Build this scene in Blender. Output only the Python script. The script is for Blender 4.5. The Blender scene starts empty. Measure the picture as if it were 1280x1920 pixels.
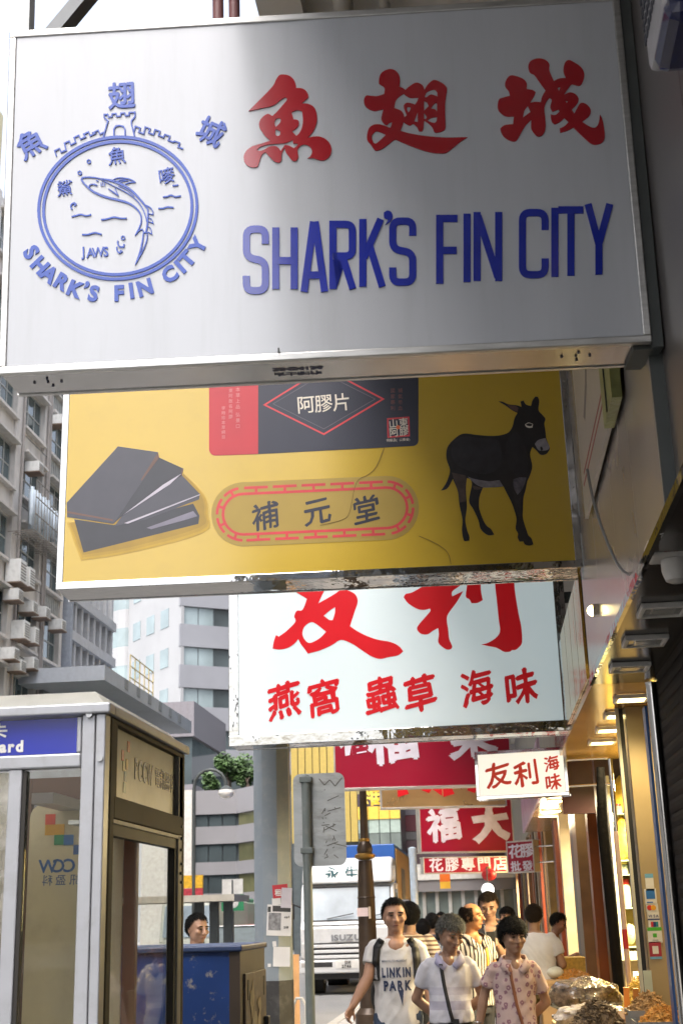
import bpy, bmesh, math, random
import numpy as np
from mathutils import Vector, Matrix, noise
from mathutils.bvhtree import BVHTree
random.seed(7)
SC = bpy.context.scene
COL = SC.collection
R = math.radians

# ------------------------------------------------------------------ camera
FPX = 2430.0                      # focal length in pixels of the 1280 x 1920 photograph
EYE = Vector((0.0, 0.0, 1.6))
def _axes(yaw, pitch, roll):
    y, p, r = R(yaw), R(pitch), R(roll)
    f = Vector((-math.sin(y)*math.cos(p), math.cos(y)*math.cos(p), math.sin(p)))
    rt = Vector((math.cos(y), math.sin(y), 0)); up = rt.cross(f)
    return math.cos(r)*rt + math.sin(r)*up, -math.sin(r)*rt + math.cos(r)*up, f
RT, UP, FW = _axes(5.6, 17.4, -1.7)
cd = bpy.data.cameras.new('camera'); cam = bpy.data.objects.new('camera', cd); COL.objects.link(cam)
cd.sensor_fit = 'VERTICAL'; cd.sensor_height = 36; cd.sensor_width = 24
cd.lens = FPX/1920*36; cd.clip_end = 2000; cd.clip_start = .05
cam.matrix_world = Matrix(((RT.x, UP.x, -FW.x, EYE.x), (RT.y, UP.y, -FW.y, EYE.y), (RT.z, UP.z, -FW.z, EYE.z), (0, 0, 0, 1)))
cd.dof.use_dof = True; cd.dof.focus_distance = 7.2; cd.dof.aperture_fstop = 6.3
SC.camera = cam

# ------------------------------------------------------------------ sky, sun, exposure
SUN_EL, SUN_AZ = 60.0, 200.0      # azimuth clockwise from +Y
w = bpy.data.worlds.new('World'); SC.world = w; w.use_nodes = True
nt = w.node_tree; nt.nodes.clear()
sky = nt.nodes.new('ShaderNodeTexSky'); sky.sky_type = 'NISHITA'; sky.sun_disc = False
sky.sun_elevation = R(SUN_EL); sky.sun_rotation = R(SUN_AZ)
sky.air_density = 1.0; sky.dust_density = 6.0; sky.ozone_density = 0.6
bgn = nt.nodes.new('ShaderNodeBackground'); bgn.inputs[1].default_value = 0.15
outw = nt.nodes.new('ShaderNodeOutputWorld')
hz = nt.nodes.new('ShaderNodeHueSaturation'); hz.inputs['Saturation'].default_value = .55   # thin bright overcast
nt.links.new(sky.outputs[0], hz.inputs['Color']); nt.links.new(hz.outputs[0], bgn.inputs[0]); nt.links.new(bgn.outputs[0], outw.inputs[0])
sl = bpy.data.lights.new('sun', 'SUN'); sl.energy = .5; sl.angle = R(42); sl.color = (1, .98, .95)
sun = bpy.data.objects.new('sun', sl); COL.objects.link(sun)
az, el = R(SUN_AZ), R(SUN_EL)
sd = Vector((math.sin(az)*math.cos(el), math.cos(az)*math.cos(el), math.sin(el)))
sun.rotation_euler = (-sd).to_track_quat('-Z', 'Y').to_euler(); sun.location = sd*60
vs = SC.view_settings
vs.view_transform = 'Standard'; vs.look = 'None'; vs.gamma = 1; vs.use_curve_mapping = False; vs.exposure = 1.95
SC.cycles.max_bounces = 8; SC.cycles.transparent_max_bounces = 12
SC.cycles.caustics_reflective = False; SC.cycles.caustics_refractive = False
SC.cycles.use_denoising = True; SC.cycles.sample_clamp_indirect = 6.0

# ------------------------------------------------------------------ places: a photo pixel at a known depth gives a world point
def ray(x, y): return FW + RT*((x-640)/FPX) - UP*((y-960)/FPX)
def at(x, y, Y): d = ray(x, y); return EYE + d*(Y/d.y)
def atz(x, y, z): d = ray(x, y); return EYE + d*((z-EYE.z)/d.z)
def atx(x, y, X): d = ray(x, y); return EYE + d*(X/d.x)

# ------------------------------------------------------------------ materials
MATS = {}
def srgb(h):
    if isinstance(h, str):
        v = [int(h[i:i+2], 16)/255 for i in (0, 2, 4)]
        return tuple(c/12.92 if c <= .04045 else ((c+.055)/1.055)**2.4 for c in v)
    return tuple(h)
def mat(name, col=None, rough=.5, metal=0.0, var=.12, scale=6.0, bump=0.0, bscale=None, dirt=0.0, dscale=2.0, dlo=.5, dhi=.78, dcol=(.06, .055, .045), coat=0.0, emit=None, estr=0.0, spec=None, ior=None, stretch=None):
    if name in MATS: return MATS[name]
    col = srgb(col)
    m = bpy.data.materials.new(name); m.use_nodes = True; MATS[name] = m
    n = m.node_tree.nodes; l = m.node_tree.links; b = n['Principled BSDF']
    tc = n.new('ShaderNodeTexCoord'); src = tc.outputs['Object']
    if stretch:
        mp = n.new('ShaderNodeMapping'); mp.inputs['Scale'].default_value = stretch; l.new(src, mp.inputs[0]); src = mp.outputs[0]
    ns = n.new('ShaderNodeTexNoise'); ns.inputs['Scale'].default_value = scale; ns.inputs['Detail'].default_value = 5; l.new(src, ns.inputs['Vector'])
    mx = n.new('ShaderNodeMix'); mx.data_type = 'RGBA'
    mr = n.new('ShaderNodeMapRange'); mr.inputs[1].default_value = .3; mr.inputs[2].default_value = .7; l.new(ns.outputs[0], mr.inputs[0]); l.new(mr.outputs[0], mx.inputs[0])
    mx.inputs[6].default_value = (*[c*(1-var) for c in col], 1); mx.inputs[7].default_value = (*[min(1, c*(1+var)) for c in col], 1)
    colo = mx.outputs[2]
    rr = n.new('ShaderNodeMapRange'); rr.inputs[3].default_value = max(0.02, rough*.85); rr.inputs[4].default_value = min(1, rough*1.15); l.new(ns.outputs[0], rr.inputs[0]); l.new(rr.outputs[0], b.inputs['Roughness'])
    if dirt > 0:
        nd = n.new('ShaderNodeTexNoise'); nd.inputs['Scale'].default_value = dscale; nd.inputs['Detail'].default_value = 9; nd.inputs['Roughness'].default_value = .68; l.new(src, nd.inputs['Vector'])
        dr = n.new('ShaderNodeMapRange'); dr.inputs[1].default_value = dlo; dr.inputs[2].default_value = dhi; dr.inputs[4].default_value = dirt; l.new(nd.outputs[0], dr.inputs[0])
        m2 = n.new('ShaderNodeMix'); m2.data_type = 'RGBA'; l.new(dr.outputs[0], m2.inputs[0]); l.new(colo, m2.inputs[6]); m2.inputs[7].default_value = (*dcol, 1); colo = m2.outputs[2]
    l.new(colo, b.inputs['Base Color']); b.inputs['Metallic'].default_value = metal
    if ior: b.inputs['IOR'].default_value = ior
    if spec is not None: b.inputs['Specular IOR Level'].default_value = spec
    if coat: b.inputs['Coat Weight'].default_value = coat; b.inputs['Coat Roughness'].default_value = .04
    if emit: b.inputs['Emission Color'].default_value = (*srgb(emit), 1); b.inputs['Emission Strength'].default_value = estr
    if bump > 0:
        nb = n.new('ShaderNodeTexNoise'); nb.inputs['Scale'].default_value = bscale or scale*2; nb.inputs['Detail'].default_value = 4; l.new(src, nb.inputs['Vector'])
        bp = n.new('ShaderNodeBump'); bp.inputs['Strength'].default_value = bump; bp.inputs['Distance'].default_value = .02; l.new(nb.outputs[0], bp.inputs['Height']); l.new(bp.outputs[0], b.inputs['Normal'])
    return m
def glass(name, col=(1, 1, 1), refl=1.0, dirt=.06, rough=.02, bump=0.0):
    """thin pane: fresnel mix of a clear and a mirror layer with a little grime"""
    if name in MATS: return MATS[name]
    m = bpy.data.materials.new(name); m.use_nodes = True; MATS[name] = m
    n = m.node_tree.nodes; l = m.node_tree.links; n.clear()
    o = n.new('ShaderNodeOutputMaterial'); tr = n.new('ShaderNodeBsdfTransparent'); tr.inputs[0].default_value = (*col, 1)
    gl = n.new('ShaderNodeBsdfGlossy'); gl.inputs[0].default_value = (1, 1, 1, 1); gl.inputs['Roughness'].default_value = rough
    fr = n.new('ShaderNodeFresnel'); fr.inputs[0].default_value = 1.52
    mu = n.new('ShaderNodeMath'); mu.operation = 'MULTIPLY'; mu.inputs[1].default_value = 1.7*refl; mu.use_clamp = True; l.new(fr.outputs[0], mu.inputs[0])
    mx = n.new('ShaderNodeMixShader'); l.new(mu.outputs[0], mx.inputs[0]); l.new(tr.outputs[0], mx.inputs[1]); l.new(gl.outputs[0], mx.inputs[2])
    tc = n.new('ShaderNodeTexCoord'); ns = n.new('ShaderNodeTexNoise'); ns.inputs['Scale'].default_value = 14; ns.inputs['Detail'].default_value = 8; l.new(tc.outputs['Object'], ns.inputs['Vector'])
    mr = n.new('ShaderNodeMapRange'); mr.inputs[1].default_value = .4; mr.inputs[2].default_value = .8; mr.inputs[3].default_value = dirt*.4; mr.inputs[4].default_value = dirt*2.5; l.new(ns.outputs[0], mr.inputs[0])
    df = n.new('ShaderNodeBsdfDiffuse'); df.inputs[0].default_value = (.55, .54, .5, 1)
    m2 = n.new('ShaderNodeMixShader'); l.new(mr.outputs[0], m2.inputs[0]); l.new(mx.outputs[0], m2.inputs[1]); l.new(df.outputs[0], m2.inputs[2]); l.new(m2.outputs[0], o.inputs[0])
    if bump:
        nb = n.new('ShaderNodeTexNoise'); nb.inputs['Scale'].default_value = 1.2; l.new(tc.outputs['Object'], nb.inputs['Vector'])
        bp = n.new('ShaderNodeBump'); bp.inputs['Strength'].default_value = bump; bp.inputs['Distance'].default_value = .05; l.new(nb.outputs[0], bp.inputs['Height']); l.new(bp.outputs[0], gl.inputs['Normal'])
    return m

# ------------------------------------------------------------------ mesh building
class MB:
    """collects shapes in world (or local) space; build() links them as ONE mesh object"""
    def __init__(s): s.v = []; s.f = []; s.sm = False
    def add(s, vs, fs):
        k = len(s.v); s.v += [tuple(v) for v in vs]; s.f += [tuple(i+k for i in f) for f in fs]; return s
    def box(s, a, b):
        x0, y0, z0 = [min(p, q) for p, q in zip(a, b)]; x1, y1, z1 = [max(p, q) for p, q in zip(a, b)]
        return s.add([(x0, y0, z0), (x1, y0, z0), (x1, y1, z0), (x0, y1, z0), (x0, y0, z1), (x1, y0, z1), (x1, y1, z1), (x0, y1, z1)],
                     [(0, 3, 2, 1), (4, 5, 6, 7), (0, 1, 5, 4), (1, 2, 6, 5), (2, 3, 7, 6), (3, 0, 4, 7)])
    def obox(s, c, ax, ay, az):
        """box from a centre and three half-axis vectors"""
        c = Vector(c); P = [c+ax*i+ay*j+az*k for k in (-1, 1) for j in (-1, 1) for i in (-1, 1)]
        return s.add(P, [(0, 2, 3, 1), (4, 5, 7, 6), (0, 1, 5, 4), (1, 3, 7, 5), (3, 2, 6, 7), (2, 0, 4, 6)])
    def bar(s, p, q, w, h=None, up=(0, 0, 1)):
        p = Vector(p); q = Vector(q); d = q-p; L = d.length; d.normalize(); u = Vector(up)
        if abs(d.dot(u)) > .98: u = Vector((1, 0, 0))
        x = d.cross(u).normalized(); y = x.cross(d)
        return s.obox((p+q)/2, d*L/2, x*w/2, y*(h or w)/2)
    def prism(s, pts, z0, z1):
        n = len(pts); s.add([(x, y, z0) for x, y in pts]+[(x, y, z1) for x, y in pts], [tuple(range(n-1, -1, -1)), tuple(range(n, 2*n))]+[(i, (i+1) % n, n+(i+1) % n, n+i) for i in range(n)]); return s
    def tube(s, pts, r, n=10, closed=False, caps=True):
        pts = [Vector(p) for p in pts]; m = len(pts); rs = r if isinstance(r, (list, tuple)) else [r]*m
        rings = []; prev = None
        for i, p in enumerate(pts):
            d = (pts[(i+1) % m]-pts[i-1]) if closed else (pts[min(i+1, m-1)]-pts[max(i-1, 0)])
            d.normalize()
            if prev is None: x = d.orthogonal().normalized()
            else: x = (prev-d*prev.dot(d)).normalized()
            prev = x; y = d.cross(x)
            rings.append([p+(x*math.cos(2*math.pi*k/n)+y*math.sin(2*math.pi*k/n))*rs[i] for k in range(n)])
        fs = []
        for i in range(m if closed else m-1):
            a, b = i*n, ((i+1) % m)*n
            fs += [(a+k, a+(k+1) % n, b+(k+1) % n, b+k) for k in range(n)]
        if caps and not closed: fs += [tuple(range(n-1, -1, -1)), tuple((m-1)*n+k for k in range(n))]
        s.sm = True
        return s.add([q for rr in rings for q in rr], fs)
    def lathe(s, c, prof, n=20):
        """prof: (radius, z) from bottom to top around a vertical axis through c"""
        c = Vector(c); vs = [c+Vector((r*math.cos(2*math.pi*k/n), r*math.sin(2*math.pi*k/n), z)) for r, z in prof for k in range(n)]
        fs = [(i*n+k, i*n+(k+1) % n, (i+1)*n+(k+1) % n, (i+1)*n+k) for i in range(len(prof)-1) for k in range(n)]
        fs += [tuple(range(n-1, -1, -1)), tuple((len(prof)-1)*n+k for k in range(n))]; s.sm = True
        return s.add(vs, fs)
    def ball(s, c, r, n=12, m=8):
        c = Vector(c); r = r if isinstance(r, (tuple, list, Vector)) else (r, r, r)
        vs = [c+Vector((0, 0, -r[2]))]
        for j in range(1, m):
            t = -math.pi/2+math.pi*j/m
            vs += [c+Vector((r[0]*math.cos(t)*math.cos(2*math.pi*k/n), r[1]*math.cos(t)*math.sin(2*math.pi*k/n), r[2]*math.sin(t))) for k in range(n)]
        vs.append(c+Vector((0, 0, r[2]))); L = len(vs)-1
        fs = [(0, 1+(k+1) % n, 1+k) for k in range(n)]
        for j in range(m-2): fs += [(1+j*n+k, 1+j*n+(k+1) % n, 1+(j+1)*n+(k+1) % n, 1+(j+1)*n+k) for k in range(n)]
        fs += [(1+(m-2)*n+k, 1+(m-2)*n+(k+1) % n, L) for k in range(n)]; s.sm = True
        return s.add(vs, fs)
    def mesh(s, name, M=None):
        me = bpy.data.meshes.new(name); vs = s.v
        if M is not None: vs = [tuple(M @ Vector(v)) for v in vs]
        me.from_pydata(vs, [], s.f); me.update(); return me
    def build(s, name, material, parent=None, world=True, smooth=None, bevel=0.0, **tags):
        M = None
        if parent is not None and world: M = WM[parent.name].inverted()
        me = s.mesh(name, M)
        return link(name, me, material, parent, s.sm if smooth is None else smooth, bevel, **tags)
WM = {}   # world matrices of the things (and of parts under them)
def link(name, me, material, parent=None, smooth=False, bevel=0.0, **tags):
    o = bpy.data.objects.new(name, me); COL.objects.link(o)
    if material is not None: me.materials.append(material)
    if parent is not None: o.parent = parent; WM[o.name] = WM[parent.name]
    else: WM[o.name] = Matrix()
    if smooth:
        me.polygons.foreach_set('use_smooth', [True]*len(me.polygons))
        try: me.set_sharp_from_angle(angle=R(38))
        except Exception: pass
    if bevel:
        bv = o.modifiers.new('bevel', 'BEVEL'); bv.width = bevel; bv.segments = 2; bv.limit_method = 'ANGLE'
    for k, v in tags.items(): o[k] = v
    return o
def thing(name, label, cat, loc=(0, 0, 0), rotz=0.0, group=None):
    o = bpy.data.objects.new(name, None); COL.objects.link(o); o.empty_display_size = .1
    o.location = loc; o.rotation_euler = (0, 0, rotz); o['label'] = label; o['category'] = cat
    if group: o['group'] = group
    WM[o.name] = Matrix.Translation(Vector(loc)) @ Matrix.Rotation(rotz, 4, 'Z')
    return o
def solo(o, label, cat, group=None):
    o['label'] = label; o['category'] = cat
    if group: o['group'] = group
    return o
def copy_tree(o, parent=None):
    c = o.copy(); COL.objects.link(c); c.parent = parent
    for ch in list(o.children): copy_tree(ch, c)
    return c
def BX(name, a, b, m, parent=None, bevel=0.0, **tags): return MB().box(a, b).build(name, m, parent, bevel=bevel, **tags)

# ------------------------------------------------------------------ flat shapes: outlines, brush lines, characters
def smooth_outline(pts, closed=True, seg=4, corner=62):
    """Catmull-Rom through the points, keeping sharp turns sharp"""
    P = [Vector((p[0], p[1])) for p in pts]; n = len(P); out = []
    def sharp(i):
        if not closed and i in (0, n-1): return True
        a = P[i]-P[i-1]; b = P[(i+1) % n]-P[i]
        if a.length < 1e-9 or b.length < 1e-9: return True
        return math.degrees(a.angle(b)) > corner
    S = [sharp(i) for i in range(n)]
    for i in range(n if closed else n-1):
        p1, p2 = P[i], P[(i+1) % n]
        p0 = P[i-1] if not S[i] else p1*2-p2; p3 = P[(i+2) % n] if not S[(i+1) % n] else p2*2-p1
        if S[i]: p0 = p1-(p2-p1)*.5
        if S[(i+1) % n]: p3 = p2+(p2-p1)*.5
        for k in range(seg):
            t = k/seg
            out.append(.5*((2*p1)+(p2-p0)*t+(2*p0-5*p1+4*p2-p3)*t*t+(3*p1-p0-3*p2+p3)*t**3))
    if not closed: out.append(P[-1])
    return out
def fill(loops, thick):
    """mesh data of a filled outline with holes, in the x-z plane, front face at y=-thick"""
    cu = bpy.data.curves.new('tmp', 'CURVE'); cu.dimensions = '2D'; cu.fill_mode = 'BOTH'; cu.extrude = thick/2
    for lp in loops:
        sp = cu.splines.new('POLY'); sp.points.add(len(lp)-1); sp.use_cyclic_u = True
        for q, p in zip(sp.points, lp): q.co = (p[0], p[1], 0, 1)
    return _curve_mesh(cu, thick)
def _curve_mesh(cu, thick):
    o = bpy.data.objects.new('tmp', cu); me = bpy.data.meshes.new_from_object(o)
    bpy.data.objects.remove(o); bpy.data.curves.remove(cu)
    n = len(me.vertices); a = np.empty(n*3); me.vertices.foreach_get('co', a); a = a.reshape(-1, 3)
    v = np.stack([a[:, 0], -thick/2-a[:, 2], a[:, 1]], 1)
    fs = [tuple(p.vertices) for p in me.polygons]; bpy.data.meshes.remove(me)
    return v, fs
GC = {}
def glyph(ch, bold=0.0, thick=.01):
    k = (ch, bold, thick)
    if k not in GC:
        cu = bpy.data.curves.new('tmp', 'FONT'); cu.body = ch; cu.offset = bold; cu.extrude = thick/2; cu.resolution_u = 3
        GC[k] = _curve_mesh(cu, thick)
    return GC[k]
def strip(pts, w, seg=5, closed=False, smooth=True):
    """outline polygon(s) of a brush line through pts; w constant or per point"""
    m = len(pts); ws = list(w) if isinstance(w, (list, tuple)) else [w]*m
    if smooth and m > 2:
        q = smooth_outline(pts, closed, seg, 80)
        ww = []
        for i in range(m if closed else m-1):
            for k in range(seg): t = k/seg; ww.append(ws[i]*(1-t)+ws[(i+1) % m]*t)
        if not closed: ww.append(ws[-1])
    else: q = [Vector((p[0], p[1])) for p in pts]; ww = ws
    n = len(q); Lf, Rt_ = [], []
    for i in range(n):
        a = q[i]-q[i-1] if (i > 0 or closed) else q[1]-q[0]
        b = q[(i+1) % n]-q[i] if (i < n-1 or closed) else a
        a = a.normalized() if a.length > 1e-9 else b.normalized(); b = b.normalized() if b.length > 1e-9 else a
        t = (a+b); t = t.normalized() if t.length > 1e-6 else a
        nn = Vector((-t.y, t.x)); k = 1/max(.45, nn.dot(Vector((-a.y, a.x))))
        Lf.append(q[i]+nn*ww[i]/2*k); Rt_.append(q[i]-nn*ww[i]/2*k)
    if closed: return [Lf, Rt_]
    return [Lf+Rt_[::-1]]
def rbox(x0, y0, x1, y1, r, n=5):
    out = []
    for cx, cy, a0 in ((x1-r, y1-r, 0), (x0+r, y1-r, 90), (x0+r, y0+r, 180), (x1-r, y0+r, 270)):
        out += [(cx+r*math.cos(R(a0+90*k/n)), cy+r*math.sin(R(a0+90*k/n))) for k in range(n+1)]
    return out
ALU = mat('brushed_aluminium', (.50, .50, .49), .32, .9, var=.12, scale=9, dirt=.35, dscale=5, stretch=(1, 6, 6))
STEEL = mat('polished_steel', (.36, .36, .355), .06, 1.0, var=.06, scale=4, bump=.55, bscale=3.4)
CHROME = mat('chrome', (.72, .72, .72), .06, 1.0, var=.05, scale=5)
DARKSTEEL = mat('dark_painted_steel', (.075, .085, .085), .5, .2, dirt=.3)
GALV = mat('galvanised_steel', (.28, .29, .3), .45, .7, dirt=.3, dscale=6)

# ================================================================== ground
def struct(o): o['kind'] = 'structure'; return o
ASPH = mat('asphalt', (.20, .20, .20), .9, var=.2, scale=30, bump=.3, bscale=120, dirt=.25, dscale=.8)
PAVE = mat('paving_concrete', (.34, .335, .33), .85, var=.15, scale=10, dirt=.35, dscale=1.5)
KERB = mat('kerb_concrete', (.36, .35, .33), .85, var=.15, dirt=.3)
struct(BX('ground', (-400, -120, -.5), (400, 700, -.02), mat('far_ground', (.2, .2, .19), .95)))
struct(BX('road', (-15.0, -60, -.3), (-2.42, 400, 0), ASPH))
pv = struct(BX('pavement', (-2.28, -60, -.3), (12, 400, .12), mat('paving_joint', (.12, .12, .115), .95)))
struct(BX('kerb', (-2.42, -60, -.3), (-2.28, 400, .13), KERB))
struct(BX('pavement', (-40, -60, -.3), (-15.14, 400, .12), PAVE)); struct(BX('kerb', (-15.14, -60, -.3), (-15.0, 400, .13), KERB))
slab = MB().box((-.292, -.292, 0), (.292, .292, .012)).mesh('paving_slab'); slab.materials.append(PAVE)
n = 0
for j in range(22, 62):
    for i in range(5):
        o = bpy.data.objects.new('paving_slab', slab); COL.objects.link(o); o.parent = pv
        o.location = (-1.97+i*.6, j*.6+.3, .12+random.uniform(-.001, .002)); o.rotation_euler = (0, 0, random.choice((0, math.pi/2, math.pi)))
for k in range(9): struct(BX('lane_marking', (-8.8, 8+k*9, .0), (-8.68, 12+k*9, .004), mat('road_paint', (.6, .6, .57), .7, var=.15, dirt=.5)))

# ================================================================== the building we stand under
CONC = mat('painted_concrete', (.60, .595, .58), .75, var=.1, scale=2, dirt=.25, dscale=1)
bd = thing('overhanging_building', 'concrete block whose upper floors jut out over the pavement shops', 'building', (6, 20, 0))
OX, OZ = -.86, 6.02
BX('overhang', (OX, -26, OZ), (14, 70, OZ+.5), CONC, bd)
BX('edge_beam', (OX, -26, OZ-.14), (OX+.22, 70, OZ-.002), CONC, bd)
BX('upper_wall', (OX+.1, -26, OZ+.5), (14, 70, 32), mat('tiled_wall', (.42, .40, .37), .6, var=.1, scale=1.5, dirt=.2), bd)
for k in range(16): BX('ceiling_beam', (OX+.22, -24+k*6, OZ-.25), (1.1, -23.7+k*6, OZ-.004), CONC, bd)
MB().tube([(OX+.42, -20, OZ-.12), (OX+.42, 60, OZ-.12)], .05).build('drain_pipe', mat('grey_pipe', (.4, .4, .39), .5), bd)
MB().tube([(OX+.62, -20, OZ-.09), (OX+.62, 60, OZ-.09)], .028).build('conduit', mat('grey_pipe', None), bd)
# wall above the fascias
GREYW = mat('grey_tile_wall', (.27, .265, .25), .55, var=.14, scale=3, dirt=.3)
BX('facade_wall', (1.0, -26, 4.9), (1.4, 8.0, OZ-.004), GREYW, bd); BX('facade_wall', (1.0, 8.0, 3.6), (1.4, 12.0, OZ-.004), GREYW, bd); BX('facade_wall', (1.02, 12.0, 3.3), (1.42, 70, OZ-.004), GREYW, bd)
# polished fascia over the dark shop: separate sheets with joints
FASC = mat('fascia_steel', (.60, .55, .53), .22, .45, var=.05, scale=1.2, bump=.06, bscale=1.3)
FX, FZ = .69, 2.9
fb = thing('shop_fascia', 'polished steel fascia panels over the dark shuttered shop', 'fascia', (FX, 5, FZ))
ys = [-2.2, -1.0, .2, 1.4, 2.6, 3.5, 4.36, 5.1, 5.85, 6.8, 7.75]
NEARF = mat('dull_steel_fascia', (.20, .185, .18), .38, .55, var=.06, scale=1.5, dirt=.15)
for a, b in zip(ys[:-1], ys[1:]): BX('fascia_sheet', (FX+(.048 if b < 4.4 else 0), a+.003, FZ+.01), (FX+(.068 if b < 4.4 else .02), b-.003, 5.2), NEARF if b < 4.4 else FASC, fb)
BX('fascia_return', (FX+.001, 4.343, FZ+.012), (FX+.0685, 4.3595, 5.19), DARKSTEEL, fb)
BX('fascia_core', (FX+.069, -2.2, FZ+.012), (1.0, 7.72, 4.94), DARKSTEEL, fb)
BX('fascia_end', (FX+.01, 7.722, FZ+.01), (1.0, 7.75, 4.94), FASC, fb)
SOFD = mat('dark_soffit', (.055, .045, .036), .16, .3, var=.2, scale=2)
BX('soffit', (FX-.004, -2.2, FZ-.02), (3.2, 7.75, FZ+.008), SOFD, fb)
BX('soffit_trim', (FX-.008, -2.2, FZ-.028), (FX+.012, 7.75, FZ+.012), STEEL, fb)
# the closed, dark shop front on the right: corrugated shutter slats
ds = thing('roller_shutter', 'dark brown closed roller shutter of narrow horizontal slats', 'shutter', (1.25, 4, 0))
SHUT = mat('dark_shutter', (.012, .0095, .0085), .7, 0, var=.25, scale=8, spec=.12)
sl_me = MB().prism([(-.012, -.036), (.006, -.036), (.014, -.012), (.014, .012), (.006, .036), (-.012, .036)], -.5, .5)
me = sl_me.mesh('slat'); me.materials.append(SHUT)
for k in range(38):
    o = bpy.data.objects.new('slat', me); COL.objects.link(o); o.parent = ds
    # prism axis (z) is turned along the street
    o.matrix_parent_inverse = WM[ds.name].inverted()
    o.matrix_basis = Matrix(((-1, 0, 0, 1.06), (0, 0, 10.0, 2.55), (0, 1, 0, .14+k*.074), (0, 0, 0, 1)))
BX('shutter_core', (1.08, -2.4, .12), (1.11, 7.52, FZ-.03), SHUT, ds)
pp = MB(); pp.tube([(1.03, 5.6, .12), (1.03, 5.6, 2.86)], .02); solo(pp.build('cable_pipe', mat('dark_pipe', (.06, .055, .05), .4)), 'thin dark pipe running up the brown shutter', 'pipe')
BX('shutter_jamb', (1.062, 7.525, .12), (1.25, 7.79, FZ-.03), SHUT, ds)
# chrome door post between the two shops
dp = MB().lathe((1.035, 7.72, .12), [(.035, 0), (.03, .02), (.03, 2.72), (.036, 2.75)], 16); solo(dp.build('chrome_post', CHROME), 'tall chrome post at the end of the brown shutter', 'post')
bpst = BX('blue_banner', (1.0, 7.83, .5), (1.015, 7.95, 2.75), mat('blue_vinyl', srgb('2f5f9f'), .35)); solo(bpst, 'narrow blue banner hanging behind the chrome post', 'banner')

# ================================================================== recessed square downlights
LFR = mat('lamp_frame_white', (.80, .79, .76), .4); LGL = mat('lamp_glass_off', (.35, .35, .33), .2, var=.2, scale=40); LON = mat('lamp_glass_lit', (.9, .85, .6), .3, emit=(1, .80, .34), estr=4)
def downlight(x, y, z, lit, s=.105, label='', grp=''):
    t = thing('downlight', label, 'lamp', (x, y, z), 0, grp)
    m = MB()
    for a, b in (((-s, -s, -.026), (s, -s+.022, 0)), ((-s, s-.022, -.026), (s, s, 0)), ((-s, -s+.022, -.026), (-s+.022, s-.022, 0)), ((s-.022, -s+.022, -.026), (s, s-.022, 0))): m.box(a, b)
    m.build('lamp_frame', LFR, t, world=False, bevel=.004)
    m = MB().box((-s+.023, -s+.023, -.016), (s-.023, s-.023, -.006)); m.build('lamp_glass', LON if lit else LGL, t, world=False)
    m = MB().box((-s+.055, -s+.055, -.024), (s-.055, s-.055, -.0165)); m.build('lamp_lens', LON if lit else mat('lamp_lens_off', (.5, .5, .48), .15), t, world=False)
    if lit:
        ld = bpy.data.lights.new('lamp_bulb', 'SPOT'); ld.energy = 16; ld.color = (1, .78, .42); ld.spot_size = R(150); ld.spot_blend = .8; ld.shadow_soft_size = .06
        lo = bpy.data.objects.new('lamp_bulb', ld); COL.objects.link(lo); lo.parent = t; lo.location = (0, 0, -.07)
for k, y in enumerate((5.75, 6.44, 7.16)): downlight(.855, y, FZ-.021, False, label='unlit white square downlight in the dark soffit', grp='unlit downlights in the dark soffit')
Z2 = 2.88
for k, y in enumerate((8.28, 9.0, 9.72, 10.45)): downlight(.98, y, Z2-.001, True, label='lit square downlight in the orange-brown soffit', grp='lit downlights in the brown soffit')

# ================================================================== lit dried-goods shop
sh = thing('lit_shop', 'warmly lit dried-goods shop with an orange-brown soffit and tan walls', 'shop', (1.6, 10, .12))
SOFO = mat('amber_soffit', (.46, .27, .08), .22, .45, var=.15, scale=3)
TANW = mat('tan_laminate', (.36, .28, .15), .4, var=.08, scale=4); YELW = mat('mustard_laminate', (.42, .30, .07), .35, var=.08)
BX('soffit', (.70, 7.76, Z2), (1.52, 11.8, Z2+.04), SOFO, sh); BX('soffit_step', (1.52, 7.8, Z2-.2), (4.2, 12.6, Z2+.04), mat('amber_soffit', None), sh)
BX('soffit_lip', (1.50, 7.8, Z2-.22), (1.53, 11.8, Z2-.003), YELW, sh)
BX('sign_band', (.70, 7.77, Z2+.041), (.74, 12.0, 3.65), STEEL, sh); BX('sign_band_core', (.741, 7.78, Z2+.042), (1.0, 12.0, 3.64), DARKSTEEL, sh)
BX('back_wall', (4.0, 7.8, .12), (4.1, 12.6, Z2), TANW, sh); BX('near_wall', (1.3, 7.80, .12), (4.0, 7.86, Z2-.2), TANW, sh)
BX('end_wall', (1.13, 12.35, .12), (4.0, 12.6, Z2-.2), YELW, sh); BX('shop_floor', (1.1, 7.9, .12), (4.0, 12.4, .14), PAVE, sh)
# dark maroon board where the next building starts, facing us
BX('maroon_board', (.72, 11.82, 2.42), (1.0, 11.9, 3.4), mat('maroon_board', (.03, .010, .012), .3, var=.2), sh)
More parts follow.
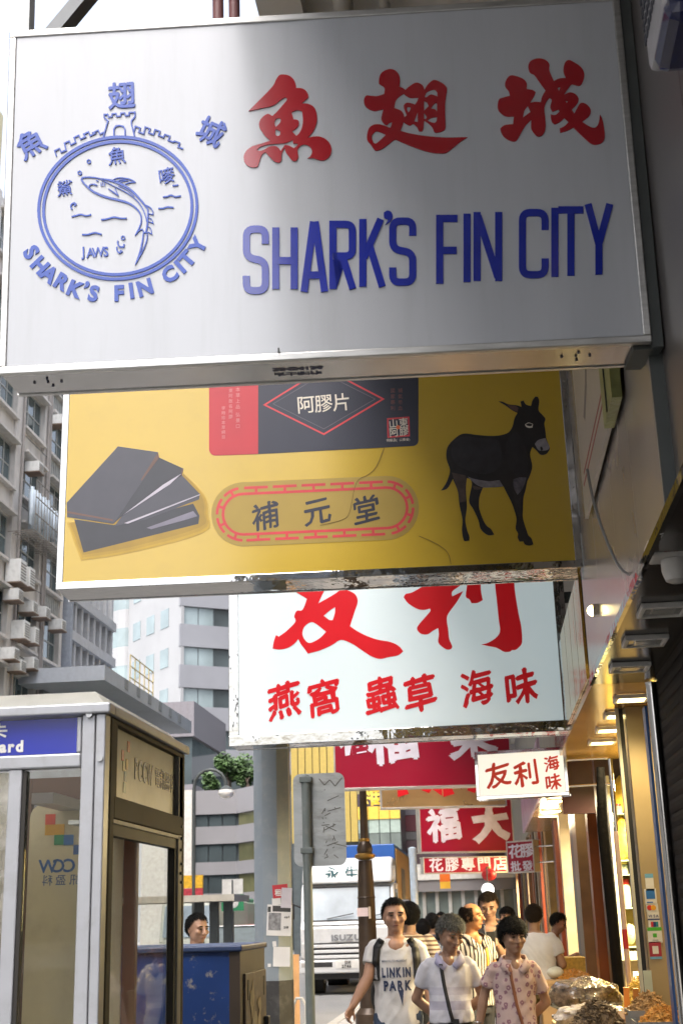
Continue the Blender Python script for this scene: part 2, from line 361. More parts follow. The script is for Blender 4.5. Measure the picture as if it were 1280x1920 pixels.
# pillar with payment stickers
BX('pillar', (.985, 8.7, .12), (1.175, 9.0, Z2-.003), TANW, sh)
BX('jamb', (.945, 8.75, .12), (.972, 8.80, Z2-.003), mat('black_gasket', (.012, .012, .012), .5), sh); BX('jamb', (.925, 8.74, .12), (.944, 8.79, Z2-.003), mat('cream_trim', (.55, .53, .42), .4), sh)
for k in range(9): # little chaser bulbs on the jamb
    pass
SW = mat('sticker_white', (.7, .7, .66), .4)
def sticker(px, py, wpx, hpx, m, label, bits=(), Y=8.69, cat='sticker'):
    c = at(px, py, Y); k = Y/FPX*1.02; w_, h_ = wpx*k/2, hpx*k/2
    t = thing('sticker', label, cat, (c.x, Y, c.z-h_))
    MB().box((-w_, .003, 0), (w_, .009, 2*h_)).build('backing', m, t, world=False)
    for nm, (x0, z0, x1, z1), mm in bits: MB().box((x0*w_, .0015, (z0+1)*h_), (x1*w_, .0045, (z1+1)*h_)).build(nm, mm, t, world=False)
    return t
BLU2 = mat('sticker_blue', srgb('2f6fb5'), .4); LBL = mat('sticker_light_blue', srgb('6fa7c8'), .4)
sticker(1217, 1655, 14, 30, SW, 'white sticker with a blue top edge, highest on the tan pillar', (('stripe', (-1, .55, 1, 1), LBL),))
sticker(1219, 1681, 20, 26, SW, 'white sticker with a big blue square on the tan pillar', (('square', (-.75, -.3, .75, .75), BLU2), ('line', (-.75, -.8, .3, -.65), BLU2)))
t = sticker(1222, 1702, 20, 13, SW, 'white card sticker with red and yellow discs')
for x, c, yy in ((-.03, 'c8281e', .0012), (.012, 'e0a020', .0005)):
    MB().tube([(x*.55, yy+.002, .024), (x*.55, yy, .024)], .0165, 18).build('disc', mat('disc_'+c, srgb(c), .4), t, world=False)
t = sticker(1224, 1717, 20, 14, SW, 'white card sticker with dark blue capital letters', (('bar', (-1, -1, 1, -.7), mat('sticker_navy', srgb('25356f'), .4)),))
def small_text(t, txt, x0, z0, size, m, y=.0015, bold=.02, sx=1.0, dx=.62):
    for k, ch in enumerate(txt):
        v, f = glyph(ch, bold, .01); V = np.stack([x0+(v[:, 0]*sx+k*dx)*size, v[:, 1]*.1+y, z0+v[:, 2]*size], 1)
        me = bpy.data.meshes.new('character'); me.from_pydata(V.tolist(), [], f); link('character', me, m, t)
small_text(t, 'VISA', -.03, .016, .023, mat('sticker_navy', None), dx=.66)
sticker(1226, 1733, 20, 14, SW, 'white card sticker with a red, blue and green block', (('block', (-.6, -.6, -.2, .6), mat('st_red', srgb('c03030'), .4)), ('block', (-.2, -.6, .25, .6), mat('sticker_navy', None)), ('block', (.25, -.6, .65, .6), mat('st_teal', srgb('1f7f8a'), .4))))
sticker(1227, 1753, 24, 25, SW, 'white sticker with a green band and green tick', (('band', (-1, .55, 1, 1), mat('st_green', srgb('4fae2f'), .4)), ('tick', (-.3, -.3, .25, .2), mat('st_green', None)), ('line', (-.4, -.75, .4, -.6), mat('st_grey', (.4, .4, .4), .5))))
sticker(1228, 1782, 20, 28, mat('st_maroon', srgb('a02c3c'), .4), 'maroon sticker with a white panel, lowest on the tan pillar', (('panel', (-.5, -.4, .5, .5), SW), ('foot', (-1, -1, 1, -.72), LBL)))
# shelf cabinet on the end wall, with goods
cab = thing('display_cabinet', 'tall lit wall cabinet with glass shelves against the end wall', 'cabinet', (1.6, 12.1, .12))
BX('cabinet_back', (1.14, 12.30, 1.2), (2.4, 12.34, 2.75), YELW, cab); BX('cabinet_base', (1.14, 11.95, .14), (2.4, 12.34, 1.2), TANW, cab)
for x in (1.14, 1.76, 2.38): BX('cabinet_side', (x-.012, 11.95, 1.2), (x+.012, 12.299, 2.75), mat('cream_trim', None), cab)
SHZ = (1.30, 1.62, 1.90, 2.02, 2.42)
for z in SHZ: BX('shelf', (1.153, 11.97, z-.012), (2.366, 12.298, z), mat('shelf_glass_green', (.25, .34, .28), .1, var=.1), cab)
BX('cabinet_counter', (1.10, 11.85, 1.19), (2.42, 11.949, 1.26), mat('cream_trim', None), cab)
MAW = mat('fish_maw_yellow', (.62, .43, .06), .5, var=.3, scale=18, bump=.6, bscale=22, emit=(.6, .4, .05), estr=.0); JAR = mat('jar_glass', (.30, .32, .26), .12, var=.3, scale=12, coat=.5); RLID = mat('red_lid', srgb('8f1f16'), .4); PALEF = mat('pale_dried_food', (.42, .40, .24), .7, var=.3, scale=25, bump=.5)
def lump(c, r, m, name, label, cat, grp, seed, amp=.18, n=22, f=3.0):
    b = MB().ball((0, 0, 0), r, n, n//2+2); V = []
    for v in b.v:
        v = Vector(v); q = Vector((v.x/r[0], v.y/r[1], v.z/r[2])); d = 1+amp*noise.noise(q*f*.6+Vector((seed, 0, 0)))+amp*.5*noise.noise(q*f*2+Vector((0, seed, 0)))
        V.append(tuple(Vector(c)+v*d))
    b.v = V; o = b.build(name, m); return solo(o, label, cat, grp)
for k, x in enumerate((1.27, 1.45, 1.63, 1.87, 2.05, 2.23)):
    lump((x, 12.13, 2.60), (.085, .08, .15), MAW, 'fish_maw_bag', 'pale yellow bag of dried fish maw on the top shelf', 'bag', 'bags on the top shelf', k)
    lump((x, 12.13, 2.21), (.09, .09, .185), MAW, 'fish_maw_bag', 'big yellow bag of dried fish maw in the middle of the cabinet', 'bag', 'bags on the middle shelf', k+9)
def jar(x, y, z, r, h, body, lid, label, grp):
    t = thing('jar', label, 'jar', (x, y, z), 0, grp)
    MB().lathe((0, 0, 0), [(r*.85, .001), (r, .012), (r, h*.72), (r*.8, h*.8)], 14).build('body', body, t, world=False)
    MB().lathe((0, 0, 0), [(r*.84, h*.8+.001), (r*.88, h*.82), (r*.86, h)], 14).build('lid', lid, t, world=False)
for x in (1.22, 1.33, 1.44, 1.55, 1.66, 1.85, 1.97, 2.09, 2.21):
    jar(x, 12.1, 1.62, .05, .24, JAR, RLID, 'glass jar with a red lid on the lower cabinet shelf', 'jars on the lower shelf'); jar(x, 12.1, 1.901, .045, .105, JAR, mat('yellow_lid', (.6, .45, .1), .4), 'squat glass jar with a yellow lid', 'squat jars in the cabinet'); jar(x, 12.1, 2.421, .045, .09, JAR, RLID, 'small red-lidded jar below the top bags', 'small jars in the cabinet')
for k in range(8): lump((1.23+k*.145, 12.08, 1.40), (.055, .06, .085), PALEF, 'dried_fruit_bundle', 'rounded bundle of pale dried food on the bottom shelf', 'food', 'bundles on the bottom shelf', k, .1)
a_ = BX('notice', (1.20, 11.845, .95), (1.32, 11.85, 1.10), SW); solo(a_, 'white plastic notice under the cabinet counter', 'notice')
# interior lamp
il = bpy.data.lights.new('shop_lamp', 'AREA'); il.energy = 110; il.size = .8; il.color = (1, .80, .44); io = bpy.data.objects.new('shop_lamp', il); COL.objects.link(io); io.location = (1.7, 11.1, 2.6); io.parent = sh; io.matrix_parent_inverse = WM[sh.name].inverted()
BX('shop_lamp_fitting', (1.3, 10.7, 2.61), (2.1, 11.5, 2.655), LON, sh)
# black roll of canvas, pink pole with a red sticker
cr = MB().tube([(.905, 9.95, .13), (.90, 9.95, 1.4), (.885, 9.95, 2.2), (.905, 9.95, 2.62)], [.036, .04, .042, .03], 12); solo(cr.build('canvas_roll', mat('black_canvas', (.006, .006, .0065), .8, spec=.08, bump=.5, bscale=30)), 'long black roll of canvas standing at the shop edge', 'canvas roll')
pt = thing('pink_pole', 'grey-pink painted pole with a red sticker by the canvas roll', 'pole', (.955, 9.75, .12))
MB().lathe((0, 0, 0), [(.018, 0), (.018, 2.0), (.014, 2.02)], 12).build('shaft', mat('pinkish_paint', (.38, .29, .28), .5, dirt=.4, dscale=12), pt, world=False); MB().lathe((0, 0, 1.22), [(.0195, 0), (.0195, .13)], 12).build('red_label', mat('st_red2', srgb('a02028'), .4), pt, world=False)
for k, (x, z0, z1) in enumerate(((1.0, .12, 2.7),)): solo(MB().tube([(x, 10.15, z0), (x, 10.15, z1)], .016, 12).build('chrome_rail', CHROME), 'slim chrome upright beside the pink pole', 'rail')

# ---- stalls with dried goods on the pavement
WOODY = mat('pale_wood', (.52, .38, .17), .5, var=.2, scale=6, stretch=(1, 8, 8)); WHT = mat('white_board', (.62, .61, .58), .5, dirt=.2)
def heap(name, label, cx, cy, z, rx, ry, h, m, pr_, n, seed, grp=None, chip=.018, elong=1.6):
    """a heap of small loose pieces"""
    rnd = random.Random(seed); b = MB()
    for k in range(n):
        a = rnd.uniform(0, 2*math.pi); q = math.sqrt(rnd.random()); x, y = cx+rx*q*math.cos(a), cy+ry*q*math.sin(a); zz = z+h*(1-q**1.6)*rnd.uniform(.86, 1.04)+chip*.3
        M = Matrix.Translation((x, y, zz)) @ Matrix.Rotation(rnd.uniform(0, 6.3), 4, Vector((rnd.uniform(-1, 1), rnd.uniform(-1, 1), rnd.uniform(-1, 1))).normalized())
        s1, s2, s3 = chip*elong*rnd.uniform(.6, 1.2), chip*rnd.uniform(.5, 1.1), chip*rnd.uniform(.35, .8)
        P = [(s1, 0, 0), (-s1, 0, 0), (0, s2, 0), (0, -s2, 0), (0, 0, s3), (0, 0, -s3)]
        b.add([M @ Vector(p) for p in P], [(0, 2, 4), (2, 1, 4), (1, 3, 4), (3, 0, 4), (2, 0, 5), (1, 2, 5), (3, 1, 5), (0, 3, 5)])
    n0 = 18; core = [(cx+rx*math.cos(2*math.pi*k/n0)*.98, cy+ry*math.sin(2*math.pi*k/n0)*.98) for k in range(n0)]
    b.add([(x, y, z) for x, y in core]+[(cx, cy, z+h*.93)]+[(cx+(x-cx)*.55, cy+(y-cy)*.55, z+h*.6) for x, y in core], [(k, (k+1) % n0, n0+1+(k+1) % n0, n0+1+k) for k in range(n0)]+[(n0+1+k, n0+1+(k+1) % n0, n0) for k in range(n0)])
    o = b.build(name, m, smooth=False); o['kind'] = 'stuff'; o['label'] = label; o['category'] = 'dried food'; return o
DRY1 = mat('dried_scallop', (.58, .34, .08), .6, var=.35, scale=40); DRY2 = mat('dried_shrimp', (.66, .33, .07), .6, var=.4, scale=50); DRY3 = mat('dried_mushroom', (.12, .085, .055), .75, var=.6, scale=40); DRY4 = mat('dried_oyster', (.42, .25, .10), .6, var=.5, scale=30); DRYY = mat('dried_noodle_yellow', (.60, .42, .08), .6, var=.25, scale=40)
def stall(x0, y0, x1, y1, z, m, label):
    t = thing('stall_table', label, 'table', ((x0+x1)/2, (y0+y1)/2, .12)); BX('tabletop', (x0, y0, z-.03), (x1, y1, z), m, t)
    BX('front_board', (x0+.02, y0+.01, .3), (x1-.02, y0+.03, z-.032), m, t); BX('side_board', (x0+.01, y0+.031, .3), (x0+.03, y1-.02, z-.032), m, t)
    for x in (x0+.03, x1-.03):
        for y in (y0+.05, y1-.03): BX('leg', (x-.02, y-.015, .12), (x+.02, y+.015, z-.032), m, t)
    return t
def tray(x0, y0, x1, y1, z, h, m, label, grp='open trays of dried food'):
    t = thing('tray', label, 'tray', ((x0+x1)/2, (y0+y1)/2, z), 0, grp); q = .006
    BX('tray_base', (x0, y0, z), (x1, y1, z+q), m, t)
    for a, b in (((x0, y0, z+q), (x1, y0+q, z+h)), ((x0, y1-q, z+q), (x1, y1, z+h)), ((x0, y0+q, z+q), (x0+q, y1-q, z+h)), ((x1-q, y0+q, z+q), (x1, y1-q, z+h))): BX('tray_side', a, b, m, t)
stall(.78, 7.95, 1.13, 8.62, .93, WHT, 'white stall table with heaps of orange dried food beside the pillar')
TRM = mat('tray_grey', (.3, .3, .28), .4)
tray(.80, 7.98, 1.12, 8.28, .931, .06, TRM, 'grey tray of orange dried pieces at the table front'); tray(.80, 8.30, 1.12, 8.60, .931, .10, TRM, 'grey tray of brown dried pieces behind the orange heap')
heap('dried_food_heap', 'heap of orange dried shrimp in the grey front tray', .97, 8.13, .97, .14, .13, .10, DRY2, 0, 420, 3, chip=.013)
heap('dried_food_heap', 'heap of brown dried oysters in the rear grey tray', .93, 8.45, 1.0, .13, .13, .12, DRY4, 0, 360, 4, chip=.016)
stall(.42, 8.7, .93, 10.1, .86, WOODY, 'pale wooden stall table with wrapped bags at the shop edge')
tray(.80, 9.2, 1.0, 9.8, .875, .10, WHT, 'white tray of yellow dried noodles behind the wooden table')
heap('dried_food_heap', 'pile of golden yellow dried strips behind the tall heap', 1.04, 9.55, .96, .16, .22, .24, DRYY, 0, 520, 5, chip=.014, elong=2.4)
heap('dried_food_heap', 'dark heap of dried mushrooms on the wooden table', .66, 8.95, .861, .19, .17, .20, DRY3, 0, 520, 6, chip=.018)
PLAS = mat('clear_wrap_over_mushrooms', (.11, .08, .055), .25, var=.8, scale=26, bump=.9, bscale=20, coat=1.0); PLAS2 = mat('clear_wrap_pale', (.46, .42, .38), .2, var=.5, scale=22, bump=.9, bscale=18, coat=1.0)
lump((.64, 9.75, 1.03), (.26, .17, .125), PLAS, 'plastic_bag', 'big clear plastic bag of brown dried mushrooms', 'bag', None, 5, .16, 40, 4)
lump((.66, 9.35, .93), (.25, .12, .08), PLAS2, 'plastic_bag', 'shiny clear bag of pale dried goods in front of the mushrooms', 'bag', None, 8, .25, 40, 5)
for k, (x, y) in enumerate(((.86, 9.12), (.905, 8.98), (.95, 8.85))):
    solo(MB().bar((x, y, .86), (x+.01, y-.02, 1.12), .02, .035).build('price_stick', mat('orange_plastic', (.62, .25, .05), .45)), 'orange price stick standing up at the table edge', 'price stick', 'orange price sticks')
solo(BX('price_card', (.935, 8.62, 1.03), (.985, 8.626, 1.24), mat('price_card_green', (.50, .56, .45), .5)), 'pale green price card standing in the brown heap', 'price card')
st4 = stall(.45, 13.2, 1.0, 14.3, .98, mat('tan_counter', (.48, .31, .17), .5), 'tan counter cabinet with trays further along the pavement')
lump((.62, 13.5, 1.04), (.09, .08, .055), mat('white_foam_bowl', (.6, .62, .58), .5), 'foam_bowl', 'white bowl on the tan counter', 'bowl', None, 3, .06)
heap('dried_food_heap', 'low mound of orange dried food on the tan counter', .80, 13.55, .981, .17, .2, .07, DRY2, 0, 200, 9, chip=.02)
solo(BX('carton', (.47, 13.9, .981), (.95, 14.25, 1.16), DRYY), 'straw-coloured carton at the back of the tan counter', 'carton')

# ---- white panel drawn as a reflection, and green-brown board, fixed flat to the fascia behind the yellow sign
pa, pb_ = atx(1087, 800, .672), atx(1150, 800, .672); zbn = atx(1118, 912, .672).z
bb = thing('reflection_panel', 'white panel drawn as a reflection on the fascia, with faint grey characters and red border', 'painted reflection', (.68, (pa.y+pb_.y)/2, zbn))
BX('reflection_sheet', (.655, pb_.y, zbn), (.672, pa.y, zbn+2.0), mat('reflection_ivory', (.50, .47, .44), .35, var=.06), bb)
for o_ in (.05, .10): BX('red_line', (.6525, pb_.y+.06+o_, zbn+.1+o_), (.6545, pb_.y+.075+o_, zbn+1.95), mat('reflection_red', (.38, .14, .14), .5), bb); BX('red_line', (.6525, pb_.y+.076+o_, zbn+.1+o_), (.6545, pa.y-.06-o_, zbn+.115+o_), mat('reflection_red', None), bb)
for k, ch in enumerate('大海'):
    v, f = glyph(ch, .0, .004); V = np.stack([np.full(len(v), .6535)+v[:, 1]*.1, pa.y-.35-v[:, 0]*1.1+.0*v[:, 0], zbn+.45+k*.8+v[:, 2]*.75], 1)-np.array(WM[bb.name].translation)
    me = bpy.data.meshes.new('character'); me.from_pydata(V.tolist(), [], f); link('character', me, mat('reflection_grey', (.25, .24, .24), .6), bb)
pc_ = atx(1172, 800, .672); gb = thing('wall_board', 'brown and green taped board hanging beside the white reflection panel', 'board', (.66, pb_.y, zbn)); 
BX('brown_half', (.63, pc_.y, zbn+.55), (.672, pb_.y-.004, zbn+2.0), mat('brown_board', (.20, .11, .05), .4, var=.2), gb); BX('green_half', (.63, pc_.y+.01, zbn-.03), (.672, pb_.y-.004, zbn+.548), mat('olive_tape', (.30, .33, .13), .35, var=.3, scale=8, bump=.5), gb); BX('dark_seam', (.624, (pc_.y+pb_.y)/2, zbn-.02), (.6295, (pc_.y+pb_.y)/2+.015, zbn+2.0), DARKSTEEL, gb)
ag = thing('amber_wall_lamp', 'small amber lamp glowing on the fascia beside the pale lightbox sign', 'lamp', atx(1110, 1145, .66)); MB().ball((0, 0, 0), .03, 12, 8).build('bulb', LON, ag, world=False); MB().box((.0, -.03, -.03), (.035, .03, .03)).build('lamp_base', CHROME, ag, world=False)
gp_ = thing('gold_reflection', 'gold mirrored panel imitating gold reflections on the shop band under the yellow sign', 'panel', (.69, 8.6, Z2+.1)); 
for k in range(4): BX('gold_reflection_sheet', (.682, 7.9+k*.5, Z2+.06), (.698, 8.38+k*.5, 3.62), mat('gold_reflection_metal', (.62, .40, .10), .16, 1.0, var=.1, bump=.5, bscale=3), gp_)  # gold metal colour stands in for gold reflections along the band
# ---- small white alarm siren and bulb under the dark soffit, with its cable
al = thing('alarm_siren', 'white alarm box with red lettering and round lamp under the dark soffit', 'alarm', at(1252, 1040, 4.85))
c = at(1235, 1030, 4.85); AW = mat('alarm_white', (.55, .54, .52), .4); AR = mat('alarm_red', srgb('7a1218'), .4)
m = MB(); m.box((c.x-.045, 4.80, c.z-.035), (c.x+.24, 4.96, c.z+.045)); m.build('alarm_body', AW, al, bevel=.02)
BX('red_rim', (c.x-.047, 4.797, c.z+.004), (c.x+.242, 4.963, c.z+.014), AR, al); BX('mounting_plate', (c.x, 4.82, c.z+.046), (c.x+.22, 4.94, FZ-.022), mat('alarm_grey', (.3, .29, .29), .5), al)
m = MB().lathe((c.x+.06, 4.885, c.z-.125), [(.025, 0), (.042, .008), (.05, .03), (.055, .05), (.055, .088)], 24); m.build('round_lamp', AW, al)
for k, ch in enumerate('ALAR'):
    v, f = glyph(ch, .03, .004); V = np.stack([c.x+.065-v[:, 0]*.022-k*.015+.0, 4.7985+v[:, 1]*.1, c.z-.012-v[:, 2]*.020], 1); me = bpy.data.meshes.new('character'); me.from_pydata((V-np.array(WM[al.name].translation)).tolist(), [], f); link('character', me, AR, al)
pts = [at(1100, 880, 5.6), at(1112, 940, 5.58), at(1135, 1010, 5.55), at(1160, 1062, 5.5), at(1185, 1078, 5.45), at(1210, 1068, 5.4), at(1226, 1048, 5.0), at(1234, 1028, 4.86)]
P2 = []
for i in range(len(pts)-1):
    p0, p1, p2, p3 = pts[max(i-1, 0)], pts[i], pts[i+1], pts[min(i+2, len(pts)-1)]
    for k in range(5): t_ = k/5; P2.append(.5*((2*p1)+(p2-p0)*t_+(2*p0-5*p1+4*p2-p3)*t_*t_+(3*p1-p0-3*p2+p3)*t_**3))
solo(MB().tube(P2+[pts[-1]], .0065, 8).build('slack_cable', mat('grey_cable', (.25, .25, .25), .5)), 'slack grey cable looping from the fascia to the alarm box', 'cable')
c1 = [at(1081, 1095, 9.4), at(1083, 1160, 9.4), at(1090, 1220, 9.4), at(1104, 1275, 9.3), at(1114, 1290, 9.2)]
solo(MB().tube(c1, .014, 8).build('black_cable', mat('black_rubber', (.02, .02, .02), .5)), 'thick black cable dropping behind the yellow sign', 'cable')

# ---- rounded white sign box with blue lens, high on the right
Yb = 2.9; hs = thing('hanging_sign_box', 'white box sign with a dark blue lens hanging from the wall', 'sign', at(1245, 140, Yb))
HB = mat('white_sign_box', (.42, .42, .44), .35, var=.05)
p = [at(1206, -120, Yb), at(1222, -120, Yb+.02), at(1214, 100, Yb), at(1219, 128, Yb)]
x0 = at(1221, 140, Yb+.26).x; x1 = x0+.15; zb = at(1230, 146, Yb+.26).z; zt = zb+.55
BX('box_body', (x0, Yb, zb+.04), (x1, Yb+.30, zt), HB, hs, bevel=.02)

m = MB(); m.box((x0+.006, Yb-.012, zb), (x1-.03, Yb+.26, zb+.13)); m.build('blue_lens', mat('dark_blue_lens', srgb('101a4a'), .12, coat=.6), hs, bevel=.035)
BX('red_badge', (x0-.004, Yb+.06, zb+.33), (x0+.001, Yb+.28, zb+.52), mat('st_red3', srgb('b02a28'), .4), hs)
for r_ in range(4):
    for k in range(7): BX('printed_mark', (x0-.004, Yb+.06+k*.035, zb+.13+r_*.045), (x0+.001, Yb+.083+k*.035, zb+.155+r_*.045), mat('sign_mark', (.05, .055, .07), .5), hs)

# ================================================================== shops further along the right side
row = thing('shop_row', 'row of narrow shopfronts with brown, cream and metal uprights down the street', 'building', (1.4, 30, .12))
FB2 = mat('golden_interior', (.46, .32, .11), .6, var=.35, scale=5)
BX('back_wall', (2.6, 12.7, .12), (2.8, 80, 3.3), FB2, row)
cols_ = ['5b3a1e', '8a4a1c', '6a5a44', '2c2522', '8d8778', '7a3524', '4b423a', 'a58a55', '3a2f2a', '6d2d1c', '9a8d78', '57483a']
y = 12.9; k = 0
while y < 62:
    wd = random.uniform(.18, .5)*(1+y/50); BX('upright', (1.02+random.uniform(0, .12), y, .12), (1.5, y+wd, 3.3), mat('upright_'+cols_[k % 12], srgb(cols_[k % 12]), .4, var=.2, scale=5), row)
    y += wd+random.uniform(.25, 1.1)*(1+y/60); k += 1
for y_ in (16.5, 24, 33, 45):
    ld = bpy.data.lights.new('row_lamp', 'AREA'); ld.energy = 120+2.5*y_; ld.size = .5; ld.color = (1, .76, .42); lo = bpy.data.objects.new('row_lamp', ld); COL.objects.link(lo); lo.location = (1.95, y_, 2.7); lo.parent = row; lo.matrix_parent_inverse = WM[row.name].inverted()
    BX('row_lamp_fitting', (1.7, y_-.25, 2.71), (2.2, y_+.25, 2.76), LON, row)
c2 = thing('shop_canopy', 'tan canopy with strip lamps over a shop beyond the small lit sign', 'canopy', (.9, 18, 2.9))
BX('canopy_panel', (.69, 14.6, 2.86), (1.3, 22, 2.98), mat('tan_canopy', (.34, .24, .14), .25, .3, var=.1), c2); BX('canopy_edge', (.66, 14.6, 2.84), (.688, 22, 3.45), mat('lilac_fascia', (.44, .36, .52), .3, var=.3, scale=6), c2)
for y in (15.0, 15.7, 17.3, 18.2):
    t = thing('strip_lamp', 'slim lit strip lamp under the tan canopy', 'lamp', (.9, y, 2.86), 0, 'strip lamps under the tan canopy')
    MB().box((-.13, -.05, -.02), (.13, .05, -.001)).build('lamp_frame', LFR, t, world=False); MB().box((-.12, -.035, -.028), (.12, .035, -.0205)).build('lamp_glass', LON, t, world=False)
    ld = bpy.data.lights.new('lamp_bulb', 'POINT'); ld.energy = 3; ld.color = (1, .8, .5); ld.shadow_soft_size = .1; lo = bpy.data.objects.new('lamp_bulb', ld); COL.objects.link(lo); lo.parent = t; lo.location = (0, 0, -.1)
t = thing('red_lantern', 'small red lantern hanging below the strip sign', 'lantern', at(916, 1640, 23.9)); MB().ball((0, 0, 0), (.13, .13, .11), 14, 8).build('lantern_body', mat('lantern_red', srgb('a5161c'), .5), t, world=False); MB().lathe((0, 0, .105), [(.04, 0), (.04, .03)], 10).build('lantern_cap', mat('lantern_gold', (.5, .35, .1), .4), t, world=False)
t = thing('globe_lamp', 'white lit globe lamp above the tall man', 'lamp', at(914, 1668, 18.5)); MB().ball((0, 0, 0), .085, 16, 10).build('globe', mat('globe_lit', (.9, .9, .9), .4, emit=(1, 1, 1), estr=1.0), t, world=False); MB().tube([(0, 0, .08), (0, 0, .3)], .008).build('stem', DARKSTEEL, t, world=False)
t = thing('notice_board', 'orange and yellow notice hanging over the crowd', 'notice', at(834, 1655, 26)); MB().box((-.1, 0, .02), (.1, .02, .19)).build('orange_half', mat('notice_orange', srgb('d26a1e'), .5), t, world=False); MB().box((-.1, 0, -.11), (.1, .02, .018)).build('yellow_half', mat('notice_yellow', srgb('c9a02f'), .5), t, world=False)
# ================================================================== projecting signs
ALU = mat('brushed_aluminium', (.50, .50, .49), .32, .9, var=.12, scale=9, dirt=.35, dscale=5, stretch=(1, 6, 6))
STEEL = mat('polished_steel', (.36, .36, .355), .06, 1.0, var=.06, scale=4, bump=.55, bscale=3.4)
CHROME = mat('chrome', (.72, .72, .72), .06, 1.0, var=.05, scale=5)
DARKSTEEL = mat('dark_painted_steel', (.075, .085, .085), .5, .2, dirt=.3)
GALV = mat('galvanised_steel', (.28, .29, .3), .45, .7, dirt=.3, dscale=6)

class Sign:
    def __init__(s, name, label, bl, br, tl_y, Y, depth, group=None, cat='shop sign', tilt=0.0):
        a = at(*bl, Y); b = atz(*br, a.z)
        s.yaw = math.atan2(b.y-a.y, b.x-a.x); s.w = math.hypot(b.x-a.x, b.y-a.y)
        s.M = Matrix.Translation(a) @ Matrix.Rotation(s.yaw, 4, 'Z') @ Matrix.Rotation(R(tilt), 4, 'X'); s.Mi = s.M.inverted(); s.a = a; s.d = depth
        s.h = s.uv(bl[0]+(8 if tl_y < bl[1] else 0), tl_y)[1]
        s.t = thing(name, label, cat, a, s.yaw, group); s.t.rotation_euler = (R(tilt), 0, s.yaw); WM[s.t.name] = s.M.copy()
    def uv(s, x, y):
        o = s.Mi @ EYE; d = s.Mi.to_3x3() @ ray(x, y); p = o+d*(-o.y/d.y)
        return (p.x, p.z)
    def frame(s, fw, mframe, mside, proud=.012, depth=None, bars=True):
        d = depth or s.d
        for nm, a, b in (('top_rail', (0, 0, s.h-fw), (s.w, .03, s.h)), ('bottom_rail', (0, 0, 0), (s.w, .03, fw)),
                         ('side_rail', (0, 0.001, fw), (fw, .029, s.h-fw)), ('side_rail', (s.w-fw, 0.001, fw), (s.w, .029, s.h-fw))):
            MB().box(a, b).build(nm, mframe, s.t, world=False, bevel=.004)
        m = MB(); i = .004
        m.box((i, .03, i), (s.w-i, d, s.h-i)); m.build('housing', mside, s.t, world=False, bevel=.003)
        for z in (0.0, s.h-.02):
            MB().box((0, d, z), (s.w, d+.02, z+.02)).build('back_rail', mframe, s.t, world=False)
    def panel(s, fw, m, recess=.006):
        me = MB().box((fw-.001, recess, fw-.001), (s.w-fw+.001, .029, s.h-fw+.001))
        return me.build('face_panel', m, s.t, world=False)
    def shape(s, name, loops, m, thick=.004, y=0.0, xf=None, parent=None, sm=True, uvin=False, corner=62, **tags):
        L = []
        for lp in loops:
            if xf: lp = [(xf[0]+p[0]/xf[2], xf[1]+p[1]/xf[2]) for p in lp]
            if sm: lp = smooth_outline(lp, corner=corner)
            L.append([s.uv(*p) for p in lp] if not uvin else lp)
        v, f = fill(L, thick); v[:, 1] += y
        me = bpy.data.meshes.new(name); me.from_pydata(v.tolist(), [], f)
        o = link(name, me, m, parent or s.t, **tags); return o
    def line(s, name, pts, w, m, thick=.004, y=0.0, xf=None, closed=False, smooth=True, parent=None):
        return s.shape(name, strip([(xf[0]+p[0]/xf[2], xf[1]+p[1]/xf[2]) for p in pts] if xf else pts, ([k/xf[2] for k in w] if isinstance(w, (list, tuple)) else w/xf[2]) if xf else w, closed=closed, smooth=smooth), m, thick, y, sm=False, parent=parent)
    def char(s, ch, cx, cy, size, m, rot=0, bold=.02, thick=.004, y=0.0, shear=0.0, sx=1.0, wob=0.0, parent=None, name='character', flip=False, center=None, heavy=0.0):
        v, f = glyph(ch, bold, .01);
        if heavy:
            n0 = len(v); W = [v]; FF = list(f)
            for k, (dx, dz) in enumerate(((heavy, 0), (-heavy, 0), (0, heavy), (0, -heavy))):
                q = v.copy(); q[:, 0] += dx; q[:, 2] += dz; q[:, 1] -= .0006*(k+1); W.append(q); FF += [tuple(i+n0*(k+1) for i in a) for a in f]
            v = np.concatenate(W); f = FF
        u0 = s.uv(cx, cy); ux = s.uv(cx+1, cy); uy = s.uv(cx, cy-1)
        e1 = (ux[0]-u0[0], 0); e2 = (0, uy[1]-u0[1])
        lo, hi = v.min(0), v.max(0); c = center or ((.5, .38) if ord(ch) > 0x2000 and ord(ch) != 0x2019 else ((lo[0]+hi[0])/2, (lo[2]+hi[2])/2))
        x = (v[:, 0]-c[0])*sx; z = v[:, 2]-c[1]; z = z+shear*x
        if wob:
            x = x+wob*np.sin(z*9+cx)*.5+wob*np.sin(z*23+x*11); z = z+wob*np.sin(x*17+cy)
        ca, sa = math.cos(R(rot)), math.sin(R(rot)); x, z = x*ca-z*sa, x*sa+z*ca
        if flip: x = -x
        k = abs(e1[0])*size; k2 = abs(e2[1])*size
        V = np.stack([u0[0]+x*k, v[:, 1]/.01*thick+y, u0[1]+z*k2], 1)
        me = bpy.data.meshes.new(name); me.from_pydata(V.tolist(), [], f)
        return link(name, me, m, parent or s.t)

